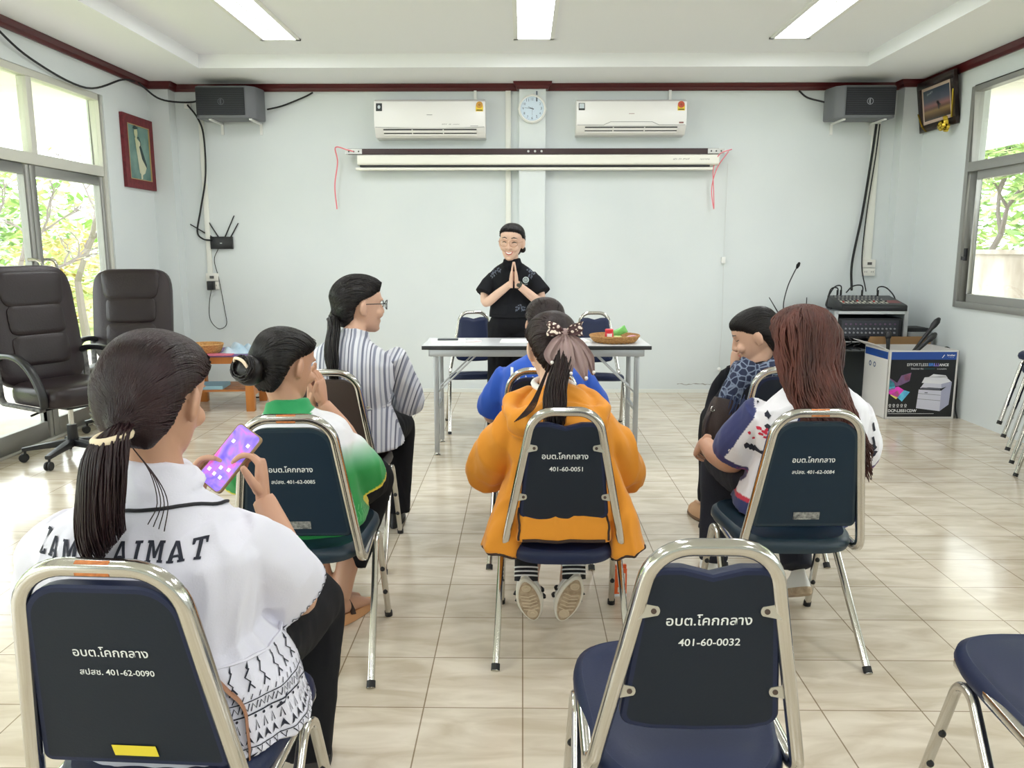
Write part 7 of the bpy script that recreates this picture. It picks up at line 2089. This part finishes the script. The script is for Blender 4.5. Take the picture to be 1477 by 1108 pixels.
# ---- woman in profile with the fringed scarf
def profile_woman():
    root = person('person in black with a dark blue fringed scarf, head bowed in profile', (1.10, 3.58, 0))
    M4 = HM((1.060, 3.635, .985), 74, -24, 0, 1.03); rng = random.Random(9)
    torso = [((1.10, 3.58, .50), .185, .145), ((1.095, 3.585, .60), .175, .135), ((1.09, 3.59, .70), .185, .125), ((1.085, 3.60, .78), .165, .105), ((1.08, 3.61, .825), .105, .082), ((1.075, 3.62, .855), .062, .058)]
    LA = [(.975, 3.59, .755), (.935, 3.66, .65), (.930, 3.76, .60), (.955, 3.77, .72), (.995, 3.72, .815)]; RA = [(1.235, 3.59, .765), (1.285, 3.66, .66), (1.27, 3.76, .58), (1.16, 3.88, .58), (1.06, 3.92, .60)]
    body(root, M4, (1.075, 3.62, .86), torso, [(LA, [.048, .043, .036, .032, .024]), (RA, [.048, .043, .036, .032, .024])], [hand(LA[-1], (.02, -.25, .9), (1, .4, 0), False, .55, .9), hand(RA[-1], (-.6, .5, 0), (0, 0, -1), True, .4, .9)], SKIN, vox=.0045)
    bm_ = [face_draw(root, M4, [stroke2([(.014, .034), (.030, .039), (.048, .033)], [.003, .005, .002]), stroke2([(-.014, .034), (-.030, .039), (-.048, .033)], [.003, .005, .002]), stroke2([(.020, .010), (.032, .006), (.046, .010)], .0035), stroke2([(-.020, .010), (-.032, .006), (-.046, .010)], .0035)], EYEDK), face_draw(root, M4, [poly2([(-.022, -.062), (-.008, -.056), (0, -.058), (.008, -.056), (.022, -.062), (.010, -.071), (-.010, -.071)])], LIP)]
    add_to_body(root, bm_)
    garment('blouse', torso, [(LA, [.056, .060, .058, .050, .040]), (RA, [.056, .060, .058, .050, .040])], cloth('black_blouse_cloth', (26, 26, 32)), root, .0075, 6, (.004, 9), seed=3)
    sc = MB(); sc.tube(smooth_path([(1.10, 3.69, .850), (1.03, 3.70, .828), (.990, 3.63, .810), (1.02, 3.55, .812), (1.10, 3.53, .838), (1.15, 3.60, .852), (1.10, 3.69, .850)], 6), [(.034, .044)] * 37, 12)
    sc.loft(smooth_path([(1.04, 3.56, .85), (.975, 3.54, .78), (.945, 3.53, .70), (.935, 3.53, .63)], 5), [(.070, .050)] * 16, side=(1, .3, 0), n=18)
    SCM = mat('dark_blue_patterned_scarf', (44, 54, 84), .85, bump=(180, .3)); nt = SCM.node_tree
    vo = nt.nodes.new('ShaderNodeTexVoronoi'); vo.inputs['Scale'].default_value = 34; vo.feature = 'DISTANCE_TO_EDGE'; tc = nt.nodes.new('ShaderNodeTexCoord'); rp = nt.nodes.new('ShaderNodeValToRGB')
    rp.color_ramp.elements[0].color = lin((126, 138, 160)); rp.color_ramp.elements[0].position = .03; rp.color_ramp.elements[1].color = lin((38, 46, 72)); rp.color_ramp.elements[1].position = .12
    for a, q in ((tc.outputs['Object'], vo.inputs['Vector']), (vo.outputs['Distance'], rp.inputs[0]), (rp.outputs[0], nt.nodes['Principled BSDF'].inputs['Base Color'])): nt.links.new(a, q)
    me = remesh(sc, .006, 5, .5, 'scarf'); wrinkle(me, .006, 10, seed=6); shift(me, root.location); finish(me, SCM); S = link('scarf', me, root)
    fr = MB()
    for k in range(54):
        x = rng.uniform(.885, .985); p = V((x, 3.475 + rng.uniform(-.01, .03), rng.uniform(.66, .74)))
        fr.tube(smooth_path([p, p + V((-.015, -.012, -.04)), p + V((-.035 + rng.uniform(-.015, .015), -.012, -.10)), p + V((-.045 + rng.uniform(-.03, .03), -.006, -.155))], 3), .0028, 4)
    F_ = obj('fringe', fr.mesh('fringe', True, 60, root.location), mat('scarf_fringe', (54, 64, 94), .85), S); F_['kind'] = 'stuff'
    trousers(root, (1.10, 3.66, .545), [(.985, 4.00, .51), (1.20, 4.02, .50)], [(.965, 3.93, .10), (1.19, 4.0, .10)], BLKCLOTH, (.165, .12), .088, .076, .068)
    TAN = mat('tan_flat_shoe', (188, 146, 110), .6)
    for xx, yy in ((.945, 3.86), (1.19, 3.92)): shoe(root, (xx, yy, .002), (xx - .06, yy + .21, .002), (0, 0, 1), TAN, mat('brown_sole', (110, 84, 64), .8), .038, 'flat_shoe', .016)
    rows = [(-.100, -.046, -.082, .040), (-.070, -.036, -.100, .062), (-.034, -.020, -.114, .0765), (-.008, .004, -.121, .083), (.014, .034, -.122, .085), (.034, .066, -.119, .083), (.056, .086, -.113, .080), (.076, .088, -.105, .0745)] + CAPROWS[-3:]
    c = cap(M4, rows); t = bvh(c); mb = MB(); combed(mb, t, M4, (0, -.115, -.055), 300, rng, .0025); pt = M4 @ V((0, -.112, -.06))
    tail(mb, [pt, pt + V((.03, -.01, -.04)), pt + V((.04, -.01, -.10)), pt + V((.045, -.01, -.15))], lambda q: .016 + .02 * math.sin(PI * min(1, .1 + q * .8)), 70, rng, .004, .003)
    haircol(root, [c, mb], HBLK)
    p = MB(); R = M4.to_3x3(); p.tube([M4 @ V((.080, -.045, .030)), M4 @ V((.079, -.062, .028)), M4 @ V((.074, -.078, .022))], .004, 6); obj('hair_clip', p.mesh('hair_clip', True, 60, root.location), mat('silver_clip', (206, 206, 210), .3, .6), root)
profile_woman()
def handbag():
    t = thing('handbag', 'dark brown handbag beside the woman in the fringed scarf', 'handbag', (.895, 3.48, .492), .35); t.scale = (.86, .9, .95)
    LB = mat('dark_brown_bag_leather', (56, 42, 38), .45, bump=(110, .15))
    b = MB(); b.loft([(0, 0, .0), (0, 0, .02), (.0, 0, .12), (.02, 0, .21), (.025, 0, .235)], [(.105, .045), (.115, .05), (.112, .046), (.095, .026), (.085, .016)], side=(1, 0, 0), n=24, e=4); obj('bag_body', b, LB, t)
    h = MB(); h.tube(smooth_path([(-.085, -.02, .20), (-.125, -.02, .15), (-.135, -.02, .06), (-.11, -.02, -.02), (-.085, -.03, .03)], 6), [(.008, .003)] * 25, 6); obj('strap', h, LB, t)
    r = MB()
    for p in ((-.085, -.025, .20), (-.085, -.035, .03)): r.tube([V(p) + V((.012 * math.cos(a), 0, .012 * math.sin(a))) for a in [2 * PI * k / 14 for k in range(14)]], .0025, 6, closed=True)
    obj('ring', r, CHROME, t)
handbag()

# ---- standing woman in black, palms together
def standing_woman():
    global standing_root
    standing_root = root = person('person standing behind the table in a black polo shirt, palms pressed together, smiling', (-.085, 5.96, 0))
    M4 = HM((-.080, 5.930, 1.425), 170, -10, -3, 1.08); rng = random.Random(10)
    torso = [((-.085, 5.975, .905), .158, .112), ((-.085, 5.97, .985), .148, .105), ((-.083, 5.965, 1.07), .152, .108), ((-.080, 5.965, 1.15), .165, .105), ((-.078, 5.965, 1.205), .162, .088), ((-.078, 5.96, 1.245), .115, .072), ((-.078, 5.955, 1.275), .066, .058)]
    RA = [(-.225, 5.965, 1.205), (-.262, 5.945, 1.09), (-.262, 5.89, .995), (-.175, 5.815, 1.06), (-.082, 5.765, 1.135)]; LA = [(.070, 5.965, 1.205), (.115, 5.945, 1.095), (.125, 5.89, 1.000), (.045, 5.815, 1.06), (-.042, 5.765, 1.135)]
    hs = [hand(RA[-1], (.085, .03, 1), (1, 0, -.08), True, .03, .92, .0, .22), hand(LA[-1], (-.085, .03, 1), (-1, 0, -.08), False, .03, .92, .0, .22)]
    body(root, M4, (-.078, 5.955, 1.285), torso[2:], [(RA, [.046, .042, .036, .031, .0235]), (LA, [.046, .042, .036, .031, .0235])], hs, SKIN3, vox=.0042, nr=.050)
    fd = [face_draw(root, M4, [stroke2([(s * .014, .036), (s * .030, .042), (s * .050, .035)], [.004, .007, .003]) for s in (-1, 1)] + [stroke2([(s * .018, .006), (s * .026, .0115), (s * .035, .0125), (s * .048, .006)], [.003, .0062, .0062, .003]) for s in (-1, 1)], EYEDK),
          face_draw(root, M4, [poly2([(-.028, -.049), (-.012, -.052), (0, -.054), (.012, -.052), (.028, -.049), (.018, -.067), (.0, -.073), (-.018, -.067)])], LIP, .0012), face_draw(root, M4, [poly2([(-.022, -.053), (0, -.057), (.022, -.053), (.013, -.062), (0, -.065), (-.013, -.062)])], TEETH, .0024)]
    add_to_body(root, fd)
    BP = cloth('black_polo_cloth', (22, 23, 28), .8)
    def collar(mb):
        mb.loft([(-.078, 5.955, 1.255), (-.078, 5.950, 1.285), (-.079, 5.948, 1.305)], [(.080, .072), (.066, .062), (.062, .060)], n=22)
        for s in (-1, 1): mb.loft([(-.078 + s * .050, 5.905, 1.285), (-.078 + s * .034, 5.875, 1.245), (-.078 + s * .022, 5.866, 1.222)], [(.022, .007), (.019, .006), (.004, .004)], side=(1, 0, 0), n=10)
    o, tree = garment('polo_shirt', torso, [([(-.205, 5.965, 1.185), (-.248, 5.945, 1.105), (-.276, 5.92, 1.05)], [.050, .066, .074]), ([(.050, 5.965, 1.185), (.102, 5.945, 1.11), (.134, 5.92, 1.055)], [.050, .066, .074])], BP, root, .006, 5, (.003, 9), extra=collar, seed=3)
    GP_ = mat('grey_floral_print', (92, 98, 112), .8); front = lambda x, y: (V((x, 5.0, y)), V((0, 1, 0)))
    rg = random.Random(8); dr = []
    for cx, cz in ((-.205, 1.215), (-.17, 1.225), (-.215, 1.185), (.045, 1.225), (.075, 1.205), (.055, 1.180), (-.02, .965), (.005, .950), (-.04, .950)):
        for k in range(6):
            a = k * PI / 3 + rg.random(); dr.append(disc2(cx + .012 * math.cos(a), cz + .012 * math.sin(a), .0055, 8))
        dr.append(stroke2([(cx, cz), (cx + rg.uniform(-.02, .02), cz - .022)], .003))
    print_on(root, o, 'floral_print', tree, dr, GP_, front, .010)
    print_on(root, o, 'chest_emblem', tree, [ring2(.022, 1.155, .019, .006), ring2(.022, 1.155, .010, .004), disc2(.022, 1.155, .005)] + [move2(worn_print(.03, .008, (4,), 2), .022, 1.12)], mat('emblem_pale', (206, 220, 222), .6), front, .008)
    trousers(root, (-.085, 5.98, .84), [(-.17, 5.97, .48), (.0, 5.97, .48)], [(-.17, 5.99, .06), (.0, 5.99, .06)], BLKCLOTH, (.158, .115), .088, .085, .095, wr=.005)
    wb = MB(); wb.loft([(-.085, 5.975, .885), (-.085, 5.975, .925)], [(.160, .114), (.157, .111)], n=28); obj('waistband', wb.mesh('waistband', True, 60, root.location), BLKCLOTH, root)
    for xx in (-.17, .0): shoe(root, (xx, 6.03, .002), (xx, 5.80, .002), (0, 0, 1), mat('black_shoe', (26, 26, 28), .5), mat('black_sole', (30, 30, 32), .7))
    rows = [(z, f - (.0 if z < .04 else .010), b, w) for z, f, b, w in CAPROWS]
    c = cap(M4, rows, .0045); t = bvh(c); mb = MB(); combed(mb, t, M4, (0, -.112, -.055), 260, rng, .0022); bn = MB(); bn.ball(M4 @ V((-.030, -.118, -.062)), (.038, .032, .034), None, 16, 10)
    # hair gathered low behind her left ear
    bn.ball(M4 @ V((-.066, -.060, -.058)), (.024, .024, .026), None, 14, 8)
    haircol(root, [c, remesh(bn, .005, 4, .5, 'bun'), mb], HBLK)
    glasses(root, M4, mat('thin_gold_spectacle_frame', (196, 150, 120), .3, .6), .024, thick=.0014)
    w = MB(); ax = (V(LA[-1]) - V(LA[-2])).normalized(); p = V(LA[-1]) - ax * .018; e1 = ax.orthogonal().normalized(); e2 = ax.cross(e1); w.loft([p - ax * .010, p + ax * .010], [.0295, .0285], n=20); w.ball(p + V((0, -.028, 0)), (.014, .006, .014), None, 12, 8)
    obj('wrist_watch', w.mesh('wrist_watch', True, 60, root.location), mat('dark_olive_watch', (58, 60, 48), .4), root)
standing_woman()
standing_root.location.y -= .12
